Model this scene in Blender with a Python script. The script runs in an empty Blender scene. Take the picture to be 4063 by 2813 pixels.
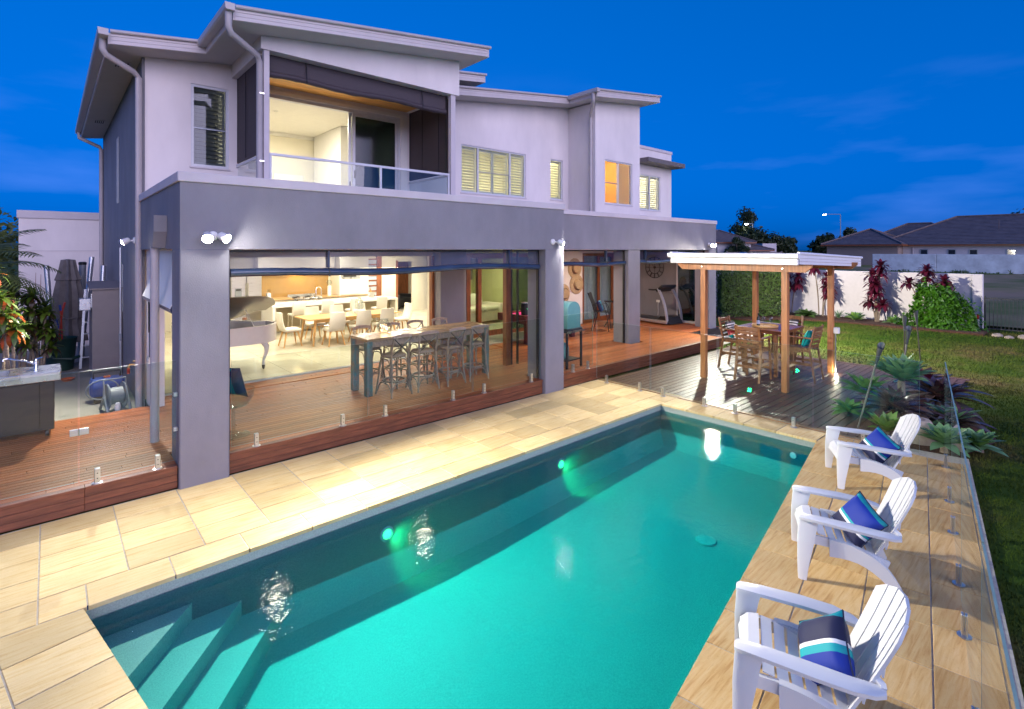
import bpy, math, random
from math import sin, cos, pi, radians, sqrt, atan2
from mathutils import Vector, Matrix, noise
random.seed(7)
scene = bpy.context.scene

# ------------------------------------------------------------------ camera
cam_data = bpy.data.cameras.new('camera')
cam = bpy.data.objects.new('camera', cam_data)
scene.collection.objects.link(cam)
cam.location = (0, 0, 2.95)
cam.rotation_euler = (radians(90), 0, radians(48.3 - 90))
cam_data.lens = 18.27
cam_data.sensor_width = 36.0
cam_data.shift_y = -0.102
cam_data.clip_start = 0.05
cam_data.clip_end = 3000
scene.camera = cam

# ------------------------------------------------------------------ render and exposure
scene.render.engine = 'CYCLES'
scene.cycles.use_denoising = True
scene.cycles.max_bounces = 10
scene.cycles.diffuse_bounces = 3
scene.cycles.glossy_bounces = 4
scene.cycles.transmission_bounces = 8
scene.cycles.transparent_max_bounces = 24
scene.cycles.volume_bounces = 0
scene.cycles.sample_clamp_indirect = 4.0
scene.cycles.caustics_reflective = False
scene.cycles.caustics_refractive = False
scene.view_settings.view_transform = 'Standard'
scene.view_settings.look = 'None'
scene.view_settings.exposure = 0.7
scene.view_settings.gamma = 1.0

# ------------------------------------------------------------------ world: sky after sunset
SUN_AZ = radians(258)          # afterglow direction: behind the camera, to its right
world = bpy.data.worlds.new('World')
scene.world = world
world.use_nodes = True
wn, wl = world.node_tree.nodes, world.node_tree.links
wn.clear()
w_out = wn.new('ShaderNodeOutputWorld')
w_bg = wn.new('ShaderNodeBackground')
w_sky = wn.new('ShaderNodeTexSky')
w_sky.sky_type = 'NISHITA'
w_sky.sun_disc = False
w_sky.sun_elevation = radians(1.0)
w_sky.sun_rotation = radians(90) - SUN_AZ
w_sky.altitude = 50
w_sky.air_density = 1.0
w_sky.dust_density = 0.6
w_sky.ozone_density = 6.0
w_hsv = wn.new('ShaderNodeHueSaturation')
w_hsv.inputs['Saturation'].default_value = 1.0
w_hsv.inputs['Value'].default_value = 1.0
w_bw = wn.new('ShaderNodeRGBToBW')
w_pow = wn.new('ShaderNodeMath'); w_pow.operation = 'POWER'; w_pow.inputs[1].default_value = 0.45
w_tint = wn.new('ShaderNodeMixRGB'); w_tint.blend_type = 'MULTIPLY'
w_tint.inputs[0].default_value = 1.0
w_tint.inputs[2].default_value = (0.0, 1.56, 7.1, 1)
w_tc = wn.new('ShaderNodeTexCoord')
w_map = wn.new('ShaderNodeMapping')
w_map.inputs['Scale'].default_value = (2.0, 2.0, 9.0)
w_noise = wn.new('ShaderNodeTexNoise')
w_noise.inputs['Scale'].default_value = 1.6
w_noise.inputs['Detail'].default_value = 5.0
w_noise.inputs['Roughness'].default_value = 0.52
w_ramp = wn.new('ShaderNodeValToRGB')
w_ramp.color_ramp.elements[0].position = 0.52
w_ramp.color_ramp.elements[1].position = 0.74
w_sep = wn.new('ShaderNodeSeparateXYZ')
w_low = wn.new('ShaderNodeMapRange')
w_low.inputs['From Min'].default_value = 0.34
w_low.inputs['From Max'].default_value = 0.12
w_mul = wn.new('ShaderNodeMath'); w_mul.operation = 'MULTIPLY'
w_mul2 = wn.new('ShaderNodeMath'); w_mul2.operation = 'MULTIPLY'
w_mul2.inputs[1].default_value = 0.17
w_cloud = wn.new('ShaderNodeMixRGB')
w_cloud.inputs[2].default_value = (1.3, 2.35, 7.4, 1)
wl.new(w_tc.outputs['Generated'], w_map.inputs['Vector'])
wl.new(w_map.outputs['Vector'], w_noise.inputs['Vector'])
wl.new(w_noise.outputs['Fac'], w_ramp.inputs['Fac'])
wl.new(w_tc.outputs['Generated'], w_sep.inputs[0])
wl.new(w_sep.outputs['Z'], w_low.inputs['Value'])
wl.new(w_ramp.outputs['Color'], w_mul.inputs[0])
wl.new(w_low.outputs['Result'], w_mul.inputs[1])
wl.new(w_mul.outputs[0], w_mul2.inputs[0])
wl.new(w_sky.outputs['Color'], w_hsv.inputs['Color'])
wl.new(w_hsv.outputs['Color'], w_bw.inputs[0]); wl.new(w_bw.outputs[0], w_pow.inputs[0]); wl.new(w_pow.outputs[0], w_tint.inputs[1])
wl.new(w_tint.outputs['Color'], w_cloud.inputs[1])
wl.new(w_mul2.outputs[0], w_cloud.inputs[0])
wl.new(w_cloud.outputs['Color'], w_bg.inputs['Color'])
w_bg.inputs['Strength'].default_value = 0.12
wl.new(w_bg.outputs[0], w_out.inputs['Surface'])

# ------------------------------------------------------------------ the afterglow of the set sun
sun_data = bpy.data.lights.new('sun', 'SUN')
sun_data.energy = 2.3
sun_data.angle = radians(75)
sun_data.color = (0.97, 0.83, 1.0)
sun = bpy.data.objects.new('sun', sun_data)
scene.collection.objects.link(sun)
sd = Vector((cos(SUN_AZ) * cos(radians(7)), sin(SUN_AZ) * cos(radians(7)), sin(radians(7))))
sun.rotation_euler = sd.to_track_quat('Z', 'Y').to_euler()
sun.location = (0, -20, 20)

# ------------------------------------------------------------------ helpers
COL = scene.collection

def tag(o, label=None, cat=None, group=None, kind=None):
    if label: o['label'] = label
    if cat: o['category'] = cat
    if group: o['group'] = group
    if kind: o['kind'] = kind
    return o

def empty(name, loc=(0, 0, 0), rz=0.0, parent=None):
    o = bpy.data.objects.new(name, None)
    COL.objects.link(o)
    o.location = loc
    o.rotation_euler = (0, 0, rz)
    o.empty_display_size = 0.1
    if parent: o.parent = parent
    return o

def thing(name, label, cat, loc=(0, 0, 0), rz=0.0, group=None):
    return tag(empty(name, loc, rz), label, cat, group)

def copy_tree(o, parent=None):
    c = o.copy(); COL.objects.link(c)
    c.parent = parent
    for ch in list(o.children):
        copy_tree(ch, c)
    return c

class MB:
    """collects faces and turns them into one mesh object"""
    def __init__(self): self.v = []; self.f = []; self.m = []; self.M = Matrix.Identity(4); self.mi = 0
    def add(self, vs, fs):
        b = len(self.v); M = self.M
        for p in vs: self.v.append((M @ Vector(p))[:])
        for f in fs: self.f.append(tuple(i + b for i in f)); self.m.append(self.mi)
        return self
    def box(self, x0, x1, y0, y1, z0, z1):
        return self.add([(x0,y0,z0),(x1,y0,z0),(x1,y1,z0),(x0,y1,z0),(x0,y0,z1),(x1,y0,z1),(x1,y1,z1),(x0,y1,z1)],
                        [(0,3,2,1),(4,5,6,7),(0,1,5,4),(1,2,6,5),(2,3,7,6),(3,0,4,7)])
    def bbox(self, x0, x1, y0, y1, z0, z1, b=0.006):
        """box with chamfered vertical and top edges"""
        b = min(b, (x1-x0)*.45, (y1-y0)*.45, (z1-z0)*.45)
        def ring(d, z): return [(x0+d,y0+b,z),(x0+b,y0+d,z),(x1-b,y0+d,z),(x1-d,y0+b,z),(x1-d,y1-b,z),(x1-b,y1-d,z),(x0+b,y1-d,z),(x0+d,y1-b,z)]
        rings = [ring(b*.6, z0), ring(0, z0+b), ring(0, z1-b), ring(b*.6, z1)]
        return self.loft(rings, cap=True)
    def loft(self, rings, cap=True, closed=True):
        n = len(rings[0]); vs = [p for r in rings for p in r]; fs = []
        for k in range(len(rings)-1):
            for i in range(n if closed else n-1):
                j = (i+1) % n
                fs.append((k*n+i, k*n+j, (k+1)*n+j, (k+1)*n+i))
        if cap:
            fs.append(tuple(range(n-1, -1, -1))); fs.append(tuple((len(rings)-1)*n+i for i in range(n)))
        return self.add(vs, fs)
    def prism(self, poly, z0, z1):
        return self.loft([[(x, y, z0) for x, y in poly], [(x, y, z1) for x, y in poly]])
    def prism_y(self, poly, y0, y1):      # poly in x,z
        return self.loft([[(x, y1, z) for x, z in poly], [(x, y0, z) for x, z in poly]])
    def prism_x(self, poly, x0, x1):      # poly in y,z
        return self.loft([[(x0, y, z) for y, z in poly], [(x1, y, z) for y, z in poly]])
    def lathe(self, prof, n=16, c=(0, 0, 0), cap=True):
        return self.loft([[(c[0]+r*cos(2*pi*i/n), c[1]+r*sin(2*pi*i/n), c[2]+z) for i in range(n)] for r, z in prof], cap)
    def tube(self, pts, r, n=8, cap=True, flat=None):
        """round (or flat: (w,h) rectangular) section swept along pts; r may be a list"""
        pts = [Vector(p) for p in pts]; rings = []; N = len(pts)
        t0 = (pts[1]-pts[0]).normalized()
        up = Vector((0, 0, 1)) if abs(t0.z) < .9 else Vector((0, 1, 0))
        for k, p in enumerate(pts):
            t = (pts[min(k+1, N-1)] - pts[max(k-1, 0)]).normalized()
            a = t.cross(up)
            if a.length < 1e-4: a = t.orthogonal()
            a.normalize(); b = a.cross(t).normalized(); up = b
            rr = r[k] if isinstance(r, (list, tuple)) else r
            if flat:
                w, h = flat[k] if isinstance(flat[0], (list, tuple)) else flat
                rings.append([p + a*sx*w/2 + b*sy*h/2 for sx, sy in ((-1,-1),(1,-1),(1,1),(-1,1))])
            else:
                rings.append([p + a*rr*cos(2*pi*i/n) + b*rr*sin(2*pi*i/n) for i in range(n)])
        return self.loft(rings, cap)
    def beam(self, a, b, w, h):
        return self.tube([a, b], 0, flat=(w, h))
    def mesh(self, name, smooth=False, autos=None):
        me = bpy.data.meshes.new(name)
        me.from_pydata(self.v, [], self.f)
        if any(self.m): me.polygons.foreach_set('material_index', self.m)
        me.update()
        if smooth:
            me.polygons.foreach_set('use_smooth', [True]*len(me.polygons))
            if autos:
                try: me.set_sharp_from_angle(angle=radians(autos))
                except Exception: pass
        return me
    def build(self, name, mat, parent=None, loc=(0, 0, 0), rot=(0, 0, 0), smooth=False, autos=40):
        me = self.mesh(name, smooth, autos)
        for m in (mat if isinstance(mat, (list, tuple)) else [mat]): me.materials.append(m)
        return inst(name, me, parent, loc, rot)

def inst(name, me, parent=None, loc=(0, 0, 0), rot=(0, 0, 0)):
    o = bpy.data.objects.new(name, me)
    COL.objects.link(o)
    o.location = loc; o.rotation_euler = rot
    if parent: o.parent = parent
    return o

def clip(poly, nx, ny, d):
    """keep the side nx*x+ny*y <= d of a convex polygon"""
    out = []
    for i in range(len(poly)):
        a, b = poly[i], poly[(i+1) % len(poly)]
        da, db = nx*a[0]+ny*a[1]-d, nx*b[0]+ny*b[1]-d
        if da <= 0: out.append(a)
        if (da < 0 < db) or (db < 0 < da):
            t = da/(da-db); out.append((a[0]+t*(b[0]-a[0]), a[1]+t*(b[1]-a[1])))
    return out

def area(poly):
    return abs(sum(poly[i][0]*poly[(i+1) % len(poly)][1]-poly[(i+1) % len(poly)][0]*poly[i][1] for i in range(len(poly))))/2

def arc(c, r, a0, a1, n, plane='xz'):
    out = []
    for i in range(n+1):
        a = a0+(a1-a0)*i/n
        u, w = r*cos(a), r*sin(a)
        out.append((c[0]+u, c[1], c[2]+w) if plane == 'xz' else (c[0], c[1]+u, c[2]+w) if plane == 'yz' else (c[0]+u, c[1]+w, c[2]))
    return out

def bez(p0, p1, p2, n=8):
    p0, p1, p2 = Vector(p0), Vector(p1), Vector(p2)
    return [(p0*(1-t)**2 + p1*2*t*(1-t) + p2*t*t)[:] for t in [i/n for i in range(n+1)]]

# ------------------------------------------------------------------ materials
def mat(name, col, rough=0.6, metal=0.0, var=0.12, scale=8.0, bump=0.0, bscale=60.0, stretch=None, rnd=0.0,
        col2=None, spec=0.5, coat=0.0, detail=5.0, emit=None, estr=0.0, sheen=0.0, trans=0.0, alpha=1.0, sub=0.0):
    m = bpy.data.materials.new(name); m.use_nodes = True
    nt = m.node_tree; N = nt.nodes; L = nt.links
    b = N['Principled BSDF']
    b.inputs['Roughness'].default_value = rough
    b.inputs['Metallic'].default_value = metal
    b.inputs['Specular IOR Level'].default_value = spec
    b.inputs['Coat Weight'].default_value = coat
    b.inputs['Transmission Weight'].default_value = trans
    b.inputs['Sheen Weight'].default_value = sheen
    if emit:
        b.inputs['Emission Color'].default_value = (*emit, 1); b.inputs['Emission Strength'].default_value = estr
    tc = N.new('ShaderNodeTexCoord'); mp = N.new('ShaderNodeMapping')
    L.new(tc.outputs['Object'], mp.inputs['Vector'])
    if stretch: mp.inputs['Scale'].default_value = stretch
    oi = N.new('ShaderNodeObjectInfo')
    if rnd:
        cm = N.new('ShaderNodeVectorMath'); cm.operation = 'MULTIPLY_ADD'
        cb = N.new('ShaderNodeCombineXYZ')
        L.new(oi.outputs['Random'], cb.inputs[0]); L.new(oi.outputs['Random'], cb.inputs[1])
        cm.inputs[1].default_value = (37, 61, 0)
        L.new(cb.outputs[0], cm.inputs[0]); L.new(mp.outputs['Vector'], cm.inputs[2])
        vec = cm.outputs[0]
    else:
        vec = mp.outputs['Vector']
    nz = N.new('ShaderNodeTexNoise'); nz.inputs['Scale'].default_value = scale
    nz.inputs['Detail'].default_value = detail; nz.inputs['Roughness'].default_value = 0.6
    L.new(vec, nz.inputs['Vector'])
    c1 = col; c2 = col2 if col2 else tuple(c*(1-var*2) for c in col)
    c0 = col if col2 else tuple(min(1, c*(1+var)) for c in col)
    rp = N.new('ShaderNodeValToRGB')
    rp.color_ramp.elements[0].position = 0.3; rp.color_ramp.elements[0].color = (*c2, 1)
    rp.color_ramp.elements[1].position = 0.7; rp.color_ramp.elements[1].color = (*c0, 1)
    L.new(nz.outputs['Fac'], rp.inputs['Fac'])
    out = rp.outputs['Color']
    if rnd:
        mr = N.new('ShaderNodeMapRange'); mr.inputs['To Min'].default_value = 1-rnd; mr.inputs['To Max'].default_value = 1+rnd*.7
        L.new(oi.outputs['Random'], mr.inputs['Value'])
        hs = N.new('ShaderNodeHueSaturation'); L.new(mr.outputs['Result'], hs.inputs['Value']); L.new(out, hs.inputs['Color'])
        out = hs.outputs['Color']
    L.new(out, b.inputs['Base Color'])
    rr = N.new('ShaderNodeMapRange'); rr.inputs['To Min'].default_value = max(0.02, rough-.08); rr.inputs['To Max'].default_value = min(1, rough+.08)
    L.new(nz.outputs['Fac'], rr.inputs['Value']); L.new(rr.outputs['Result'], b.inputs['Roughness'])
    if bump:
        n2 = N.new('ShaderNodeTexNoise'); n2.inputs['Scale'].default_value = bscale; n2.inputs['Detail'].default_value = 3
        L.new(vec, n2.inputs['Vector'])
        bp = N.new('ShaderNodeBump'); bp.inputs['Strength'].default_value = bump; bp.inputs['Distance'].default_value = 0.01
        L.new(n2.outputs['Fac'], bp.inputs['Height']); L.new(bp.outputs['Normal'], b.inputs['Normal'])
    return m

def leafmat(name, col, col2, rough=0.45, tl=0.35, scale=3.0):
    """leaf: diffuse, a little light shining through, tone from a noise in space"""
    m = mat(name, col, rough, scale=scale, col2=col2, rnd=0.12)
    nt = m.node_tree; N, L = nt.nodes, nt.links
    b = N['Principled BSDF']; o = N['Material Output']
    t = N.new('ShaderNodeBsdfTranslucent')
    src = b.inputs['Base Color'].links[0].from_socket
    L.new(src, t.inputs['Color'])
    mx = N.new('ShaderNodeMixShader'); mx.inputs[0].default_value = tl
    L.new(b.outputs[0], mx.inputs[1]); L.new(t.outputs[0], mx.inputs[2]); L.new(mx.outputs[0], o.inputs['Surface'])
    return m

def schlick(N, L, ior, normal=None):
    """mirror share by viewing angle, the same from both sides of the sheet"""
    lw = N.new('ShaderNodeLayerWeight'); lw.inputs['Blend'].default_value = 0.5
    if normal: L.new(normal, lw.inputs['Normal'])
    p = N.new('ShaderNodeMath'); p.operation = 'POWER'; p.inputs[1].default_value = 5.0
    L.new(lw.outputs['Facing'], p.inputs[0])
    r0 = ((ior-1)/(ior+1))**2
    q = N.new('ShaderNodeMath'); q.operation = 'MULTIPLY_ADD'; q.inputs[1].default_value = 1-r0; q.inputs[2].default_value = r0
    L.new(p.outputs[0], q.inputs[0])
    return q.outputs[0]

def glassmat(name, tint=(0.92, 0.97, 0.95), ior=1.5, rough=0.0, gtint=(1, 1, 1)):
    """pane: see-through with mirror reflection by Fresnel (lets lamp light through)"""
    m = bpy.data.materials.new(name); m.use_nodes = True
    N, L = m.node_tree.nodes, m.node_tree.links
    N.remove(N['Principled BSDF'])
    t = N.new('ShaderNodeBsdfTransparent'); t.inputs['Color'].default_value = (*tint, 1)
    g = N.new('ShaderNodeBsdfGlossy'); g.inputs['Roughness'].default_value = rough; g.inputs['Color'].default_value = (*gtint, 1)
    f = schlick(N, L, ior)
    mx = N.new('ShaderNodeMixShader')
    L.new(f, mx.inputs[0]); L.new(t.outputs[0], mx.inputs[1]); L.new(g.outputs[0], mx.inputs[2])
    L.new(mx.outputs[0], N['Material Output'].inputs['Surface'])
    return m

def emat(name, col, strength):
    m = bpy.data.materials.new(name); m.use_nodes = True
    N, L = m.node_tree.nodes, m.node_tree.links
    N.remove(N['Principled BSDF'])
    e = N.new('ShaderNodeEmission'); e.inputs['Color'].default_value = (*col, 1); e.inputs['Strength'].default_value = strength
    L.new(e.outputs[0], N['Material Output'].inputs['Surface'])
    return m

def bandmat(name, axis, stops, rough=0.75, scale=1.0):
    """printed cloth: bands of colour across one axis of the thing, edges slightly wavy"""
    m = mat(name, (1, 1, 1), rough, bump=0.25, bscale=220)
    N, L = m.node_tree.nodes, m.node_tree.links
    b = N['Principled BSDF']
    tc = [n for n in N if n.type == 'TEX_COORD'][0]
    sp = N.new('ShaderNodeSeparateXYZ'); L.new(tc.outputs['Object'], sp.inputs[0])
    mr = N.new('ShaderNodeMapRange'); mr.inputs['From Min'].default_value = -scale; mr.inputs['From Max'].default_value = scale
    L.new(sp.outputs[axis], mr.inputs['Value'])
    rp = N.new('ShaderNodeValToRGB'); rp.color_ramp.interpolation = 'CONSTANT'
    els = rp.color_ramp.elements
    while len(els) > 1: els.remove(els[-1])
    els[0].position = stops[0][0]; els[0].color = (*stops[0][1], 1)
    for p, c in stops[1:]:
        e = els.new(p); e.color = (*c, 1)
    L.new(mr.outputs['Result'], rp.inputs['Fac'])
    L.new(rp.outputs['Color'], b.inputs['Base Color'])
    return m

M = {}
M['render_white'] = mat('render_white', (0.77, 0.71, 0.69), 0.85, var=0.05, scale=1.3, stretch=(1, 1, .4), bump=0.2, bscale=120, spec=0.2)
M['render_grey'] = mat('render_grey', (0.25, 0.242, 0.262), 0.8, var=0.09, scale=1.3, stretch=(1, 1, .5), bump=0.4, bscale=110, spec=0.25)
M['render_cap'] = mat('render_cap', (0.60, 0.55, 0.56), 0.75, var=0.04, scale=2, bump=0.1, spec=0.25)
M['soffit'] = mat('soffit', (0.52, 0.50, 0.49), 0.8, var=0.03, scale=2)
M['fascia'] = mat('fascia', (0.60, 0.54, 0.53), 0.5, var=0.03, scale=3)
M['gutter'] = mat('gutter', (0.50, 0.46, 0.46), 0.42, var=0.03, scale=3)
M['roof_sheet'] = mat('roof_sheet', (0.40, 0.38, 0.38), 0.45, var=0.05)
M['pipe'] = mat('pipe', (0.46, 0.42, 0.42), 0.5, var=0.04, scale=4)
M['alu_white'] = mat('alu_white', (0.62, 0.63, 0.66), 0.35, var=0.03)
M['alu_grey'] = mat('alu_grey', (0.30, 0.33, 0.37), 0.35, metal=0.4, var=0.03)
M['white_paint'] = mat('white_paint', (0.80, 0.79, 0.76), 0.4, var=0.02)
M['cream_wall'] = mat('cream_wall', (0.80, 0.75, 0.60), 0.8, var=0.02, scale=2)
M['lime_wall'] = mat('lime_wall', (0.66, 0.64, 0.36), 0.8, var=0.03, scale=2)
M['ceiling_white'] = mat('ceiling_white', (0.82, 0.80, 0.74), 0.85, var=0.02)
M['amber_tile'] = mat('amber_tile', (0.62, 0.34, 0.05), 0.5, var=0.06, scale=3)
M['timber_dark'] = mat('timber_dark', (0.24, 0.075, 0.025), 0.35, var=0.25, scale=4, stretch=(6, 6, 0.8), rnd=0.1)
M['timber_ceiling'] = mat('timber_ceiling', (0.72, 0.36, 0.09), 0.4, var=0.15, scale=3, stretch=(0.7, 9, 9), rnd=0.15)
M['deck_board'] = mat('deck_board', (0.44, 0.135, 0.042), 0.36, var=0.22, scale=5, stretch=(0.8, 14, 10), bump=0.25, bscale=30, rnd=0.28, spec=0.2)
M['deck_board_lower'] = mat('deck_board_lower', (0.135, 0.066, 0.043), 0.36, var=0.22, scale=5, stretch=(0.8, 14, 10), bump=0.3, bscale=30, rnd=0.2, spec=0.5)
M['deck_face'] = mat('deck_face', (0.20, 0.065, 0.028), 0.45, var=0.25, scale=4, stretch=(0.8, 9, 9), bump=0.2, rnd=0.15)
M['deck_edge_oil'] = mat('deck_edge_oil', (0.36, 0.20, 0.07), 0.5, var=0.3, scale=4, stretch=(9, 0.8, 9), bump=0.2)
M['dark_under'] = mat('dark_under', (0.03, 0.025, 0.02), 0.9, var=0.1)
M['gazebo_timber'] = mat('gazebo_timber', (0.50, 0.20, 0.065), 0.42, var=0.2, scale=3, stretch=(7, 7, 0.6), bump=0.15, rnd=0.1)
M['furn_timber'] = mat('furn_timber', (0.27, 0.115, 0.045), 0.38, var=0.25, scale=5, stretch=(3, 3, 3), rnd=0.2)
M['table_timber'] = mat('table_timber', (0.22, 0.075, 0.035), 0.25, var=0.25, scale=4, stretch=(6, 0.8, 6))
M['oak'] = mat('oak', (0.55, 0.32, 0.11), 0.4, var=0.18, scale=4, stretch=(0.8, 7, 7))
M['oak_leg'] = mat('oak_leg', (0.58, 0.32, 0.10), 0.42, var=0.18, scale=4, stretch=(7, 7, 0.8))
M['weathered'] = mat('weathered', (0.40, 0.28, 0.18), 0.6, scale=9, stretch=(3, 3, 1.5), col2=(0.20, 0.17, 0.145), bump=0.4, bscale=40, rnd=0.15)
M['bar_leg'] = mat('bar_leg', (0.24, 0.15, 0.085), 0.65, scale=6, stretch=(2.5, 2.5, 1.2), col2=(0.05, 0.20, 0.21), bump=0.5, bscale=45, rnd=0.15)
M['bar_top'] = mat('bar_top', (0.42, 0.29, 0.15), 0.22, var=0.3, scale=3, stretch=(0.7, 8, 8), bump=0.1)
M['iron_strap'] = mat('iron_strap', (0.10, 0.115, 0.12), 0.5, metal=0.6, var=0.1)
M['chrome'] = mat('chrome', (0.78, 0.78, 0.78), 0.14, metal=1.0, var=0.03)
M['brushed'] = mat('brushed', (0.60, 0.60, 0.60), 0.30, metal=1.0, var=0.06, scale=3, stretch=(1, 30, 30))
M['stainless'] = mat('stainless', (0.62, 0.64, 0.66), 0.28, metal=1.0, var=0.08, scale=5)
M['black_plastic'] = mat('black_plastic', (0.015, 0.016, 0.018), 0.4, var=0.1)
M['black_metal'] = mat('black_metal', (0.018, 0.02, 0.024), 0.45, var=0.1)
M['dark_cabinet'] = mat('dark_cabinet', (0.022, 0.019, 0.018), 0.55, var=0.1, scale=3)
M['grey_plastic'] = mat('grey_plastic', (0.22, 0.24, 0.27), 0.5, var=0.1)
M['white_plastic'] = mat('white_plastic', (0.68, 0.69, 0.72), 0.38, var=0.015, scale=3, bump=0.08, bscale=150)
M['white_leather'] = mat('white_leather', (0.78, 0.74, 0.62), 0.55, var=0.03, scale=6, bump=0.1, bscale=90)
M['piano_white'] = mat('piano_white', (0.76, 0.74, 0.68), 0.18, var=0.02, coat=0.4)
M['piano_lid'] = mat('piano_lid', (0.26, 0.24, 0.19), 0.2, var=0.03, coat=0.3)
M['bench_white'] = mat('bench_white', (0.82, 0.80, 0.72), 0.2, var=0.01)
M['cabinet_taupe'] = mat('cabinet_taupe', (0.30, 0.24, 0.14), 0.4, var=0.04)
M['splashback'] = mat('splashback', (0.34, 0.21, 0.075), 0.12, var=0.05, scale=2, coat=0.5)
M['bench_wood'] = mat('bench_wood', (0.42, 0.28, 0.13), 0.35, var=0.15, scale=4, stretch=(0.8, 6, 6))
M['floor_tile'] = mat('floor_tile', (0.68, 0.62, 0.47), 0.16, var=0.05, scale=2, rnd=0.04, spec=0.55)
M['grout'] = mat('grout', (0.40, 0.36, 0.28), 0.9, var=0.08)
M['pave_grout'] = mat('pave_grout', (0.46, 0.42, 0.35), 0.9, var=0.12, scale=20)
M['blind_mesh'] = mat('blind_mesh', (0.055, 0.042, 0.05), 0.6, var=0.1, scale=40, bump=0.3, bscale=300)
M['pvc_blind'] = mat('pvc_blind', (0.035, 0.055, 0.10), 0.16, var=0.15, scale=2.5, bump=0.15, bscale=6, coat=0.5)
M['pvc_clear'] = glassmat('pvc_clear', (0.62, 0.64, 0.66), 1.5, 0.08)
M['glass_fence'] = glassmat('glass_fence', (0.90, 0.95, 0.93), 1.4)
M['glass_edge'] = mat('glass_edge', (0.20, 0.32, 0.30), 0.35, var=0.1)
M['window_glass'] = glassmat('window_glass', (0.86, 0.90, 0.90), 1.5)
M['clear_glass'] = glassmat('clear_glass', (0.90, 0.93, 0.93), 1.45)
M['tint_glass'] = glassmat('tint_glass', (0.30, 0.36, 0.37), 1.6)
M['shutter'] = mat('shutter', (0.78, 0.74, 0.58), 0.5, var=0.02)
M['concrete'] = mat('concrete', (0.60, 0.66, 0.70), 0.85, var=0.15, scale=1.2, bump=0.2, bscale=20)
M['pebble_path'] = mat('pebble_path', (0.32, 0.29, 0.25), 0.9, var=0.35, scale=70, bump=0.6, bscale=90)
M['mulch'] = mat('mulch', (0.085, 0.035, 0.018), 0.95, var=0.45, scale=30, bump=0.8, bscale=45)
M['canvas'] = mat('canvas', (0.16, 0.145, 0.145), 0.9, var=0.12, scale=6, bump=0.3, bscale=200)
M['shed_grey'] = mat('shed_grey', (0.20, 0.175, 0.175), 0.7, var=0.05, scale=3)
M['red_plastic'] = mat('red_plastic', (0.45, 0.04, 0.02), 0.4, var=0.1)
M['blue_plastic'] = mat('blue_plastic', (0.02, 0.06, 0.28), 0.4, var=0.1)
M['green_bin'] = mat('green_bin', (0.012, 0.045, 0.035), 0.5, var=0.1)
M['orange_plastic'] = mat('orange_plastic', (0.55, 0.10, 0.02), 0.4, var=0.1)
M['bbq_green'] = mat('bbq_green', (0.085, 0.22, 0.24), 0.35, var=0.05, scale=4)
M['table_red'] = mat('table_red', (0.13, 0.025, 0.02), 0.3, var=0.2, scale=5)
M['felt_pink'] = mat('felt_pink', (0.55, 0.02, 0.22), 0.95, var=0.05)
M['straw'] = mat('straw', (0.48, 0.33, 0.19), 0.8, var=0.2, scale=30, bump=0.5, bscale=60)
M['curtain'] = mat('curtain', (0.45, 0.50, 0.56), 0.8, var=0.05, scale=4)
M['navy_cloth'] = mat('navy_cloth', (0.012, 0.02, 0.06), 0.85, var=0.1)
M['silver_paint'] = mat('silver_paint', (0.55, 0.57, 0.60), 0.3, metal=0.7, var=0.04)
M['bamboo_dark'] = mat('bamboo_dark', (0.06, 0.05, 0.042), 0.5, var=0.2)
M['teal_cloth'] = mat('teal_cloth', (0.01, 0.22, 0.25), 0.8, var=0.08)
M['wine_glass'] = mat('wine_glass', (0.02, 0.03, 0.02), 0.08, var=0.1)
M['label_blue'] = mat('label_blue', (0.45, 0.50, 0.72), 0.6, var=0.2, scale=25)
M['tray_wood'] = mat('tray_wood', (0.62, 0.40, 0.17), 0.45, var=0.12, scale=6)
M['rock'] = mat('rock', (0.42, 0.34, 0.27), 0.9, var=0.2, scale=6, bump=0.4)
M['roof_tile'] = mat('roof_tile', (0.13, 0.115, 0.125), 0.7, var=0.15, scale=2, rnd=0.08)
M['roof_ridge'] = mat('roof_ridge', (0.17, 0.125, 0.115), 0.75, var=0.15, scale=3)
M['brown_render'] = mat('brown_render', (0.27, 0.215, 0.185), 0.85, var=0.05)
M['far_white'] = mat('far_white', (0.62, 0.58, 0.58), 0.85, var=0.03)
M['car_paint'] = mat('car_paint', (0.02, 0.024, 0.03), 0.2, var=0.05, coat=0.6)
M['bark'] = mat('bark', (0.22, 0.17, 0.13), 0.9, var=0.25, scale=12, bump=0.5)
M['cane'] = mat('cane', (0.22, 0.17, 0.12), 0.8, var=0.25, scale=20, stretch=(1, 1, 4), bump=0.5)
M['grass_blade'] = leafmat('grass_blade', (0.10, 0.15, 0.025), (0.055, 0.10, 0.018), 0.6, 0.3, 1.2)
M['hedge_leaf'] = leafmat('hedge_leaf', (0.13, 0.22, 0.035), (0.045, 0.10, 0.014), 0.4)
M['vine_leaf'] = leafmat('vine_leaf', (0.09, 0.26, 0.010), (0.025, 0.11, 0.004), 0.4)
M['tree_leaf'] = leafmat('tree_leaf', (0.055, 0.085, 0.025), (0.02, 0.04, 0.012), 0.5)
M['cordyline_red'] = leafmat('cordyline_red', (0.19, 0.018, 0.045), (0.055, 0.008, 0.022), 0.35)
M['agave_leaf'] = leafmat('agave_leaf', (0.22, 0.38, 0.19), (0.12, 0.27, 0.09), 0.4, 0.2)
M['agave_light'] = leafmat('agave_light', (0.26, 0.44, 0.09), (0.14, 0.31, 0.05), 0.4, 0.25)
M['brom_leaf'] = leafmat('brom_leaf', (0.13, 0.04, 0.05), (0.07, 0.10, 0.07), 0.22, 0.12)
M['croton_green'] = leafmat('croton_green', (0.13, 0.20, 0.02), (0.04, 0.09, 0.012), 0.35)
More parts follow.
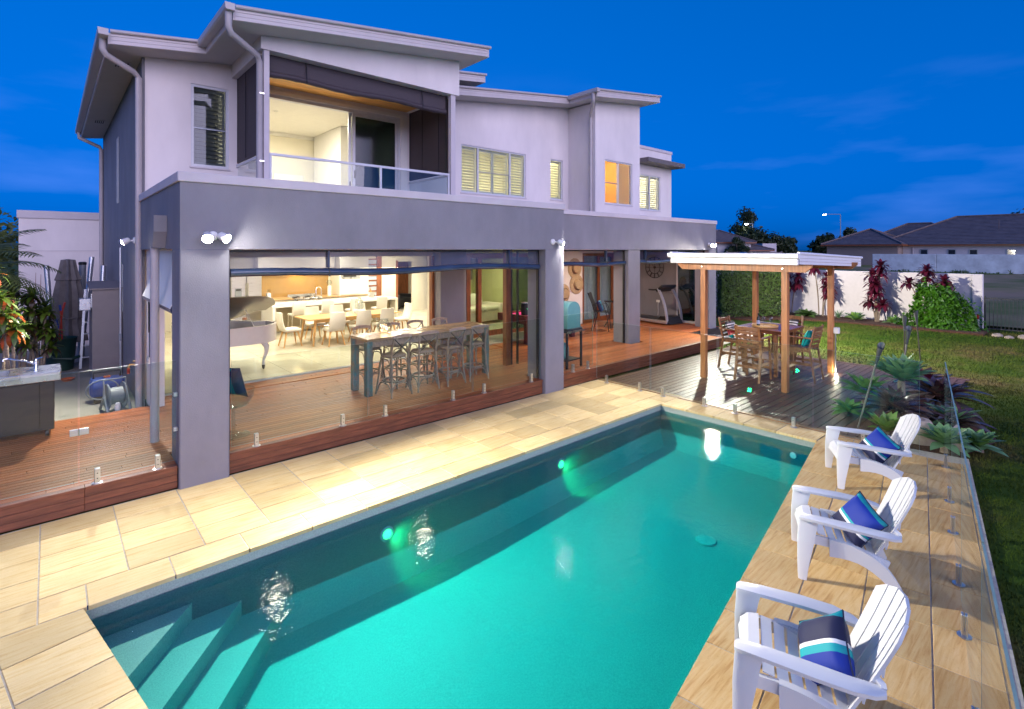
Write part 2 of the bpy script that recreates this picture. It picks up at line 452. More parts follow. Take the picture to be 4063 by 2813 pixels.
M['croton_red'] = leafmat('croton_red', (0.34, 0.02, 0.015), (0.30, 0.12, 0.01), 0.35)
M['croton_dark'] = leafmat('croton_dark', (0.055, 0.05, 0.015), (0.06, 0.012, 0.014), 0.35)
M['palm_leaf'] = leafmat('palm_leaf', (0.16, 0.20, 0.05), (0.09, 0.13, 0.04), 0.45)
M['strap_leaf'] = leafmat('strap_leaf', (0.12, 0.22, 0.06), (0.06, 0.14, 0.03), 0.4)
M['artwork'] = mat('artwork', (0.30, 0.34, 0.40), 0.7, scale=6, col2=(0.62, 0.58, 0.48), detail=1)
M['lounge_art'] = mat('lounge_art', (0.27, 0.26, 0.27), 0.8, var=0.35, scale=5, stretch=(1, 1, .3))
# ------------------------------------------------------------------ special ground materials
def stone_mat(name, cols, rot=0.0, stretch=(1.1, 15, 1)):
    m = mat(name, (1, 1, 1), 0.62, rnd=0.24, bump=0.35, bscale=18, spec=0.35, stretch=stretch)
    N, L = m.node_tree.nodes, m.node_tree.links
    mp = [n for n in N if n.type == 'MAPPING'][0]
    mp.inputs['Rotation'].default_value = (0, 0, rot)
    nz = [n for n in N if n.type == 'TEX_NOISE'][0]
    nz.inputs['Scale'].default_value = 2.4; nz.inputs['Detail'].default_value = 9; nz.inputs['Distortion'].default_value = 0.45
    rp = [n for n in N if n.type == 'VALTORGB'][0]
    els = rp.color_ramp.elements
    while len(els) > 1: els.remove(els[-1])
    els[0].position = cols[0][0]; els[0].color = (*cols[0][1], 1)
    for p, c in cols[1:]:
        e = els.new(p); e.color = (*c, 1)
    b = N['Principled BSDF']; src = b.inputs['Base Color'].links[0].from_socket
    oi = [n for n in N if n.type == 'OBJECT_INFO'][0]; tc = [n for n in N if n.type == 'TEX_COORD'][0]
    geo = N.new('ShaderNodeNewGeometry')
    for sc, lo, hi, fac, det in ((2.3, .38, .72, .30, 6), (55.0, .62, .74, .35, 2)):
        n2 = N.new('ShaderNodeTexNoise'); n2.inputs['Scale'].default_value = sc; n2.inputs['Detail'].default_value = det
        L.new(geo.outputs['Position'], n2.inputs['Vector'])
        r2 = N.new('ShaderNodeMapRange'); r2.inputs['From Min'].default_value = lo; r2.inputs['From Max'].default_value = hi
        r2.inputs['To Min'].default_value = 0.0; r2.inputs['To Max'].default_value = fac
        L.new(n2.outputs['Fac'], r2.inputs['Value'])
        mx = N.new('ShaderNodeMixRGB'); mx.blend_type = 'MULTIPLY'; mx.inputs[2].default_value = (0.62, 0.50, 0.36, 1)
        L.new(r2.outputs['Result'], mx.inputs[0]); L.new(src, mx.inputs[1]); src = mx.outputs[0]
    L.new(src, b.inputs['Base Color'])
    return m

M['sandstone'] = stone_mat('sandstone', [(0.20, (0.44, 0.25, 0.085)), (0.33, (0.60, 0.41, 0.16)), (0.45, (0.66, 0.50, 0.235)), (0.60, (0.69, 0.55, 0.29)), (0.76, (0.62, 0.43, 0.17))])
M['sandstone_dim'] = stone_mat('sandstone_dim', [(0.18, (0.28, 0.13, 0.04)), (0.33, (0.50, 0.29, 0.10)), (0.46, (0.61, 0.40, 0.16)), (0.62, (0.66, 0.48, 0.23)), (0.78, (0.52, 0.31, 0.11))], rot=radians(68), stretch=(1.1, 14, 1))  # same stone in a browner copy, its weaker floodlighting put into the colour

def lawn_mat():
    m = mat('lawn', (1, 1, 1), 0.95, bump=0.7, bscale=90, spec=0.1)
    N, L = m.node_tree.nodes, m.node_tree.links
    nz = [n for n in N if n.type == 'TEX_NOISE'][0]
    nz.inputs['Scale'].default_value = 0.33; nz.inputs['Detail'].default_value = 9; nz.inputs['Roughness'].default_value = 0.62
    rp = [n for n in N if n.type == 'VALTORGB'][0]
    els = rp.color_ramp.elements
    els[0].position = 0.36; els[0].color = (0.034, 0.078, 0.008, 1)
    els[1].position = 0.64; els[1].color = (0.125, 0.098, 0.038, 1)
    e = els.new(0.5); e.color = (0.062, 0.092, 0.013, 1)
    return m
M['lawn'] = lawn_mat()
def hill_mat():
    m = mat('hill', (1, 1, 1), 0.95, bump=0.5, bscale=30, spec=0.1)
    N, L = m.node_tree.nodes, m.node_tree.links
    nz = [n for n in N if n.type == 'TEX_NOISE'][0]
    nz.inputs['Scale'].default_value = 0.14; nz.inputs['Detail'].default_value = 8
    els = [n for n in N if n.type == 'VALTORGB'][0].color_ramp.elements
    els[0].position = 0.38; els[0].color = (0.10, 0.15, 0.035, 1)
    els[1].position = 0.58; els[1].color = (0.32, 0.23, 0.145, 1)
    return m
M['hill'] = hill_mat()

def pebble_mat():
    m = mat('pool_pebble', (0.36, 0.41, 0.37), 0.75, var=0.10, scale=75, bump=0.2, bscale=120, detail=2)
    return m
M['pool_pebble'] = pebble_mat()

# ------------------------------------------------------------------ ground sheets
P_A, P_B, P_C, P_D = (0.19, 5.57), (8.80, 5.57), (8.88, 2.85), (0.928, 1.443)
POOL = [P_A, P_D, P_C, P_B]                     # counter-clockwise from above: A, D, C, B
E_R = (0.985, 0.1745); N_R = (0.1745, -0.985)   # along and out from the right-hand pool edge
E_N = (0.176, -0.984); N_N = (-0.984, -0.176)   # along and out from the near pool edge

def sheet(name, mat_, polys, z, kind='structure', parent=None):
    mb = MB()
    for p in polys: mb.add([(x, y, z) for x, y in p], [tuple(range(len(p)))])
    o = mb.build(name, mat_, parent)
    if kind: o['kind'] = kind
    return o

# the lawn: a sheet with the pool cut out, flat near the house and rising gently behind the far wall
def ground_height(x, y):
    d = x - 28.0
    h = -0.06
    if d > 0: h += 1.35*(1-math.exp(-d/16.0)) + 0.10*noise.noise((x*.07, y*.07, 0))*min(1, d/10)
    return h
mb = MB()
def ground_grid(xs, ys, skip):
    idx = {}
    for i, x in enumerate(xs):
        for j, y in enumerate(ys):
            idx[i, j] = len(mb.v); mb.v.append((x, y, ground_height(x, y)))
    for i in range(len(xs)-1):
        for j in range(len(ys)-1):
            if skip(xs[i], xs[i+1], ys[j], ys[j+1]): continue
            mb.f.append((idx[i, j], idx[i+1, j], idx[i+1, j+1], idx[i, j+1])); mb.m.append(0)
xs = [-1500, -400, -120, -40, -15, -4, 0.0, 9.0, 15.6, 20, 24, 28, 30, 33, 36, 40, 45, 50, 56, 64, 75, 90, 120, 200, 400, 900, 1800]
ys = [-1500, -500, -150, -60, -30, -15, -8, 1.3, 5.7, 7.8, 12, 20, 30, 45, 70, 120, 300, 900, 1800]
ground_grid(xs, ys, lambda a, b, c, d: (a == 0.0 and c == 1.3))
lawn = mb.build('lawn', M['lawn'], smooth=True); lawn['kind'] = 'structure'
# the rough dry slope beyond the garden wall lies just above the sheet
mb = MB()
sx = [27.0 + 1.8*i for i in range(40)]; sy = [-60 + 4*j for j in range(40)]
for i in range(39):
    for j in range(39):
        q = [(sx[i], sy[j]), (sx[i+1], sy[j]), (sx[i+1], sy[j+1]), (sx[i], sy[j+1])]
        mb.add([(x, y, ground_height(x, y)+.10+.05*noise.noise((x*.4, y*.4, 3))) for x, y in q], [(0, 1, 2, 3)])
hill = mb.build('hill_slope', M['hill'], smooth=True); hill['kind'] = 'structure'

# ------------------------------------------------------------------ pool shell, steps, water
wz = -0.13
mb = MB()
FLOOR = [(-1.08, -1.08), (-1.28, -1.28)]
def floor_z(x):
    for (xa, za), (xb, zb) in zip(PROF[:-1], PROF[1:]):
        if x <= xb: return za+(zb-za)*(x-xa)/(xb-xa)
    return PROF[-1][1]
PROF = [(0.0, -0.86), (1.4, -0.88), (3.8, -0.92), (5.4, -0.86), (7.0, -0.78), (9.0, -0.72)]
bottom = []
n = len(POOL)
cove = 0.22
cx = sum(p[0] for p in POOL)/4; cy = sum(p[1] for p in POOL)/4
def inset(poly, d):
    out = []
    for i in range(len(poly)):
        a, b, c = Vector(poly[i-1]), Vector(poly[i]), Vector(poly[(i+1) % len(poly)])
        e1 = (b-a).normalized(); e2 = (c-b).normalized()
        n1 = Vector((-e1.y, e1.x)); n2 = Vector((-e2.y, e2.x))
        k = d/(1+n1.dot(n2)); out.append(((b+(n1+n2)*k).x, (b+(n1+n2)*k).y))
    return out
def subdiv(poly, per=8):
    out = []
    for i in range(len(poly)):
        a, b = poly[i], poly[(i+1) % len(poly)]
        for k in range(per): out.append((a[0]+(b[0]-a[0])*k/per, a[1]+(b[1]-a[1])*k/per))
    return out
rings = []
base = POOL
for d, dz in ((0, None), (0, 0.26), (0.03, 0.15), (0.09, 0.06), (0.20, 0.0)):
    ring = subdiv(inset(base, d))
    rings.append([(x, y, -0.04 if dz is None else floor_z(x)+dz) for x, y in ring])
mb.loft(rings, cap=False)
last = rings[-1]
for k in range(8):
    # quads across the floor between the right-hand and left-hand edges
    r0, r1 = last[8+k], last[(8+k+1) % 32]; l0, l1 = last[(32-k) % 32], last[(32-k-1) % 32]
    mb.add([r0, r1, l1, l0], [(0, 1, 2, 3)])
shell = mb.build('pool_shell', M['pool_pebble'], smooth=True, autos=35); shell['kind'] = 'structure'
# corner steps, each a slab parallel to the corner's diagonal
prev = None
for i, a in enumerate((0.80, 1.22, 1.64)):
    zt = -0.32 - 0.16*i
    pts = [(P_A[0]+.001, P_A[1]-.001), (P_A[0]+E_N[0]*a, P_A[1]+E_N[1]*a), (P_A[0]+a*1.0, P_A[1]-.001)]
    if i: zt -= 0.0
    MB().prism(pts, zt-.16 if i < 2 else -.95, zt).build('pool_step', M['pool_pebble'], shell)
# water
def water_mats():
    m = bpy.data.materials.new('pool_water'); m.use_nodes = True
    N, L = m.node_tree.nodes, m.node_tree.links
    N.remove(N['Principled BSDF'])
    t = N.new('ShaderNodeBsdfTransparent'); t.inputs['Color'].default_value = (0.97, 1, 1, 1)
    g = N.new('ShaderNodeBsdfGlossy'); g.inputs['Roughness'].default_value = 0.008
    tc = N.new('ShaderNodeTexCoord'); nz = N.new('ShaderNodeTexNoise'); nz.inputs['Scale'].default_value = 9.0; nz.inputs['Detail'].default_value = 4
    L.new(tc.outputs['Object'], nz.inputs['Vector'])
    bp = N.new('ShaderNodeBump'); bp.inputs['Strength'].default_value = 0.22; bp.inputs['Distance'].default_value = 0.02
    L.new(nz.outputs['Fac'], bp.inputs['Height']); L.new(bp.outputs['Normal'], g.inputs['Normal']); f = schlick(N, L, 1.33, bp.outputs['Normal'])
    mx = N.new('ShaderNodeMixShader')
    L.new(f, mx.inputs[0]); L.new(t.outputs[0], mx.inputs[1]); L.new(g.outputs[0], mx.inputs[2])
    L.new(mx.outputs[0], N['Material Output'].inputs['Surface'])
    m2 = bpy.data.materials.new('water_body'); m2.use_nodes = True
    N2, L2 = m2.node_tree.nodes, m2.node_tree.links
    N2.remove(N2['Principled BSDF'])
    t2 = N2.new('ShaderNodeBsdfTransparent'); L2.new(t2.outputs[0], N2['Material Output'].inputs['Surface'])
    for nn, ll in ((N, L), (N2, L2)):
        va = nn.new('ShaderNodeVolumeAbsorption'); va.inputs['Color'].default_value = (0.0, 0.955, 0.94, 1); va.inputs['Density'].default_value = WATER_DENSITY
        vs_ = nn.new('ShaderNodeVolumeScatter'); vs_.inputs['Color'].default_value = (0.35, 1.0, 0.92, 1); vs_.inputs['Density'].default_value = 0.09; vs_.inputs['Anisotropy'].default_value = 0.3
        ad = nn.new('ShaderNodeAddShader'); ll.new(va.outputs[0], ad.inputs[0]); ll.new(vs_.outputs[0], ad.inputs[1])
        ll.new(ad.outputs[0], nn['Material Output'].inputs['Volume'])
    return m, m2
WATER_DENSITY = 1.7
mw, mw2 = water_mats()
mb = MB()
wp = inset(POOL, 0.004)
mb.add([(x, y, wz) for x, y in wp], [(0, 1, 2, 3)])
mb.mi = 1
mb.add([(x, y, -1.45) for x, y in wp] + [(x, y, wz) for x, y in wp], [(3, 2, 1, 0), (0, 1, 5, 4), (1, 2, 6, 5), (2, 3, 7, 6), (3, 0, 4, 7)])
water = mb.build('pool_water', [mw, mw2]); water['kind'] = 'structure'

# pool fittings on shell: returns, skimmer ring, floor drain, wall lamps
def disc(name, m_, loc, r, nrm, parent, t=0.015, n=20):
    mb = MB(); mb.lathe([(r*.96, 0), (r, t*.4), (r*.92, t)], n)
    o = mb.build(name, m_, parent, loc, smooth=True)
    o.rotation_euler = Vector(nrm).to_track_quat('Z', 'Y').to_euler()
    return o
d = disc('floor_drain', mat('drain', (.44, .49, .45), .6), (6.35, 3.35, floor_z(6.35)+.002), 0.13, (0, 0, 1), shell)
for y in (5.15, 3.2): disc('return_outlet', M['white_plastic'], (8.83 + (5.57-y)*.01, y, -0.32), 0.05, (-1, 0, 0), shell)
M['green_led'] = emat('green_led', (0.05, 1.0, 0.22), 3.0)
for k, (x, z) in enumerate(((2.98, -0.40), (5.98, -0.40))):
    t = thing('pool_lamp', ('nearer' if k == 0 else 'farther') + ' of the two green lit lamps in the shaded pool wall', 'lamp', (x, 5.57, z), 0, 'green lamps in the pool wall')
    mb = MB(); mb.lathe([(0.085, 0.0), (0.088, 0.012), (0.062, 0.022), (0.058, 0.012)], 20)
    mb.build('bezel', M['pool_pebble'], t, (0, -.0, 0), (radians(90), 0, 0), smooth=True)
    mb = MB(); mb.lathe([(0.056, 0.0), (0.05, 0.012), (0.025, 0.017)], 18)
    mb.build('lens', M['green_led'], t, (0, -.012, 0), (radians(90), 0, 0), smooth=True)
    ld = bpy.data.lights.new('pool_lamp_light', 'SPOT'); ld.energy = 12; ld.color = (0.05, 1.0, 0.35); ld.spot_size = radians(120); ld.spot_blend = 0.8; ld.shadow_soft_size = 0.05
    lo = bpy.data.objects.new('pool_lamp_light', ld); COL.objects.link(lo); lo.parent = t; lo.location = (0, -.06, 0)
    lo.rotation_euler = Vector((-0.85, 0.22, 0.5)).to_track_quat('Z', 'Y').to_euler()

# ------------------------------------------------------------------ stone paving round the pool, tile by tile
bedm = MB()
pav = sheet('paving', M['pave_grout'], [
    [(-2.6, 5.575), (9.36, 5.575), (9.36, 7.56), (-2.6, 7.56)],
    [(8.81, 5.574), (8.89, 2.80), (9.36, 2.80), (9.36, 5.574)],
    [(P_D[0]-3.2*E_R[0]+.001, P_D[1]-3.2*E_R[1]), (P_D[0]-3.2*E_R[0]+2.2*N_R[0], P_D[1]-3.2*E_R[1]+1.78*N_R[1]),
     (P_D[0]+8.6*E_R[0]+1.78*N_R[0], P_D[1]+8.6*E_R[1]+1.78*N_R[1]), (9.36, 2.93), (8.88, 2.849)],
    [(-2.6, 5.574), (-2.6, 0.2), (0.928, 1.2), (0.928, 1.443), (0.19, 5.574)]], -0.006)
def tile(poly, m_, gap=0.0055):
    if len(poly) < 3 or area(poly) < 0.004: return
    if sum(poly[i][0]*poly[(i+1) % len(poly)][1]-poly[(i+1) % len(poly)][0]*poly[i][1] for i in range(len(poly))) < 0: poly = poly[::-1]
    q = inset(poly, gap)
    c = (sum(p[0] for p in q)/len(q), sum(p[1] for p in q)/len(q))
    dz = random.uniform(-.0012, .0012)
    lo = [(x-c[0], y-c[1]) for x, y in q]; li = [(x-c[0], y-c[1]) for x, y in inset(q, 0.003)]
    mb = MB(); mb.loft([[(x, y, -.038) for x, y in lo], [(x, y, -.0035) for x, y in lo], [(x, y, 0) for x, y in li]])
    mb.build('paving_tile', m_, pav, (c[0], c[1], dz))
# strip between house and pool: rows along x, joints run through
x = -2.55
k = 0
while x < 9.3:
    x1 = min(x+0.62, 9.34)
    yy = [5.545, 5.93, 6.33, 6.73, 7.13, 7.54]
    for r in range(5):
        off = 0.31 if (r == 0) else 0.0
        a, b = x+off, x1+off
        if r == 0 and a < 0.2: continue
        tile([(a, yy[r]), (min(b, 9.34), yy[r]), (min(b, 9.34), yy[r+1]), (a, yy[r+1])], M['sandstone'])
    x = x1; k += 1
# the coping beyond the pool's near corner
for a in (-2.55, -1.93, -1.31, -0.69): tile([(a, 5.545), (a+.62, 5.545), (a+.62, 5.93), (a, 5.93)], M['sandstone'])
tile([(-0.07, 5.545), (0.24, 5.545), (0.24, 5.93), (-0.07, 5.93)], M['sandstone'])
# far end coping
y = 5.545
while y > 2.9:
    y1 = max(y-0.52, 2.87)
    if y1 < 3.0: y1 = 2.868
    xa = 8.80+(5.57-y)*.0294-.022; xb = 8.80+(5.57-y1)*.0294-.022
    tile([(xb, y1), (9.34, y1), (9.34, y), (xa, y)], M['sandstone'])
    y = y1
    if y < 2.9: break
# right-hand strip under the white chairs, rows along the pool edge
def RP(s, t): return (P_D[0]+s*E_R[0]+t*N_R[0], P_D[1]+s*E_R[1]+t*N_R[1])
tt = [-0.022, 0.43, 0.87, 1.32, 1.76]
for r in range(4):
    s = -3.0 + 0.23*(r % 2) + 0.11*r
    while s < 8.7:
        L_ = random.choice((0.46, 0.52, 0.60, 0.66)); s1 = s+L_
        poly = [RP(s, tt[r+1]), RP(s1, tt[r+1]), RP(s1, tt[r]), RP(s, tt[r])]
        poly = clip(poly, 1, 0, 9.34)
        if len(poly) > 2: poly = clip(poly, 0, 1, 2.866)
        tile(poly, M['sandstone_dim'])
        s = s1
# near end, rows along the near edge
def NP(s, t): return (P_A[0]+s*E_N[0]+t*N_N[0], P_A[1]+s*E_N[1]+t*N_N[1])
tt = [-0.022, 0.52, 1.10, 1.70, 2.3]
for r in range(4):
    s = -1.0 + 0.2*(r % 2)
    while s < 4.3:
        s1 = s+0.46
        poly = [NP(s, tt[r]), NP(s1, tt[r]), NP(s1, tt[r+1]), NP(s, tt[r+1])]
        poly = clip(poly, 0, 1, 5.541)
        if len(poly) > 2: poly = clip(poly, 0.1745, -0.985, 0.1745*P_D[0]-0.985*P_D[1]-.026)
        if len(poly) > 2: poly = clip(poly, -1, 0, 2.58)
        tile(poly, M['sandstone'])
        s = s1

# ------------------------------------------------------------------ decks, board by board
def deck_boards(root, x0, x1, y0, y1, z, w, gap, mat_, lens, seed, skip=None):
    rnd = random.Random(seed); y = y0; meshes = {}
    while y + w <= y1 + 1e-6:
        x = x0; first = True
        while x < x1-.02:
            L_ = rnd.choice(lens) * (rnd.uniform(.3, 1) if first else 1); first = False
            xe = min(x+L_, x1)
            if x1-xe < .5: xe = x1
            segs = [(x, xe)]
            if skip:
                for (sx0, sx1, sy0, sy1) in skip:
                    if y+w > sy0 and y < sy1:
                        ns = []
                        for a, b in segs:
                            if b <= sx0 or a >= sx1: ns.append((a, b)); continue
                            if a < sx0: ns.append((a, sx0))
                            if b > sx1: ns.append((sx1, b))
                        segs = ns
            for a, b in segs:
                if b-a < .03: continue
                key = round(b-a, 2)
                if key not in meshes:
                    mb = MB(); h = (b-a)/2-.0015; mb.bbox(-h, h, -w/2, w/2, -.022, 0, .005)
                    me = mb.mesh('deck_board'); me.materials.append(mat_); meshes[key] = me
                inst('deck_board', meshes[key], root, ((a+b)/2, y+w/2, z))
            x = xe
        y += w+gap
zd = 0.28
upper = empty('upper_deck'); upper['kind'] = 'structure'
MB().box(-2.6, 15.36, 7.60, 10.86, 0.0, zd-.045).build('deck_frame', M['dark_under'], upper)
MB().box(1.3, 17.6, 10.86, 12.44, 0.0, zd-.0455).build('deck_frame', M['dark_under'], upper)
MB().box(15.36, 17.6, 8.7, 10.86, 0.0, zd-.0453).build('deck_frame', M['dark_under'], upper)
SK = [(1.19, 1.77, 7.4, 8.05), (7.59, 8.17, 7.4, 8.05), (12.34, 12.94, 8.84, 9.42), (16.9, 17.44, 8.8, 9.37)]
deck_boards(upper, -2.6, 15.4, 7.66, 10.84, zd, 0.086, 0.0065, M['deck_board'], (3.0, 3.6, 4.2, 5.1), 3, SK)
deck_boards(upper, 1.5, 9.3, 10.856, 11.32, zd, 0.086, 0.0065, M['deck_board'], (3.0, 3.6, 4.2), 5)
deck_boards(upper, 9.35, 17.5, 10.856, 12.43, zd, 0.086, 0.0065, M['deck_board'], (3.0, 3.6, 4.2), 6)
deck_boards(upper, 15.42, 17.5, 8.764, 10.84, zd, 0.086, 0.0065, M['deck_board'], (3.0, 3.6), 8, SK)
# border board with the bullnose along the pool side, and the three face boards under it
for a, b in ((-2.6, 1.19), (1.77, 7.59), (8.17, 15.42)):
    c = a
    while c < b-.01:
        e = min(c+2.9, b)
        if b-e < .8: e = b
        MB().bbox(c+.001, e-.001, 7.555, 7.655, zd-.028, zd+.002, .006).build('edge_board', M['deck_face'], upper)
        for k in range(3):
            z1 = zd-.031-k*.083
            MB().bbox(c+.001, e-.001, 7.575, 7.597, max(z1-.079, .003), z1, .003).build('face_board', M['deck_face'], upper)
        c = e
lower = empty('lower_deck'); lower['kind'] = 'structure'
MB().box(9.44, 15.5, 1.9, 7.56, -.20, -.05).build('deck_frame', M['dark_under'], lower)
deck_boards(lower, 9.50, 15.52, 1.95, 7.55, -.004, 0.130, 0.011, M['deck_board_lower'], (6.1,), 4)
MB().bbox(9.375, 9.44, 1.9, 7.555, -.03, .004, .004).build('edge_board', M['deck_edge_oil'], lower)
MB().bbox(9.445, 9.495, 1.9, 7.555, -.03, .001, .004).build('edge_board', M['deck_edge_oil'], lower)
MB().bbox(15.53, 15.66, 1.9, 7.55, -.03, .0, .004).build('edge_board', M['deck_board_lower'], lower)

# side yard and path beside the terrace
sheet('side_path', M['pebble_path'], [[(-4.0, 10.87), (1.27, 10.87), (1.27, 20.1), (-4.0, 20.1)]], 0.10)
mb = MB(); mb.box(-4.0, 1.27, 10.865, 10.868, -.05, .0999); mb.build('path_edge', M['pebble_path'])['kind'] = 'structure'
sheet('pebble_path', M['pebble_path'], [[(15.7, 7.8), (22.2, 7.8), (22.2, 9.4), (17.8, 9.4), (17.8, 12), (15.7, 12)]], -0.03)
bed = MB()
bp = [(24.35, 2.6), (26.0, 2.6), (26.0, 13), (22.0, 13), (22.1, 9.7), (23.3, 9.2), (24.0, 8.4), (24.3, 7.0)]
bed.prism(bp, -.10, 0.02)
o = bed.build('garden_bed', M['mulch']); o['kind'] = 'structure'
mb = MB()
for i in range(4200):
    x = random.uniform(22.3, 25.9); y = random.uniform(2.7, 12)
    if x < 24.45 and y < 8.2: continue
    if x < 22.3 + max(0, (9.3-y))*1.2: continue
    a = random.uniform(0, pi); l = random.uniform(.02, .06); w = random.uniform(.008, .02); h = random.uniform(0, .03)
    ca, sa = cos(a), sin(a); z = .022+h
    mb.add([(x-ca*l-sa*w, y-sa*l+ca*w, z), (x-ca*l+sa*w, y-sa*l-ca*w, z+.005), (x+ca*l+sa*w, y+sa*l-ca*w, z+.02), (x+ca*l-sa*w, y+sa*l+ca*w, z+.015)], [(0, 1, 2, 3)])
tag(mb.build('mulch_chips', M['mulch']), 'brown bark chips covering the bed along the garden wall', 'mulch', kind='stuff')

# grass blades on the lawn, thick near the camera and thinner away
def grass():
    rnd = random.Random(21); vs = []; fs = []
    def blade(x, y, h, w):
        a = rnd.uniform(0, 2*pi); la = rnd.uniform(0, 2*pi); lean = rnd.uniform(.1, .7)*h
        b = len(vs); z = ground_height(x, y)
        vs.extend([(x-cos(a)*w, y-sin(a)*w, z), (x+cos(a)*w, y+sin(a)*w, z), (x+cos(la)*lean, y+sin(la)*lean, z+h)])
        fs.append((b, b+1, b+2))
    def ok(x, y):
        rx, ry = x-P_D[0], y-P_D[1]
        s = rx*E_R[0]+ry*E_R[1]; t = rx*N_R[0]+ry*N_R[1]
        if t < 1.80 and x < 9.40: return False
        if 9.36 < x < 15.68 and 1.88 < y < 7.6: return False
        if x >= 22 and y > 2.6 and (x > 24.4 or (y > 8.0 and x > 23.4+ (8.6-y))): return False
        if x > 15.6 and y > 7.75: return False
        return True
    for i in range(190000):
        u = rnd.random()
        x = 2.5+ 24*u**1.6
        y = rnd.uniform(-1.2-x*.28, 8.0) if x > 15.6 else rnd.uniform(-2.2-.25*x, 2.9)
        if not ok(x, y): continue
        dry = noise.noise((x*.33, y*.33, 0))
        blade(x, y, rnd.uniform(.02, .045)*(1+.02*x), .0022+.00042*x)
    me = bpy.data.meshes.new('grass'); me.from_pydata(vs, [], fs); me.materials.append(M['grass_mix'])
    return inst('grass', me)
gm = lawn_mat(); gm.name = 'grass_mix'; M['grass_mix'] = gm
tag(grass(), 'short patchy green and straw coloured lawn grass', 'grass', kind='stuff')
# ------------------------------------------------------------------ the house
house = thing('house', 'large two storey lavender white rendered house with grey terrace and skillion roofs', 'house', (0, 0, 0))
WY = 11.30
def hb(name, m_, *a, parent=None, b=0):
    mb = MB()
    (mb.bbox(*a, b) if b else mb.box(*a))
    return mb.build(name, m_, parent or house)

# terrace columns
for x0, x1, y0, y1, z0 in ((1.20, 1.755, 7.49, 8.04, -.03), (7.60, 8.15, 7.49, 8.04, -.03), (12.35, 12.92, 8.86, 9.40, .2), (16.92, 17.42, 8.82, 9.35, .2)):
    c = hb('column', M['render_grey'], x0, x1, y0, y1, z0, 2.96, b=.012)
    c['label'] = 'grey rendered terrace column'
# beams (grey upstands) and their pale caps
hb('terrace_beam', M['render_grey'], 1.203, 8.147, 7.493, 7.80, 2.9605, 3.80)
hb('terrace_beam', M['render_grey'], 1.203, 1.50, 7.801, 11.295, 2.9605, 3.80)
hb('terrace_beam', M['render_grey'], 7.85, 8.147, 7.801, 8.825, 2.9605, 3.80)
hb('terrace_beam', M['render_grey'], 8.148, 17.417, 8.823, 9.12, 2.9605, 3.85)
hb('terrace_beam', M['render_grey'], 17.12, 17.417, 9.121, 12.45, 2.9605, 3.85)
for a in ((1.175, 8.175, 7.465, 7.83, 3.80, 3.92), (1.175, 1.53, 7.831, 11.29, 3.80, 3.92), (7.82, 8.175, 7.831, 8.80, 3.80, 3.92),
          (8.176, 17.445, 8.795, 9.15, 3.85, 3.97), (17.09, 17.445, 9.151, 11.2, 3.85, 3.97)):
    hb('beam_cap', M['render_cap'], *a, b=.008)
# small splayed rainhead on the side beam and its pipe
mb = MB(); mb.prism_x([(8.42, 3.20), (8.56, 2.98), (8.86, 2.98), (9.0, 3.20), (9.0, 3.42), (8.42, 3.42)], 1.05, 1.20)
mb.build('rain_head', M['render_grey'], house)
MB().tube([(1.10, 8.72, 3.0), (1.10, 8.72, .05)], .055, 14).build('downpipe', M['pipe'], house, smooth=True)
# ceiling over the terrace and its flat roof
hb('terrace_ceiling', M['ceiling_white'], 1.51, 7.84, 7.81, 11.35, 3.02, 3.06)
hb('terrace_ceiling', M['ceiling_white'], 7.841, 17.1, 9.13, 12.45, 3.02, 3.06)
hb('terrace_ceiling', M['ceiling_white'], 7.841, 8.14, 8.83, 9.125, 3.02, 3.06)
hb('terrace_roof', M['roof_sheet'], 1.51, 7.84, 7.81, 11.29, 3.60, 3.66)
hb('terrace_roof', M['roof_sheet'], 7.841, 17.1, 9.13, 11.29, 3.60, 3.66)

# walls with openings cut as a grid of rectangles
def wall_y(name, m_, x0, x1, ztop, z0, y, t, holes, parent=None):
    """wall on plane y..y+t from x0 to x1; ztop(x) may slope; holes (xa,xb,za,zb)"""
    xsn = sorted({x0, x1, *[h[0] for h in holes], *[h[1] for h in holes]})
    mb = MB()
    for a, b in zip(xsn[:-1], xsn[1:]):
        hs = sorted([h for h in holes if h[0] <= a+1e-6 and h[1] >= b-1e-6], key=lambda h: h[2])
        z = z0
        for h in hs:
            if h[2] > z: mb.box(a, b, y, y+t, z, h[2])
            z = h[3]
        mb.prism_y([(a, z), (b, z), (b, ztop(b)), (a, ztop(a))], y, y+t)
    return mb.build(name, m_, parent or house)
S1 = lambda x: 6.40 + .1335*(x-1.28)          # soffit plane, left roof
S2 = lambda x: 6.93 + .1320*(x-8.07)          # soffit plane, right roof
DOOR = (3.22, 6.42, 3.98, 6.17)
wall_y('wall', M['render_white'], 1.28, 6.86, S1, 3.0, WY, .2, [(1.99, 2.635, 4.53, 6.09), DOOR])
wall_y('wall', M['render_white'], 6.861, 12.50, S2, 3.0, WY, .2, [(8.24, 10.62, 4.50, 5.80), (11.67, 12.24, 4.53, 5.80)])
hb('wall', M['render_white'], 1.281, 1.48, 11.501, 20.18, 0.0, 6.35)
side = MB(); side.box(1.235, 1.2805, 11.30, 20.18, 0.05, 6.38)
side.build('side_wall_face', M['render_grey'], house)
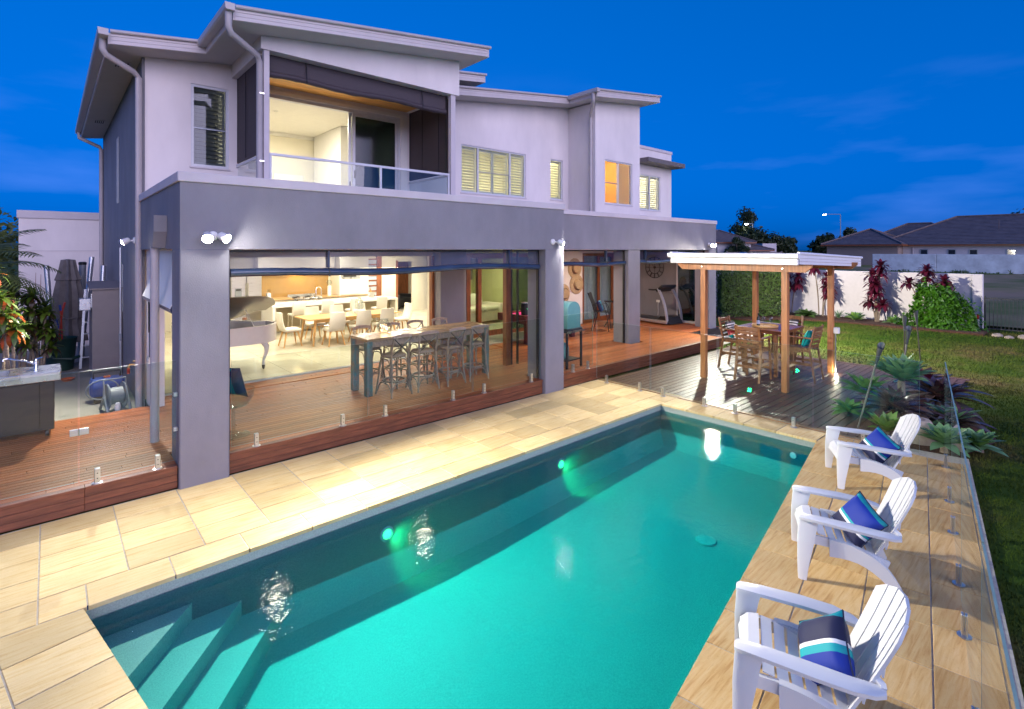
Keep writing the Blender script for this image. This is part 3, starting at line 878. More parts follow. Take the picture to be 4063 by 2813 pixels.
# projecting block to the right
wall_y('wall', M['render_white'], 12.50, 14.83, S2, 3.4, 10.19, .2, [(12.97, 14.41, 4.41, 5.79)])
hb('wall', M['render_white'], 12.502, 12.70, 10.391, 11.5, 3.4, 7.48)
hb('wall', M['render_white'], 14.63, 14.829, 10.391, 16, 3.4, 7.70)
wall_y('wall', M['render_white'], 14.83, 18.62, lambda x: 6.76, 3.4, WY, .2, [(16.40, 17.83, 4.46, 5.80)])
hb('wall', M['render_white'], 18.42, 18.619, 11.501, 17, 0.0, 6.76)
hb('parapet_cap', M['render_cap'], 14.85, 18.65, 11.27, 11.53, 6.761, 6.87, b=.008)
hb('window_awning', mat('awning', (0.16, 0.14, 0.135), .6), 16.2, 18.72, 10.75, 11.298, 6.17, 6.33, b=.006)
# balcony: deep beam, side posts, timber ceiling, floor, rail
FBY = 9.39
mb = MB(); mb.prism_y([(2.68, 6.37), (6.80, 6.37), (6.80, S1(6.80)-.002), (2.68, S1(2.68)-.002)], FBY, FBY+.22)
mb.build('balcony_beam', M['render_white'], house)
for x0, x1 in ((2.681, 2.90), (6.58, 6.799)):
    mb = MB(); mb.prism_y([(x0, 6.33), (x1, 6.33), (x1, S1(x1)-.003), (x0, S1(x0)-.003)], FBY+.221, 11.299)
    mb.build('balcony_beam', M['render_white'], house)
hb('balcony_post', M['render_cap'], 2.735, 2.825, FBY+.03, FBY+.14, 3.66, 6.37, b=.004)
hb('balcony_post', M['render_cap'], 6.60, 6.72, FBY+.03, FBY+.14, 3.66, 6.37, b=.004)
hb('balcony_floor', M['render_cap'], 2.70, 6.78, FBY+.02, 11.29, 3.665, 3.92)
yb = 9.62
while yb < 11.26:
    hb('ceiling_board', M['timber_ceiling'], 2.905, 6.575, yb, yb+.105, 6.34, 6.355)
    yb += .107
hb('balcony_ceiling_batten', M['dark_under'], 2.905, 6.575, 9.615, 11.29, 6.356, 6.37)

def rail(x0, x1, y, z0, z1, mids):
    r = empty('balcony_rail', (0, 0, 0), 0, house)
    hb('top_rail', M['alu_white'], x0, x1, y-.025, y+.025, z1-.045, z1, parent=r, b=.006)
    hb('bottom_rail', M['alu_white'], x0, x1, y-.02, y+.02, z0, z0+.03, parent=r)
    for x in (x0+.02, *mids, x1-.02): hb('rail_post', M['alu_white'], x-.02, x+.02, y-.02, y+.02, z0+.031, z1-.046, parent=r)
    xs_ = (x0+.02, *mids, x1-.02)
    for a, b in zip(xs_[:-1], xs_[1:]): hb('rail_glass', M['window_glass'], a+.022, b-.022, y-.004, y+.004, z0+.032, z1-.047, parent=r)
rail(2.83, 6.58, FBY+.08, 3.93, 4.63, (4.93,))
for xs0, lab in ((2.79, 0), (6.66, 1)):
    r = empty('balcony_rail', (0, 0, 0), 0, house)
    hb('top_rail', M['alu_white'], xs0-.025, xs0+.025, FBY+.145, 11.29, 4.585, 4.63, parent=r)
    hb('rail_glass', M['window_glass'], xs0-.004, xs0+.004, FBY+.15, 11.28, 3.96, 4.58, parent=r)
# roofs: sloping slab with fascia boards, capping and gutter
def roof_slab(S, x0, x1, y0, y1, z_off=0.0):
    mb = MB(); t = .05
    mb.prism_y([(x0, S(x0)+z_off), (x1, S(x1)+z_off), (x1, S(x1)+z_off+t), (x0, S(x0)+z_off+t)], y0, y1)
    return mb.build('soffit', M['soffit'], house)
def fascia_y(S, x0, x1, y, h=.19, rail_h=.035):
    """sloping fascia along x on plane y, in three ribs, with roll-top capping"""
    mb = MB()
    for k in range(3):
        a, b = k*h/3, (k+1)*h/3-.006; d = .022 if k == 1 else .026
        mb.prism_y([(x0, S(x0)+a), (x1, S(x1)+a), (x1, S(x1)+b), (x0, S(x0)+b)], y-d, y)
    mb.prism_y([(x0+.001, S(x0)-.004), (x1-.001, S(x1)-.004), (x1-.001, S(x1)+h-.008), (x0+.001, S(x0)+h-.008)], y-.012, y)
    mb.build('fascia', M['fascia'], house)
    MB().tube([(x0, y-.045, S(x0)+h+.01), (x1+.05, y-.045, S(x1+.05)+h+.01)], .032, 10).build('roof_capping', M['gutter'], house, smooth=True)
def roof_top(S, x0, x1, y0, y1, h=.20):
    mb = MB(); mb.prism_y([(x0, S(x0)+.06), (x1, S(x1)+.06), (x1, S(x1)+h), (x0, S(x0)+h)], y0, y1)
    mb.build('roof', M['roof_sheet'], house)
def gutter_x(x, y0, y1, z, w=.13, h=.11):
    prof = [(x, z), (x, z+.012), (x-w+.025, z+.012), (x-w+.008, z+.03), (x-w+.01, z+h-.015), (x-w-.006, z+h), (x-w-.012, z+h-.012), (x-w-.004, z+.02), (x-w+.02, z)]
    mb = MB(); mb.prism_y(prof[::-1], y0, y1)
    mb.box(x-w, x-.002, y0-.004, y0, z, z+h-.005); mb.box(x-w, x-.002, y1, y1+.004, z, z+h-.005)
    mb.build('gutter', M['gutter'], house)
roof_slab(S1, .745, 8.58, 10.75, 20.4); roof_top(S1, .75, 8.57, 10.76, 20.4)
fascia_y(S1, .745, 2.14, 10.75); fascia_y(S1, 7.22, 8.58, 10.75)
roof_slab(S1, 2.15, 7.20, 8.89, 10.749); roof_top(S1, 2.16, 7.19, 8.90, 10.755)
fascia_y(S1, 2.15, 7.20, 8.89)
hb('fascia', M['fascia'], .72, .744, 10.74, 20.4, S1(.745)-.004, S1(.745)+.18)
gutter_x(.72, 10.60, 20.2, S1(.745)+.09)
hb('fascia', M['fascia'], 2.124, 2.148, 8.87, 10.72, S1(2.15)-.004, S1(2.15)+.18)
gutter_x(2.124, 8.74, 10.71, S1(2.15)+.09)
hb('fascia', M['fascia'], 7.201, 7.225, 8.87, 10.72, S1(7.2)-.004, S1(7.2)+.18)
hb('fascia', M['fascia'], 8.581, 8.605, 10.72, 20.4, S1(8.58)-.004, S1(8.58)+.18)
roof_slab(S2, 7.3, 15.20, 10.75, 16, -.0); roof_top(S2, 7.3, 15.19, 10.76, 16)
fascia_y(S2, 7.3, 11.94, 10.75)
roof_slab(S2, 11.95, 15.20, 9.69, 10.749); roof_top(S2, 11.96, 15.19, 9.70, 10.755)
fascia_y(S2, 11.95, 15.20, 9.69)
hb('fascia', M['fascia'], 11.924, 11.948, 9.67, 10.72, S2(11.95)-.004, S2(11.95)+.18)
gutter_x(11.924, 9.54, 10.71, S2(11.95)+.09)
hb('fascia', M['fascia'], 15.201, 15.225, 9.67, 16, S2(15.2)-.004, S2(15.2)+.18)
# soffit vents under the left eave
for y in (11.9, 17.6):
    v = empty('eave_vent', (1.0, y, S1(1.0)-.012), 0, house)
    hb('vent_frame', M['gutter'], -.12, .12, -.2, .2, 0, .01, parent=v)
    for k in range(5): hb('vent_slat', M['dark_under'], -.09+.04*k, -.07+.04*k, -.17, .17, -.004, 0, parent=v)
# downpipes with their offsets
def pipe(pts, r=.05):
    MB().tube(pts, r, 12).build('downpipe', M['pipe'], house, smooth=True)
gz = S1(.745)+.09
pipe([(.66, 10.86, gz), (.66, 10.86, gz-.16), (.70, 10.88, gz-.24), (1.10, 11.16, gz-.36), (1.18, 11.22, gz-.44), (1.18, 11.22, .06)], .052)
pipe([(.66, 19.9, gz), (.66, 19.9, gz-.16), (1.14, 20.0, gz-.36), (1.18, 20.0, gz-.44), (1.18, 20.0, .2)], .052)
g2 = S1(2.15)+.09
pipe([(2.06, 8.86, g2), (2.06, 8.86, g2-.22), (2.10, 8.90, g2-.30), (2.62, 9.40, g2-.37), (2.675, 9.46, g2-.46), (2.675, 9.46, 3.67)], .052)
g4 = S2(11.95)+.09
pipe([(11.86, 9.75, g4), (11.86, 9.75, g4-.2), (11.92, 9.80, g4-.28), (12.36, 10.26, g4-.42), (12.43, 10.32, g4-.52), (12.43, 10.32, 3.66)], .052)
for z in (5.6, 4.45): hb('pipe_bracket', M['chrome'], 2.66, 2.735, 9.40, 9.52, z, z+.025)
# the low block behind the side yard
garage = thing('garage_block', 'plain lavender white rendered wall block behind the side yard with a grey cap', 'building')
MB().box(-.64, 1.23, 20.2, 26, 0.0, 3.86).build('wall', M['render_white'], garage)
MB().bbox(-.68, 1.233, 20.16, 26.05, 3.861, 4.08, .01).build('wall_cap', M['render_cap'], garage)
MB().box(-.50, 1.15, 20.185, 20.199, 2.92, 2.935).build('wall_joint', M['render_cap'], garage)

# ------------------------------------------------------------------ windows
M['smoke_glass'] = glassmat('smoke_glass', (0.55, 0.60, 0.64), 1.55)
def win(x0, x1, z0, z1, y, bars=(), fr=.045, slats=None, glass='window_glass', hbar=(), depth=.07, panels=None, frame='alu_grey', yin=.05):
    w = empty('window', ((x0+x1)/2, y+yin, z0), 0, house)
    W = (x1-x0)/2; H = z1-z0
    mb = MB()
    mb.box(-W, -W+fr, 0, depth, 0, H); mb.box(W-fr, W, 0, depth, 0, H)
    mb.box(-W+fr, W-fr, 0, depth, 0, fr); mb.box(-W+fr, W-fr, 0, depth, H-fr, H)
    for b in bars: mb.box(b-(x0+x1)/2-.025, b-(x0+x1)/2+.025, .001, depth-.001, fr, H-fr)
    mb.build('frame', M[frame], w)
    for za, xa, xb in hbar: MB().box(xa-(x0+x1)/2, xb-(x0+x1)/2, .01, .04, za-z0-.012, za-z0+.012).build('glazing_bar', M['alu_grey'], w)
    eds = [x0+fr, *bars, x1-fr]
    for a, b in zip(eds[:-1], eds[1:]):
        MB().box(a-(x0+x1)/2+.002, b-(x0+x1)/2-.002, .03, .036, fr+.001, H-fr-.001).build('pane', M[glass], w)
    MB().box(-W-.02, W+.02, -.05, -.002, -.03, -.002).build('sill', M['render_cap'], w)
    if slats:
        for a, b, gap, tilt in slats:
            c = (a+b)/2-(x0+x1)/2; hw = (b-a)/2-.035
            mb = MB()
            mb.box(c-hw-.035, c-hw, .10, .13, fr, H-fr); mb.box(c+hw, c+hw+.035, .10, .13, fr, H-fr)
            mb.box(c-hw, c+hw, .10, .13, fr, fr+.06); mb.box(c-hw, c+hw, .10, .13, H-fr-.06, H-fr)
            mb.build('shutter_frame', M['shutter'], w)
            z = fr+.10
            sm = MB(); sm.box(-hw, hw, -.032, .032, -.004, .004); me = sm.mesh('shutter_slat'); me.materials.append(M['shutter'])
            while z < H-fr-.08:
                inst('shutter_slat', me, w, (c, .115, z), (radians(tilt), 0, 0)); z += gap
    return w
win(1.99, 2.635, 4.53, 6.09, WY, (), .05, [(2.04, 2.585, .078, -46)], glass='smoke_glass', hbar=((5.27, 2.04, 2.585),), frame='alu_white', yin=.02)
win(8.24, 10.62, 4.50, 5.80, WY, (8.84, 10.02), .04, [(8.28, 8.82, .078, -32), (8.88, 9.42, .078, -14), (9.44, 9.98, .078, -14), (10.04, 10.58, .078, -32)], hbar=((5.12, 8.87, 9.99),), frame='alu_white', yin=.03)
win(11.67, 12.24, 4.53, 5.80, WY, (), .04, [(11.71, 12.20, .078, -16)], frame='alu_white', yin=.03)
win(12.97, 14.41, 4.41, 5.79, 10.19, (13.69,), .04, hbar=((5.08, 13.0, 13.67),), frame='alu_white', yin=.03)
win(16.40, 17.83, 4.46, 5.80, WY, (17.14,), .04, [(16.44, 17.12, .078, -16), (17.16, 17.79, .078, -22)], hbar=((5.12, 16.44, 17.12),), frame='alu_white', yin=.03)
# frosted half of the bathroom window
MB().box(13.72, 14.37, 10.30, 10.305, 4.46, 5.74).build('frosted_pane', leafmat('frosted', (0.80, 0.76, 0.58), (0.76, 0.72, 0.54), .5, .85), house)
# narrow slit windows in the side wall
for y, z0, z1 in ((15.5, 4.1, 5.6), (14.6, 1.6, 2.6)):
    w = empty('slit_window', (1.232, y, z0), 0, house)
    MB().box(-.004, .0, -.12, .12, 0, z1-z0).build('pane', mat('slit_glass', (0.20, 0.14, 0.12), .2), w)
    mb = MB(); mb.box(-.02, .001, -.15, -.121, -.03, z1-z0+.03); mb.box(-.02, .001, .121, .15, -.03, z1-z0+.03); mb.build('frame', M['alu_grey'], w)

# ------------------------------------------------------------------ balcony sliding door
bd = empty('balcony_door', (0, WY, 0), 0, house)
mb = MB()
mb.box(3.22, 3.30, .01, .14, 3.98, 6.17); mb.box(6.36, 6.42, .01, .14, 3.98, 6.17); mb.box(3.30, 6.36, .01, .14, 6.10, 6.17); mb.box(3.30, 6.36, .01, .14, 3.98, 4.03)
mb.build('door_frame', M['alu_white'], bd)
MB().box(6.421, 6.60, -.02, -.001, 3.93, 6.25).build('architrave', M['white_paint'], bd)
MB().box(2.95, 6.42, -.02, -.001, 6.175, 6.25).build('architrave', M['white_paint'], bd)
def leaf(x0, x1, y, glass, name='sliding_leaf', z0=4.035, z1=6.095, fr=.065):
    l = empty(name, (0, 0, 0), 0, bd)
    return l
def door_leaf(parent, x0, x1, y, z0, z1, glass, m_='alu_white', fr=.065, t=.035):
    """one glazed door leaf: stile frame with its pane let in"""
    mb = MB()
    mb.box(x0, x0+fr, y, y+t, z0, z1); mb.box(x1-fr, x1, y, y+t, z0, z1); mb.box(x0+fr, x1-fr, y, y+t, z0, z0+fr*1.4); mb.box(x0+fr, x1-fr, y, y+t, z1-fr, z1)
    mb.build('door_leaf', M[m_], parent)
    MB().box(x0+fr+.001, x1-fr-.001, y+t*.4, y+t*.4+.006, z0+fr*1.4+.001, z1-fr-.001).build('door_pane', M[glass], parent)
M['fly_mesh'] = glassmat('fly_mesh', (0.10, 0.13, 0.14), 1.6, .12)
door_leaf(bd, 5.20, 6.355, .03, 4.035, 6.095, 'fly_mesh')
door_leaf(bd, 5.12, 6.34, .075, 4.035, 6.095, 'window_glass')
MB().bbox(5.235, 5.255, -.02, .029, 4.60, 4.78, .004).build('door_handle', M['black_plastic'], bd)
MB().bbox(5.14, 5.16, .04, .074, 4.35, 4.52, .004).build('door_handle', M['black_plastic'], bd)

# roller blinds of dark mesh on the balcony
def blind(label, pts_build, m_, loc=(0, 0, 0)):
    t = thing('outdoor_blind', label, 'blind', loc)
    return t
t = thing('outdoor_blind', 'dark mesh blind let down on the left side of the upstairs balcony', 'blind', (2.79, 10.35, 4.66), 0, 'balcony blinds')
MB().box(-.006, .006, -.76, .92, 0.03, 1.68).build('cloth', M['blind_mesh'], t)
MB().tube([(0, -.78, .015), (0, .92, .015)], .02, 8).build('bottom_bar', M['blind_mesh'], t, smooth=True)
for y in (-.79, .925): MB().box(-.015, .015, y-.012, y+.012, 0, 1.68).build('guide', M['black_plastic'], t)
for y in (-.35, .35): MB().tube([(-.012, y, .02), (-.012, y, 1.66)], .005, 5).build('cord', M['black_plastic'], t)
t = thing('outdoor_blind', 'dark mesh blind let down on the right side of the upstairs balcony', 'blind', (6.67, 10.35, 4.66), 0, 'balcony blinds')
MB().box(-.006, .006, -.76, .92, 0.03, 1.68).build('cloth', M['blind_mesh'], t)
MB().tube([(0, -.78, .015), (0, .92, .015)], .02, 8).build('bottom_bar', M['blind_mesh'], t, smooth=True)
for y in (-.79, .925): MB().box(-.015, .015, y-.012, y+.012, 0, 1.68).build('guide', M['black_plastic'], t)
for y in (-.35, .35): MB().tube([(-.012, y, .02), (-.012, y, 1.66)], .005, 5).build('cord', M['black_plastic'], t)
t = thing('outdoor_blind', 'dark mesh blind half rolled up along the front of the upstairs balcony', 'blind', (4.70, FBY+.20, 6.0), 0, 'balcony blinds')
MB().box(-1.86, 1.87, 0, .01, .05, .36).build('cloth', M['blind_mesh'], t)
rp = [(-1.86+i*.124, .0+.005*sin(i*1.7), .02+.018*sin(i*.4)) for i in range(31)]
MB().tube(rp, [.055+.006*sin(i*2.1) for i in range(31)], 10).build('roll', M['blind_mesh'], t, smooth=True)
for x in (-1.2, 1.25): MB().tube([(x, -.065, -.03), (x, -.06, .1), (x, -.01, .36)], .008, 5).build('strap', M['black_plastic'], t)
MB().box(-1.885, -1.865, -.02, .03, -1.4, .36).build('guide', M['black_plastic'], t)
MB().box(1.872, 1.892, -.02, .03, -1.4, .36).build('guide', M['black_plastic'], t)
# ------------------------------------------------------------------ rooms behind the glass
def lamp_point(parent, loc, e, col=(1, .91, .74), r=.05, kind='POINT', size=.3, rot=(0, 0, 0), name='lamp_light'):
    ld = bpy.data.lights.new(name, kind); ld.energy = e; ld.color = col
    if kind == 'AREA': ld.shape = 'DISK'; ld.size = size
    else: ld.shadow_soft_size = r
    o = bpy.data.objects.new(name, ld); COL.objects.link(o); o.location = loc; o.rotation_euler = rot
    if parent: o.parent = parent
    return o
M['down_lens'] = emat('down_lens', (1.0, 0.90, 0.70), 22.0)
NLAB = {}
def downlight(x, y, z, e, label, col=(1, .91, .74), group=None):
    t = thing('downlight', label, 'lamp', (x, y, z), 0, group)
    mb = MB(); mb.lathe([(.055, -.004), (.06, -.008), (.045, -.012), (.042, -.002)], 14); mb.build('rim', M['white_paint'], t, smooth=True)
    mb = MB(); mb.lathe([(.040, -.003), (.03, -.0035)], 14); mb.build('lens', M['down_lens'], t)
    lamp_point(t, (0, 0, -.03), e, col, kind='AREA', size=.25)
    return t
def room(x0, x1, y0, y1, z0, z1, wall, floor=None, front=False):
    hb('room_wall', M[wall], x0-.05, x0, y0, y1, z0, z1); hb('room_wall', M[wall], x1, x1+.05, y0, y1, z0, z1)
    hb('room_wall', M[wall], x0, x1, y1, y1+.05, z0, z1)
    hb('room_ceiling', M['ceiling_white'], x0, x1, y0, y1, z1, z1+.05)
    if floor: hb('room_floor', M[floor], x0, x1, y0, y1, z0-.05, z0)
room(2.5, 6.85, 11.52, 15.6, 3.95, 6.32, 'cream_wall', 'cream_wall')
hb('cornice', M['ceiling_white'], 2.5, 6.85, 15.52, 15.598, 6.22, 6.319)
hb('room_wall', M['white_paint'], 5.95, 6.84, 13.6, 13.7, 3.95, 6.31)
hb('room_wall', M['white_paint'], 5.90, 5.949, 13.6, 15.5, 3.95, 6.31)
downlight(4.1, 13.2, 6.318, 130, 'lit round downlight in the ceiling of the upstairs balcony room')
pic = thing('framed_picture', 'pale framed abstract picture on the cream wall of the upstairs room', 'picture', (5.20, 15.585, 4.05))
MB().bbox(-.42, .42, -.03, 0, 0, 1.1, .006).build('frame', M['white_paint'], pic)
MB().box(-.27, .27, -.034, -.0305, .2, .9).build('print', M['artwork'], pic)
room(7.2, 12.45, 11.52, 14.5, 4.0, 6.4, 'cream_wall', 'cream_wall')
downlight(9.4, 12.9, 6.398, 60, 'downlight behind the shuttered three part upstairs window', (1, .9, .55))
downlight(11.9, 12.6, 6.398, 40, 'downlight behind the narrow shuttered upstairs window', (1, .9, .55))
room(12.75, 14.6, 10.42, 12.4, 4.0, 6.4, 'amber_tile', 'amber_tile')
downlight(13.3, 11.3, 6.398, 70, 'downlight in the amber tiled upstairs bathroom', (1, .80, .45))
room(14.9, 18.35, 11.52, 14, 4.0, 6.4, 'cream_wall', 'cream_wall')
downlight(17.0, 12.6, 6.398, 90, 'downlight behind the shutters of the farthest upstairs window', (1, .9, .7))
room(1.55, 2.45, 11.52, 14, 4.0, 6.3, 'cream_wall', 'cream_wall')
downlight(2.0, 12.7, 6.298, 3, 'dim downlight behind the closed shutters of the left window', (1, .85, .5))

# ---- ground floor living room and kitchen
zf = 0.30
floor = empty('living_room_floor', (0, 0, 0)); floor['kind'] = 'structure'
MB().box(1.5, 12.9, 11.36, 23.0, .1, zf-.006).build('screed', M['grout'], floor)
tm = MB(); tm.bbox(-.3975, .3975, -.3975, .3975, -.005, 0, .002); tme = tm.mesh('floor_tile'); tme.materials.append(M['floor_tile'])
for i in range(14):
    for j in range(11):
        x = 1.9+.8*i; y = 11.80+.8*j
        if x > 8.0+(y-12.2)*.64: continue
        inst('floor_tile', tme, floor, (x, y, zf))
hb('room_wall', M['cream_wall'], 1.482, 1.55, 11.501, 20.0, zf-.1, 3.02)
hb('room_ceiling', M['ceiling_white'], 1.5, 13, 11.36, 20.0, 3.03, 3.08)
hb('door_header', M['render_white'], 1.5, 7.40, 11.352, 11.50, 2.80, 3.02)
# back wall with the doorway to the study on its right
wall_y('room_wall', M['cream_wall'], 1.55, 13.0, lambda x: 3.02, zf, 20.0, .1, [(11.20, 11.95, zf, 2.45)])
hb('doorway_jamb', M['timber_dark'], 11.13, 11.199, 19.93, 20.12, zf, 2.5)
# study beyond
hb('room_wall', M['timber_dark'], 10.6, 13.2, 22.4, 22.5, zf, 3.0)
hb('room_ceiling', M['ceiling_white'], 10.6, 13.2, 20.11, 22.4, 2.98, 3.02)
hb('room_wall', M['cream_wall'], 13.15, 13.2, 20.11, 22.4, zf, 2.98)
hb('room_wall', M['cream_wall'], 10.55, 10.6, 20.11, 22.4, zf, 2.98)
downlight(11.7, 21.2, 2.975, 12, 'downlight in the study seen through the doorway')
rc = thing('recliner', 'black leather recliner in the study beyond the doorway', 'armchair', (12.05, 21.3, zf), radians(20))
MB().bbox(-.42, .42, -.4, .4, .12, .48, .06).build('seat', M['black_plastic'], rc, smooth=True)
mb = MB(); mb.M = Matrix.Translation((0, .34, .4)) @ Matrix.Rotation(radians(-14), 4, 'X'); mb.bbox(-.4, .4, -.1, .14, 0, .72, .07); mb.build('backrest', M['black_plastic'], rc, smooth=True)
for sx in (-1, 1): MB().bbox(sx*.45-.09, sx*.45+.09, -.42, .35, 0, .62, .05).build('arm_rest', M['black_plastic'], rc, smooth=True)
up_ = thing('upright_cabinet', 'dark red timber cabinet beside the study doorway', 'cabinet', (11.35, 21.2, zf))
MB().bbox(-.3, .3, -.3, .3, 0, 1.25, .01).build('body', M['timber_dark'], up_); MB().bbox(-.33, .33, -.34, .33, 1.2505, 1.30, .008).build('top', M['timber_dark'], up_)
for k in range(2): MB().bbox(-.26, .26, -.318, -.301, .1+.58*k, .62+.58*k, .008).build('door', M['timber_dark'], up_)
# ground floor pillars and timber jambs
hb('inner_pillar', M['render_grey'], 7.40, 8.12, 11.02, 11.50, .24, 3.02)
hb('door_jamb', M['timber_dark'], 7.33, 7.398, 11.30, 11.44, .24, 2.80)
hb('room_wall', M['cream_wall'], 8.0, 8.121, 11.51, 12.6, zf, 3.02)
MB().prism([(8.13, 12.61), (8.17, 12.585), (12.62, 19.60), (12.58, 19.63)], zf, 3.02).build('room_wall', M['white_paint'], house)
MB().prism([(8.172, 12.584), (8.21, 12.56), (12.66, 19.57), (12.622, 19.599)], zf, 3.02).build('room_wall', M['lime_wall'], house)
hb('terrace_wall', M['render_grey'], 8.122, 9.28, 12.46, 12.60, .2, 3.02)
hb('terrace_wall', M['render_grey'], 8.122, 8.30, 11.501, 12.455, .2, 3.02)
# door track at the edge of the living room
hb('door_track', M['timber_dark'], 1.5, 7.33, 11.40, 11.44, .25, zf+.004)
hb('door_track', M['alu_grey'], 1.5, 7.33, 11.34, 11.395, .24, zf+.002)
hb('door_sill', M['render_cap'], 1.5, 7.33, 11.325, 11.339, .22, zf-.004)

# ---- lounge to the right, behind timber framed sliding doors
MB().prism([(8.3, 12.55), (13, 12.55), (13, 17), (11.05, 17)], .1, zf).build('lounge_floor', M['floor_tile'], floor)
hb('room_wall', M['lime_wall'], 10.98, 13.0, 16.9, 17.0, zf, 3.02)
hb('room_wall', M['lime_wall'], 12.9, 13.0, 12.6, 16.9, zf, 3.02)
ld_ = empty('lounge_door', (0, 12.46, 0), 0, house)
door_leaf(ld_, 9.30, 9.86, .0, .24, 2.85, 'window_glass', 'timber_dark', .14, .045)
door_leaf(ld_, 9.70, 11.00, .05, .24, 2.85, 'window_glass', 'timber_dark', .16, .045)
door_leaf(ld_, 10.95, 12.9, .0, .24, 2.85, 'tint_glass', 'timber_dark', .12, .045)
wall_y('terrace_wall', M['render_white'], 12.92, 17.7, lambda x: 3.02, .2, 12.46, .14, [(14.55, 16.5, .2, 2.85)])
for k, (xx, yy) in enumerate(((9.4, 14.0), (11.4, 14.4))):
    downlight(xx, yy, 3.02, 30, ('left' if k == 0 else 'right') + ' downlight over the cream sofa in the lounge', (1, .95, .55))
art = thing('wall_canvas', 'large grey abstract canvas hanging above the cream sofa', 'picture', (12.0, 16.87, 1.75))
MB().bbox(-.85, .85, -.04, 0, 0, 1.1, .006).build('canvas', M['lounge_art'], art)
sofa = thing('sofa', 'cream leather sofa behind the timber sliding doors', 'sofa', (11.2, 14.9, zf), radians(8))
MB().bbox(-1.2, 1.2, -.45, .45, .1, .45, .05).build('base', M['white_leather'], sofa, smooth=True)
for k in range(3):
    MB().bbox(-1.15+.77*k, -.40+.77*k, -.47, .3, .455, .60, .05).build('seat_cushion', M['white_leather'], sofa, smooth=True)
    mb = MB(); mb.M = Matrix.Translation((0, .32, .5)) @ Matrix.Rotation(radians(-12), 4, 'X'); mb.bbox(-1.15+.77*k, -.40+.77*k, -.02, .2, 0, .55, .06)
    mb.build('back_cushion', M['white_leather'], sofa, smooth=True)
for sx in (-1, 1): MB().bbox(sx*1.32-.14, sx*1.32+.14, -.47, .5, .05, .68, .06).build('arm_rest', M['white_leather'], sofa, smooth=True)

def cushion(parent_name, label, m_, loc, rot, size=.46, t=.15, group=None, cat='cushion'):
    """plump square cushion with pinched corners"""
    n = 12; vs = []; fs = []
    def P(i, j, s):
        u = -1+2*i/n; v = -1+2*j/n
        ku = 1-.10*(1-abs(v)**2.0)*abs(u)**3 if abs(u) > .0 else 1
        x = u*size/2*(1-.07*(1-v*v)*abs(u)**2); y = v*size/2*(1-.07*(1-u*u)*abs(v)**2)
        h = max(0.0, (1-u**4)*(1-v**4))**.55
        wr = .006*sin(9*u+3*v)*(abs(u*v))
        return (x, y, s*(t/2*h)+.003*s+wr)
    for s in (1, -1):
        b = len(vs)
        for i in range(n+1):
            for j in range(n+1): vs.append(P(i, j, s))
        for i in range(n):
            for j in range(n):
                a = b+i*(n+1)+j; q = (a, a+n+1, a+n+2, a+1)
                fs.append(q if s > 0 else q[::-1])
    rim = [(i, 0) for i in range(n)]+[(n, j) for j in range(n)]+[(n-i, n) for i in range(n)]+[(0, n-j) for j in range(n)]
    o0 = (n+1)*(n+1)
    for k in range(len(rim)):
        a = rim[k]; c = rim[(k+1) % len(rim)]
        ia = a[0]*(n+1)+a[1]; ic = c[0]*(n+1)+c[1]
        fs.append((ia, ia+o0, ic+o0, ic))
    mb = MB(); mb.add(vs, fs)
    t_ = empty('cushion', loc); t_.rotation_euler = rot; tag(t_, label, cat, group)
    mb.build('cover', m_, t_, smooth=True, autos=70)
    pip = [( *P(i, j, 0)[:2], 0) for i, j in rim]; pip.append(pip[0])
    MB().tube(pip, .006, 5, cap=False).build('piping', M['navy_cloth'], t_, smooth=True)
    return t_
M['pattern_cushion'] = mat('pattern_cushion', (0.75, 0.72, 0.62), .8, scale=16, col2=(0.02, 0.02, 0.03), detail=0)
cushion('c', 'black and cream patterned cushion on the cream sofa', M['pattern_cushion'], (10.35, 14.42, zf+.83), (radians(68), 0, radians(8)), .46)

# ---- kitchen
kit = thing('kitchen_bench', 'back kitchen bench with timber top under the bronze splashback', 'kitchen bench', (0, 0, zf))
MB().box(5.45, 9.3, 19.0, 19.99, .08, .885).build('carcass', M['bench_white'], kit)
MB().bbox(5.42, 9.32, 18.93, 19.99, .886, .925, .004).build('bench_top', M['bench_wood'], kit)
for k in range(6): MB().bbox(5.47+.63*k, 5.47+.63*k+.61, 18.975, 18.999, .1, .86, .004).build('cupboard_door', M['bench_white'], kit)
MB().box(5.56, 8.16, 19.965, 19.989, .926, 1.95).build('splashback', M['splashback'], kit)
MB().box(5.45, 8.2, 19.45, 19.99, 1.96, 2.72).build('overhead_cupboard', M['bench_white'], kit)
M['strip_light'] = emat('strip_light', (1.0, 0.92, 0.70), 5.0)
MB().box(5.5, 8.15, 19.46, 19.5, 1.945, 1.958).build('strip_lamp', M['strip_light'], kit)
lamp_point(kit, (7.0, 19.6, 1.93), 9, (1, .62, .22), kind='AREA', size=.4)
tow = thing('oven_tower', 'white oven tower with built in microwave beside the bench', 'cupboard', (8.78, 19.4, zf))
MB().box(-.55, .62, -.35, .58, 0, 2.71).build('carcass', M['bench_white'], tow)
MB().bbox(-.5, .2, -.37, -.351, .95, 1.50, .006).build('panel_door', M['bench_white'], tow)
MB().bbox(-.5, .25, -.375, -.351, 1.56, 1.98, .006).build('microwave', M['stainless'], tow)
MB().box(-.42, .1, -.379, -.376, 1.62, 1.92).build('microwave_glass', M['black_plastic'], tow)
fr = thing('fridge', 'stainless steel double door fridge with ice dispenser behind the piano', 'fridge', (4.95, 19.35, zf))
MB().bbox(-.48, .48, -.36, .4, .02, 1.80, .01).build('body', M['grey_plastic'], fr)
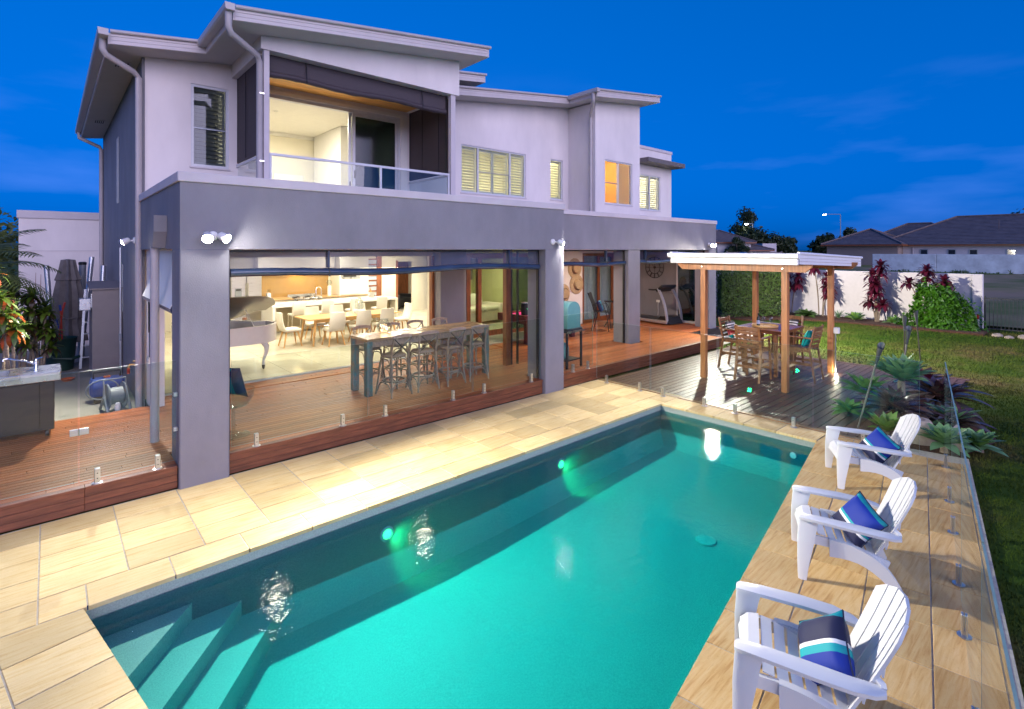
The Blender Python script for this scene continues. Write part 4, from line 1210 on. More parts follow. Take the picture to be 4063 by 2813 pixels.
for sx in (-1, 1):
    d_ = MB().bbox(sx*.24-.232, sx*.24+.232, -.42, -.361, .05, 1.79, .012).build('door', M['brushed'], fr)
    MB().tube([(sx*.035, -.47, .55), (sx*.035, -.47, 1.55)], .014, 8).build('handle', M['chrome'], d_, smooth=True)
MB().bbox(-.36, -.15, -.432, -.421, 1.0, 1.38, .006).build('dispenser', M['grey_plastic'], fr)
MB().box(-.33, -.18, -.436, -.433, 1.29, 1.36).build('dispenser_panel', M['black_plastic'], fr)
isl = thing('kitchen_island', 'long white topped kitchen island with taupe panels', 'kitchen island', (0, 0, zf))
MB().bbox(5.12, 9.45, 16.82, 17.95, .86, .925, .004).build('bench_top', M['bench_white'], isl)
MB().box(9.36, 9.449, 16.83, 17.94, 0, .859).build('end_panel', M['cream_wall'], isl)
MB().box(5.14, 5.22, 16.83, 17.94, 0, .859).build('end_panel', M['bench_white'], isl)
MB().box(5.23, 9.35, 17.25, 17.9, .05, .859).build('carcass', M['cabinet_taupe'], isl)
tap = thing('kitchen_tap', 'tall curved chrome spring tap on the kitchen island', 'tap', (6.75, 17.55, zf+.925))
MB().tube([(0, 0, 0), (0, 0, .38)] + arc((.09, 0, .38), .09, pi, 0, 8)[1:] + [(.18, 0, .28)], .016, 8).build('spout', M['chrome'], tap, smooth=True)
MB().lathe([(.03, 0), (.03, .03), (.02, .05)], 12).build('base', M['chrome'], tap, smooth=True)
MB().tube([(.18, 0, .28), (.18, 0, .16)], .02, 8).build('spray_head', M['chrome'], tap, smooth=True)
MB().tube([(0, 0, .18), (.14, 0, .18)], .008, 6).build('support_arm', M['chrome'], tap)
rg = thing('range_cooker', 'stainless range cooker with black burners set into the bench', 'cooker', (7.0, 19.3, zf))
MB().bbox(-.5, .5, -.42, .3, .1, .93, .008).build('body', M['stainless'], rg)
MB().box(-.5, .5, .3, .33, .93, 1.02).build('upstand', M['stainless'], rg)
for k in range(5):
    b_ = MB().lathe([(.09, .932), (.09, .945), (.04, .95), (.04, .96)], 12).build('burner', M['black_metal'], rg, (-.4+.2*k, -.02+(.14 if k % 2 else -.1), 0))
for k in range(7): MB().lathe([(.02, 0), (.018, .03)], 10).build('knob', M['chrome'], rg, (-.42+.14*k, -.42, .86), (radians(90), 0, 0))
MB().bbox(-.44, .44, -.432, -.421, .25, .76, .006).build('oven_glass', M['black_plastic'], rg)
can = thing('tall_canister', 'white cylinder with a glass bowl on top at the end of the back bench', 'canister', (7.95, 19.35, zf+.925))
MB().lathe([(.07, 0), (.07, .36), (.05, .37)], 16).build('cylinder', M['white_paint'], can, smooth=True)
MB().lathe([(.03, .371), (.10, .44), (.11, .53), (.06, .60), (.055, .60), (.1, .53), (.09, .45), (.02, .38)], 16).build('bowl', M['clear_glass'], can, smooth=True)
kb = thing('knife_block', 'white knife block with knives at the left of the back bench', 'knife block', (5.72, 19.2, zf+.925))
MB().bbox(-.06, .06, -.08, .08, 0, .22, .008).build('block', M['white_paint'], kb)
for k in range(4): MB().tube([(-.04+.027*k, 0, .22), (-.045+.03*k, -.03, .34+.02*(k % 2))], .009, 6).build('knife_handle', M['chrome'], kb)
ib = thing('ice_bucket', 'silver ice bucket with a champagne bottle on the island', 'bucket', (8.75, 17.45, zf+.925))
MB().lathe([(.05, 0), (.06, .02), (.09, .2), (.10, .21), (.092, .205), (.055, .03)], 18).build('bucket', M['chrome'], ib, smooth=True)
MB().tube([(-.01, 0, .06), (-.06, .0, .26), (-.085, 0, .36)], [.035, .03, .014], 10).build('bottle', M['oak'], ib, smooth=True)
sd_ = thing('slatted_door', 'dark timber ladder style door with white panes right of the oven tower', 'door', (10.0, 19.94, zf))
mb = MB(); mb.box(-.42, -.34, -.03, .02, 0, 2.4); mb.box(.2, .42, -.03, .02, 0, 2.4); mb.build('stile', M['timber_dark'], sd_)
for k in range(11): MB().box(-.339, .199, -.025, .015, .04+.22*k, .10+.22*k).build('rail', M['timber_dark'], sd_)
MB().box(-.339, .199, .0, .004, .05, 2.3).build('pane', M['curtain'], sd_)
# kitchen downlights: two rows
kx = [(3.2, 13.0), (3.2, 15.6), (5.6, 13.0), (5.6, 15.6), (5.6, 18.3), (8.0, 14.2), (8.0, 16.4), (8.0, 18.3), (10.6, 17.6), (10.6, 19.0)]
for k, (x, y) in enumerate(kx):
    downlight(x, y, 3.028, 44, 'small ceiling downlight ' + ('over the grand piano', 'between the piano and the fridge', 'before the oak dining table', 'at the left end of the dining table', 'over the left half of the kitchen island', 'over the right end of the dining table', 'before the right end of the island', 'over the right half of the kitchen island', 'in the passage to the study', 'at the study doorway')[k], group='downlights in the living room ceiling')
for k, x in enumerate((3.0, 6.0)):
    downlight(x, 9.6, 3.018, 9, 'small terrace ceiling downlight ' + ('left of the bar table', 'over the bar table')[k], group='downlights in the terrace ceiling')
for k, (x, y) in enumerate(((10.6, 10.6), (14.2, 10.6))):
    downlight(x, y, 3.018, 45, 'small ceiling downlight over the ' + ('pool table', 'bistro table')[k], (1, .80, .55), group='downlights in the far terrace ceiling')

# ---- dining set
dt = thing('dining_table', 'long light oak dining table with tapered legs', 'table', (6.68, 14.75, zf))
MB().bbox(-1.42, 1.42, -.55, .55, .72, .75, .008).build('table_top', M['oak'], dt)
mb = MB(); mb.box(-1.2, 1.2, -.44, -.415, .63, .719); mb.box(-1.2, 1.2, .415, .44, .63, .719); mb.build('apron', M['oak'], dt)
for sx in (-1, 1):
    for sy in (-1, 1):
        MB().tube([(sx*1.18, sy*.42, .719), (sx*1.26, sy*.48, 0)], [.04, .024], 10).build('leg', M['oak_leg'], dt, smooth=True)
def dining_chair():
    t = thing('dining_chair', '', 'chair', (0, 0, 0), 0, 'cream leather dining chairs')
    MB().bbox(-.235, .235, -.22, .24, .42, .49, .03).build('seat', M['white_leather'], t, smooth=True)
    mb = MB(); rings = []
    for k in range(9):
        f = k/8; z = .44+.50*f; y = -.20-.10*f-.03*sin(f*pi); w = .225+.015*sin(f*pi)-.02*f
        rings.append([(-w, y, z), (-w+.03, y+.035, z), (0, y+.045, z), (w-.03, y+.035, z), (w, y, z), (w-.03, y-.03, z), (0, y-.036, z), (-w+.03, y-.03, z)])
    mb.loft(rings); mb.build('backrest', M['white_leather'], t, smooth=True, autos=75)
    for sx in (-1, 1):
        for sy in (-1, 1):
            MB().tube([(sx*.15, sy*.15, .42), (sx*.23, sy*.24, 0)], [.026, .016], 8).build('leg', M['oak_leg'], t, smooth=True)
    mb = MB(); mb.beam((-.17, -.16, .405), (.17, .16, .405), .04, .028); mb.beam((-.17, .16, .3995), (.17, -.16, .3995), .04, .028); mb.build('cross_rail', M['oak_leg'], t)
    return t
ch0 = dining_chair()
spots = [(4.98, 14.80, -90, 'cream leather dining chair at the left end of the oak table, nearest the piano'),
 (5.92, 14.12, 0, 'leftmost cream dining chair along the near side of the oak table'),
 (6.68, 14.10, 0, 'middle cream dining chair along the near side of the oak table'),
 (7.42, 14.12, 0, 'rightmost cream dining chair along the near side of the oak table'),
 (5.92, 15.42, 180, 'leftmost cream dining chair along the kitchen side of the oak table'),
 (6.68, 15.42, 180, 'middle cream dining chair along the kitchen side of the oak table'),
 (7.42, 15.42, 180, 'rightmost cream dining chair along the kitchen side of the oak table'),
 (8.38, 14.78, 90, 'cream dining chair at the right end of the oak table, by the white passage wall')]
for i, (x, y, a, lab) in enumerate(spots):
    o = ch0 if i == 0 else copy_tree(ch0)
    o.location = (x, y, zf); o.rotation_euler = (0, 0, radians(a)); o['label'] = lab
def bar_chair():
    t = thing('kitchen_stool', '', 'stool', (0, 0, 0), 0, 'white stools at the kitchen island')
    MB().bbox(-.21, .21, -.2, .2, .62, .68, .025).build('seat', M['white_leather'], t, smooth=True)
    mb = MB(); mb.M = Matrix.Translation((0, -.2, .64)) @ Matrix.Rotation(radians(9), 4, 'X'); mb.bbox(-.2, .2, -.03, .03, 0, .42, .025); mb.build('backrest', M['white_leather'], t, smooth=True)
    for sx in (-1, 1):
        for sy in (-1, 1): MB().tube([(sx*.18, sy*.17, .62), (sx*.20, sy*.19, 0)], .011, 7).build('leg', M['chrome'], t, smooth=True)
    mb = MB()
    for z in (.24,):
        for a, b in (((-.19, -.18), (.19, -.18)), ((.19, -.18), (.19, .18)), ((.19, .18), (-.19, .18)), ((-.19, .18), (-.19, -.18))): mb.tube([(*a, z), (*b, z)], .008, 6)
    mb.build('foot_rail', M['chrome'], t)
    return t
st0 = bar_chair()
for i, x in enumerate((5.75, 6.65, 7.6, 8.55)):
    o = st0 if i == 0 else copy_tree(st0)
    o.location = (x, 16.55, zf); o.rotation_euler = (0, 0, 0)
    o['label'] = ('first', 'second', 'third', 'fourth')[i] + ' white stool along the kitchen island counting from the fridge'
hur = thing('candle_lantern', 'glass bell lantern with a white candle on the oak dining table', 'lantern', (7.0, 14.8, zf+.75))
MB().lathe([(.15, 0), (.16, .02), (.16, .10), (.13, .115)], 20).build('base', M['white_paint'], hur, smooth=True)
MB().lathe([(.12, .116), (.135, .2), (.12, .36), (.06, .46), (.02, .48), (.015, .475), (.055, .45), (.115, .355), (.13, .2), (.115, .12)], 20).build('glass_bell', M['clear_glass'], hur, smooth=True)
MB().lathe([(.05, .116), (.05, .34), (.01, .345)], 14).build('candle', M['white_leather'], hur, smooth=True)

# ---- white grand piano with a curved lid
pn = thing('grand_piano', 'white grand piano with open curved lid at the edge of the living room', 'piano', (2.95, 12.75, zf))
outl = []
for k in range(25):
    f = k/24; a = pi*1.5*f
    outl.append(None)
def piano_outline(s=1.0, dx=0, dy=0):
    p = [(-.95, -.72), (.35, -.72)]
    p += [(.35+.62*sin(a)*1.0, -.72+.62*(1-cos(a))) for a in [pi/2*k/8 for k in range(1, 9)]]
    p += [(.97-.10*sin(t*pi/2)-.0, -.10+.30*t) for t in (.3, .6, 1)]
    p += [(.70-.45*t, .20+.50*(3*t*t-2*t**3)) for t in (.2, .4, .6, .8, 1)]
    p += [(-.95, .72)]
    return [(x*s+dx, y*s+dy) for x, y in p]
case = piano_outline()
mb = MB(); mb.prism(case, .62, .66); ring_o = case; ring_i = inset(case, .045)
mb.loft([[(x, y, .66) for x, y in ring_o], [(x, y, 1.0) for x, y in ring_o], [(x, y, 1.0) for x, y in ring_i], [(x, y, .70) for x, y in ring_i]], cap=False)
mb.build('case', M['piano_white'], pn, smooth=True, autos=30)
MB().prism(inset(case, .05), .80, .82).build('soundboard', M['black_plastic'], pn)
# lid hinged on the far side, curling up
lid = piano_outline(1.0)
mb = MB(); mb.M = Matrix.Translation((0, .70, 1.03)) @ Matrix.Rotation(radians(-25), 4, 'X') @ Matrix.Translation((0, -.70, 0))
n_l = len(lid)
mb.prism(lid, 0, .025); mb.build('lid', M['piano_lid'], pn)
for x in (-.1, .5): MB().box(x-.04, x+.04, .60, .66, 1.0, 1.05).build('lid_hinge', M['timber_dark'], pn)
MB().box(-.9, -.3, -.60, -.2, .84, .90).build('music_desk', M['piano_white'], pn)
MB().tube([(.45, -.55, .84), (.30, -.20, 1.32)], .012, 6).build('lid_prop', M['piano_white'], pn)
for x, y in ((.62, -.42), (-.75, -.5), (-.2, .5)):
    pts = [(x, y, .62), (x+.05, y-.05, .50), (x+.045, y-.045, .38), (x+.0, y, .2), (x+.0, y, .1)]
    MB().tube(pts, [.075, .06, .04, .028, .034], 10).build('leg', M['piano_white'], pn, smooth=True)
    MB().lathe([(.03, 0.03), (.035, .1)], 10).build('castor', M['black_metal'], pn, (x, y, 0))
    MB().tube([(x-.012, y, .032), (x+.012, y, .032)], .03, 10).build('castor_wheel', M['black_metal'], pn)
# ------------------------------------------------------------------ floodlights on the walls
M['flood_lens'] = emat('flood_lens', (1.0, 0.97, 0.92), 320.0)
def floodlight(name, label, loc, rz, heads, energy, group='floodlights on the terrace walls', col=(1, .92, .80)):
    """round base plate on the wall with one or two swivel lamp heads, pointing along -y locally"""
    t = thing(name, label, 'floodlight', loc, rz, group)
    MB().lathe([(.06, 0), (.06, .02), (.045, .035)], 16).build('base_plate', M['white_paint'], t, (0, 0, 0), (radians(90), 0, 0), smooth=True)
    for hx, a, dd, spot, ek in heads:
        h = empty('lamp_head', (hx, -.15, -.02), 0, t)
        MB().tube([(-hx*.6, .12, .02), (0, .05, 0)], .016, 8).build('arm', M['white_paint'], h, smooth=True)
        d = Vector(a).normalized(); q = d.to_track_quat('Z', 'Y').to_euler()
        o = MB().lathe([(.03, -.08), (.05, -.06), (.062, .03), (.066, .045), (.058, .045), (.052, .03)], 16).build('shade', M['white_paint'], h, (0, 0, 0), q, smooth=True)
        o = MB().lathe([(.055, .032), (.05, .05), (.024, .062)], 16).build('bulb', M['flood_lens'], h, (0, 0, 0), q, smooth=True)
        ld = bpy.data.lights.new('flood_light', 'SPOT'); ld.energy = energy*ek; ld.color = col; ld.spot_size = radians(spot); ld.spot_blend = .6; ld.shadow_soft_size = .05
        lo = bpy.data.objects.new('flood_light', ld); COL.objects.link(lo); lo.parent = h; lo.location = d*.09
        lo.rotation_euler = (-Vector(dd)).to_track_quat('Z', 'Y').to_euler()
    return t
floodlight('floodlight', 'twin headed floodlight glaring at the corner of the grey beam above the first column', (1.56, 7.49, 3.13), 0, ((-.09, (-.1, -.8, -.45), (-.10, -.9, -.42), 164, .5), (.10, (.6, -.65, -.4), (.46, -.85, -.20), 130, 2.0)), 800)
floodlight('floodlight', 'single white spot lamp on the beam above the second column', (7.80, 7.49, 3.12), 0, ((.10, (.75, -.55, -.4), (.7, -.5, -.5), 145, 1),), 260)
floodlight('floodlight', 'bright floodlight at the right end of the grey beam above the gazebo', (16.9, 8.82, 3.14), 0, ((.08, (.3, -.8, -.35), (.62, -.75, -.22), 142, 1.1), (-.08, (-.45, -.75, -.4), (-.55, -.7, -.40), 142, .38)), 3000)
floodlight('floodlight', 'floodlight low on the side wall of the house near the downpipe', (1.20, 11.9, 3.13), radians(-90), ((.0, (-.1, -.8, -.45), (.35, -.8, -.45), 150, 1),), 600)

# ------------------------------------------------------------------ frameless glass fences
def spigot(parent, loc, rz=0):
    s_ = empty('spigot', loc, rz, parent)
    mb = MB(); mb.bbox(-.026, .026, -.026, -.0085, .012, .17, .004); mb.bbox(-.026, .026, .0085, .026, .012, .17, .004); mb.bbox(-.026, .026, -.0084, .0084, .012, .05, .001); mb.build('clamp', M['brushed'], s_)
    MB().lathe([(.052, 0), (.052, .008), (.03, .013)], 20).build('base_disc', M['brushed'], s_, smooth=True)
    for z in (.06, .12): MB().lathe([(.007, 0), (.006, .003)], 8).build('screw', M['black_metal'], s_, (0, -.026, z), (radians(90), 0, 0))
def panel(label, a, b, z, h=1.17, sp=(.22, .78), group='glass pool fence panels', cat='glass panel', off=0.06):
    """glass pane from a to b held by two spigots standing at height z"""
    a = Vector(a); b = Vector(b); c = (a+b)/2; L_ = (b-a).length; rz = atan2((b-a).y, (b-a).x)
    t = thing('glass_fence_panel', label, cat, (c.x, c.y, z), rz, group)
    mb = MB(); mb.box(-L_/2+.004, L_/2-.004, -.006, .006, off, off+h)
    me = mb.mesh('pane'); me.materials.append(M['glass_fence']); me.materials.append(M['glass_edge'])
    for p in me.polygons:
        if abs(p.normal.y) < .5: p.material_index = 1
    inst('pane', me, t)
    for f in sp: spigot(t, (-L_/2+L_*f, 0, 0))
    return t
zt = zd+.002
gate = panel('leftmost glass pool fence panel in front of the outdoor kitchen cart', (-1.45, 7.605), (.245, 7.605), zt, 1.24, (.12,))
p2 = panel('glass fence panel between the hinged gate edge and the first grey column', (.255, 7.605), (1.185, 7.605), zt, 1.24, (.17, .79))
hg = empty('gate_hinge', (-.465, 0, .62), 0, p2)
mb = MB(); mb.bbox(-.085, -.012, -.016, .016, -.035, .035, .003); mb.bbox(.0, .085, -.016, .016, -.035, .035, .003); mb.build('hinge_plate', M['brushed'], hg)
MB().tube([(-.006, -.018, -.036), (-.006, -.018, .036)], .009, 8).build('hinge_pin', M['chrome'], hg, smooth=True)
for z in (.85, .42): MB().bbox(.43, .475, -.02, .02, z, z+.05, .004).build('wall_clamp', M['brushed'], p2)
panel('glass fence panel right of the first column, in front of the clear chair', (1.80, 7.605), (3.74, 7.605), zt, 1.15, (.16, .79))
panel('glass fence panel in front of the four near bar stools', (3.755, 7.605), (5.80, 7.605), zt, 1.17, (.14, .79))
panel('glass fence panel left of the second column, beyond the bar table', (5.815, 7.605), (7.56, 7.605), zt, 1.20, (.15, .85))
panel('narrow glass fence panel right of the second column, in front of the green barbecue', (8.20, 7.605), (9.24, 7.605), zt, 1.20, (.35, .83))
FX = 9.245
ff = [(7.50, 6.10, 'first'), (6.085, 4.66, 'second'), (4.645, 3.05, 'third'), (3.035, 1.66, 'fourth')]
for y0, y1, w in ff:
    panel(w + ' glass panel along the far end of the pool counting from the house', (FX, y0), (FX, y1), .002, 1.30, (.2, .82) if w != 'fourth' else (.5,))
def fence_pt(s): return RP(s, 1.52)
nrm_post = 0
seg = [(-1.2, .70), (.72, 2.62), (2.64, 4.45), (4.47, 6.30), (6.32, 8.45)]
for k, (s0, s1) in enumerate(seg):
    panel(('first', 'second', 'third', 'fourth', 'fifth')[k] + ' glass panel along the lawn beside the white chairs, counting from the camera', fence_pt(s0), fence_pt(s1), .002, 1.30, (.22, .80))

# ------------------------------------------------------------------ roll-up clear blinds of the terrace
def pvc_blind(label, x0, x1, y, zt_, zb, seed, cords=(), sheet_='pvc_sheet'):
    t = thing('terrace_blind', label, 'blind', ((x0+x1)/2, y, zb), 0, 'rolled blinds of the terrace')
    W = (x1-x0)/2; H = zt_-zb; rnd = random.Random(seed)
    nx = 36; nz = 7; vs = []; fs = []
    for j in range(nz+1):
        for i in range(nx+1):
            x = -W+2*W*i/nx; z = .10+(H-.10)*j/nz
            yy = -.03*(1-j/nz)+.022*noise.noise((x*2.1+seed*7, z*6, 1))
            vs.append((x, yy, z))
    for j in range(nz):
        for i in range(nx):
            a = j*(nx+1)+i; fs.append((a, a+1, a+nx+2, a+nx+1))
    MB().add(vs, fs).build('clear_sheet', M[sheet_], t, smooth=True)
    pts = [(-W+2*W*i/30, -.035+.01*noise.noise((i*.5+seed, 0, 0)), .055+.022*sin(pi*i/30*3+seed)-.02*(1 if False else 0)) for i in range(31)]
    MB().tube(pts, [.058*(1+.12*noise.noise((i*.9, seed, 2))) for i in range(31)], 10).build('roll', M['pvc_blind'], t, smooth=True)
    for c in cords: MB().tube([(c, -.10, -.01), (c, -.09, .08), (c, -.035, .15), (c, -.02, H)], .012, 6).build('strap', M['black_plastic'], t, smooth=True)
    for c in cords: MB().box(c-.015, c+.015, -.065, .02, .12, H-.002).build('seam', M['pvc_blind'], t)
    MB().box(-W, W, -.012, .012, H-.03, H).build('head_rail', M['black_plastic'], t)
    for sx in (-1, 1): MB().box(sx*(W+.012)-.012, sx*(W+.012)+.012, -.03, .03, zd-zb+.01, H).build('side_track', M['black_plastic'], t)
    return t
M['pvc_sheet'] = mat('pvc_sheet', (0.075, 0.085, 0.13), .22, var=.25, scale=1.5, bump=.2, bscale=5)  # grey-blue body colour stands in for sky sheen on the clear plastic
M['pvc_sheet'].node_tree.nodes['Principled BSDF'].inputs['Alpha'].default_value = .74
pvc_blind('long dark rolled clear blind under the beam of the main terrace opening', 1.80, 7.56, 7.70, 2.95, 2.57, 1, (-1.55, 2.05))
pvc_blind('rolled clear blind between the second and third columns', 8.2, 12.3, 9.0, 2.95, 2.52, 4, (1.2,), 'pvc_clear')
pvc_blind('rolled clear blind between the third column and the end column', 12.97, 16.88, 9.0, 2.95, 2.55, 9, (-1.6, 1.2), 'pvc_clear')
t = thing('terrace_blind', 'bulging white lined blind on the side opening above the switch', 'blind', (1.36, 9.4, 2.18), 0, 'rolled blinds of the terrace')
mb = MB(); rings = []
for k in range(9):
    f = k/8; z = .77-.77*f; bul = .02+.16*f**2.2
    rings.append([(-bul, -1.3, z), (-bul, 1.35, z), (.03, 1.35, z), (.03, -1.3, z)])
mb.loft(rings[::-1]); mb.build('lining', M['white_paint'], t, smooth=True, autos=50)
MB().tube([(-.10, -1.34, -.02), (-.10, 1.38, -.02)], .075, 10).build('roll', M['pvc_blind'], t, smooth=True)
for y in (-1.2, 1.2): MB().box(-.03, .02, y-.02, y+.02, -1.88, .76).build('side_track', M['black_plastic'], t)
# white return wall by the side opening with outlet and coiled cord
hb('side_return_wall', M['render_white'], 1.30, 1.482, 10.62, 11.296, .1, 3.02)
sw = thing('power_outlet', 'cream double power outlet low on the white return wall', 'outlet', (1.295, 10.80, 1.02)); MB().bbox(-.03, 0, -.09, .09, 0, .10, .006).build('plate', M['cream_wall'], sw)
MB().box(-.034, -.0301, -.05, -.01, .03, .07).build('switch', M['white_paint'], sw); MB().box(-.034, -.0301, .02, .06, .03, .07).build('switch', M['white_paint'], sw)
cc = thing('cord_coil', 'black coiled blind cord hanging on the white return wall', 'cord', (1.28, 10.78, 1.5))
mb = MB()
for r_ in (.0, .012, .024): mb.tube([(0, -.03+r_, .1), (0, -.04+r_, .55), (0, -.01+r_, .62), (0, .02+r_, .55), (0, .01+r_, .1), (0, -.01+r_, .04), (0, -.03+r_, .1)], .01, 5)
mb.build('loops', M['black_plastic'], cc)
MB().tube([(0, -.02, .05), (.0, -.03, -.4), (.0, -.02, -.48)], .006, 5).build('tail', M['black_plastic'], cc)

# ------------------------------------------------------------------ bar table and cross-back stools
bt = thing('bar_table', 'long high bar table of reclaimed timber with peeling blue green legs', 'table', (5.73, 9.12, zd))
for k in range(4): MB().bbox(-1.44, 1.44, -.36+.18*k, -.182+.18*k, 1.0, 1.05, .005).build('top_plank', M['bar_top'], bt)
for sx in (-1, 1):
    for sy in (-1, 1): MB().bbox(sx*1.37-.06, sx*1.37+.06, sy*.28-.06, sy*.28+.06, 0, .999, .008).build('leg', M['bar_leg'], bt)
for sy in (-1, 1): MB().bbox(-1.31, 1.31, sy*.30-.02, sy*.30+.02, .88, .998, .004).build('apron', M['weathered'], bt)
for sx in (-1, 1): MB().bbox(sx*1.37-.02, sx*1.37+.02, -.219, .219, .88, .998, .004).build('apron', M['weathered'], bt)
def cross_stool():
    t = thing('bar_stool', '', 'stool', (0, 0, 0), 0, 'cross back bar stools')
    W_ = M['weathered']
    MB().loft([[(x*.92, y*.92, .70) for x, y in SEATP], [(x, y, .715) for x, y in SEATP], [(x, y, .735) for x, y in SEATP], [(x*.93, y*.93, .75) for x, y in SEATP]]).build('seat', W_, t, smooth=True, autos=50)
    for sx in (-1, 1):
        MB().tube([(sx*.17, .15, .70), (sx*.20, .19, .35), (sx*.235, .235, 0)], [.018, .018, .016], 8).build('leg', W_, t, smooth=True)
        MB().tube([(sx*.225, -.25, 0), (sx*.19, -.20, .4), (sx*.18, -.185, .74), (sx*.19, -.23, .95), (sx*.185, -.27, 1.08)], [.016, .018, .019, .017, .016], 8).build('leg', W_, t, smooth=True)
    pts = [(-.20, -.265, 1.09), (-.1, -.295, 1.115), (0, -.305, 1.12), (.1, -.295, 1.115), (.20, -.265, 1.09)]
    MB().tube(pts, 0, flat=[(.03, .055)]*5).build('top_rail', W_, t)
    for sx in (-1, 1):
        MB().tube([(sx*.185, -.285, 1.07), (0, -.262+.006*sx, .90), (-sx*.165, -.20, .755)], 0, flat=[(.028, .006)]*3).build('cross_strap', M['iron_strap'], t)
    ring = [(.205*cos(a), .205*sin(a)-.005, .27) for a in [2*pi*k/20 for k in range(21)]]
    MB().tube(ring, .014, 7, cap=False).build('foot_ring', W_, t, smooth=True)
    def hoop(a, b, z0, z1):
        m_ = ((a[0]+b[0])/2, (a[1]+b[1])/2)
        return [(a[0]+(b[0]-a[0])*f, a[1]+(b[1]-a[1])*f, z0+(z1-z0)*(1-(2*f-1)**4)) for f in [k/10 for k in range(11)]]
    c_ = [(-.205, .20), (.205, .20), (.20, -.21), (-.20, -.21)]
    for i in range(4):
        MB().tube(hoop(c_[i], c_[(i+1) % 4], .42, .68), .010, 6).build('hoop', W_, t, smooth=True)
        MB().tube(hoop([v*1.05 for v in c_[i]], [v*1.05 for v in c_[(i+1) % 4]], .06, .245), .010, 6).build('hoop', W_, t, smooth=True)
    return t
SEATP = [(.215*(abs(cos(a))**.75)*(1 if cos(a) > 0 else -1), .205*(abs(sin(a))**.75)*(1 if sin(a) > 0 else -1)) for a in [2*pi*k/20 for k in range(20)]]
bs0 = cross_stool()
o_ = ('first', 'second', 'third', 'fourth')
k = 0
for i, x in enumerate((4.78, 5.40, 6.02, 6.62)):
    o = bs0 if k == 0 else copy_tree(bs0); k += 1
    o.location = (x, 8.66, zd); o.rotation_euler = (0, 0, radians((6, -4, 3, -5)[i]))
    o['label'] = o_[i] + ' cross back bar stool from the left on the pool side of the bar table'
for i, x in enumerate((4.75, 5.35, 5.97, 6.58)):
    o = copy_tree(bs0)
    o.location = (x, 9.60, zd); o.rotation_euler = (0, 0, radians(180+(5, -6, 2, -3)[i]))
    o['label'] = o_[i] + ' cross back bar stool from the left on the house side of the bar table'
jar = thing('fairy_light_jar', 'round glass jar full of glowing fairy lights on the bar table', 'jar', (4.92, 9.30, zd+1.05))
MB().lathe([(.06, 0), (.12, .03), (.15, .10), (.14, .17), (.09, .22), (.075, .24), (.085, .27), (.075, .27), (.068, .24), (.08, .215), (.13, .165), (.14, .1), (.11, .035)], 24).build('glass', M['clear_glass'], jar, smooth=True)
M['fairy'] = emat('fairy', (1.0, .62, .25), 18.0)
for k in range(16):
    a = random.uniform(0, 6.28); r_ = random.uniform(.01, .10); z = random.uniform(.03, .14)
    MB().lathe([(.002, -.006), (.006, 0), (.002, .006)], 6).build('bead', M['fairy'], jar, (r_*cos(a), r_*sin(a), z))
lamp_point(jar, (0, 0, .09), 1.2, (1, .6, .3), .06)

# clear acrylic swivel chair with towel beside the first column
cc = thing('acrylic_chair', 'clear acrylic tulip chair just inside the terrace beside the first column', 'chair', (1.98, 8.25, zd), radians(200))
MB().lathe([(.22, 0), (.22, .008), (.10, .03), (.03, .08), (.025, .36), (.06, .40)], 24).build('pedestal', M['clear_glass'], cc, smooth=True)
MB().lathe([(.06, .401), (.20, .44), (.27, .56), (.28, .66), (.272, .66), (.26, .56), (.19, .45), (.05, .412)], 24).build('bowl', M['clear_glass'], cc, smooth=True)
M['towel'] = bandmat('towel', 0, [(0, (0.01, .02, .09)), (.3, (0.0, .22, .28)), (.52, (.01, .03, .12)), (.75, (0.0, .20, .26))], .9, .2)
cushion('c', 'navy and teal striped cushion propped on the clear acrylic chair', M['towel'], (1.96, 8.28, zd+.78), (radians(72), 0, radians(120)), .46, .12)

# ------------------------------------------------------------------ outdoor kitchen cart on the left deck
ct = thing('outdoor_kitchen_cart', 'black outdoor kitchen cart with stainless steel top and sink on the left deck', 'kitchen cart', (0, 0, zd))
MB().bbox(-2.4, .06, 9.96, 10.52, .10, .80, .01).build('cabinet', M['dark_cabinet'], ct)
for x in (-1.9, -1.18, -.46): 
    d_ = MB().bbox(x-.33, x+.36, 9.94, 9.959, .13, .77, .005).build('cabinet_door', M['dark_cabinet'], ct)
    MB().tube([(x-.27, 9.925, .35), (x-.27, 9.925, .5)], .008, 6).build('handle', M['black_metal'], d_)
mb = MB(); mb.bbox(-2.45, .13, 9.92, 10.00, .80, .93, .008); mb.bbox(-2.45, -.62, 10.001, 10.12, .80, .929, .002); mb.bbox(-2.45, .13, 10.42, 10.58, .80, .93, .008); mb.bbox(-.42, .13, 10.001, 10.419, .80, .93, .003); mb.bbox(-2.45, -1.6, 10.121, 10.419, .80, .929, .002)
mb.box(-1.6, -.42, 10.121, 10.419, .80, .81); mb.build('steel_top', M['stainless'], ct)
tp = empty('tap', (-.14, 10.36, .93), 0, ct)
MB().lathe([(.028, 0), (.026, .09), (.03, .1), (.02, .14)], 14).build('tap_body', M['chrome'], tp, smooth=True)
MB().tube([(0, 0, .06), (-.12, -.02, .13), (-.30, -.05, .19), (-.34, -.055, .185), (-.345, -.056, .16)], .013, 8).build('spout', M['chrome'], tp, smooth=True)
MB().tube([(0, 0, .14), (.07, 0, .155)], .009, 6).build('lever', M['chrome'], tp, smooth=True)
for x in (-.02, -2.3):
    for y in (10.02, 10.45): MB().tube([(x-.02, y, .05), (x+.02, y, .05)], .05, 12).build('castor', M['black_plastic'], ct, smooth=True)

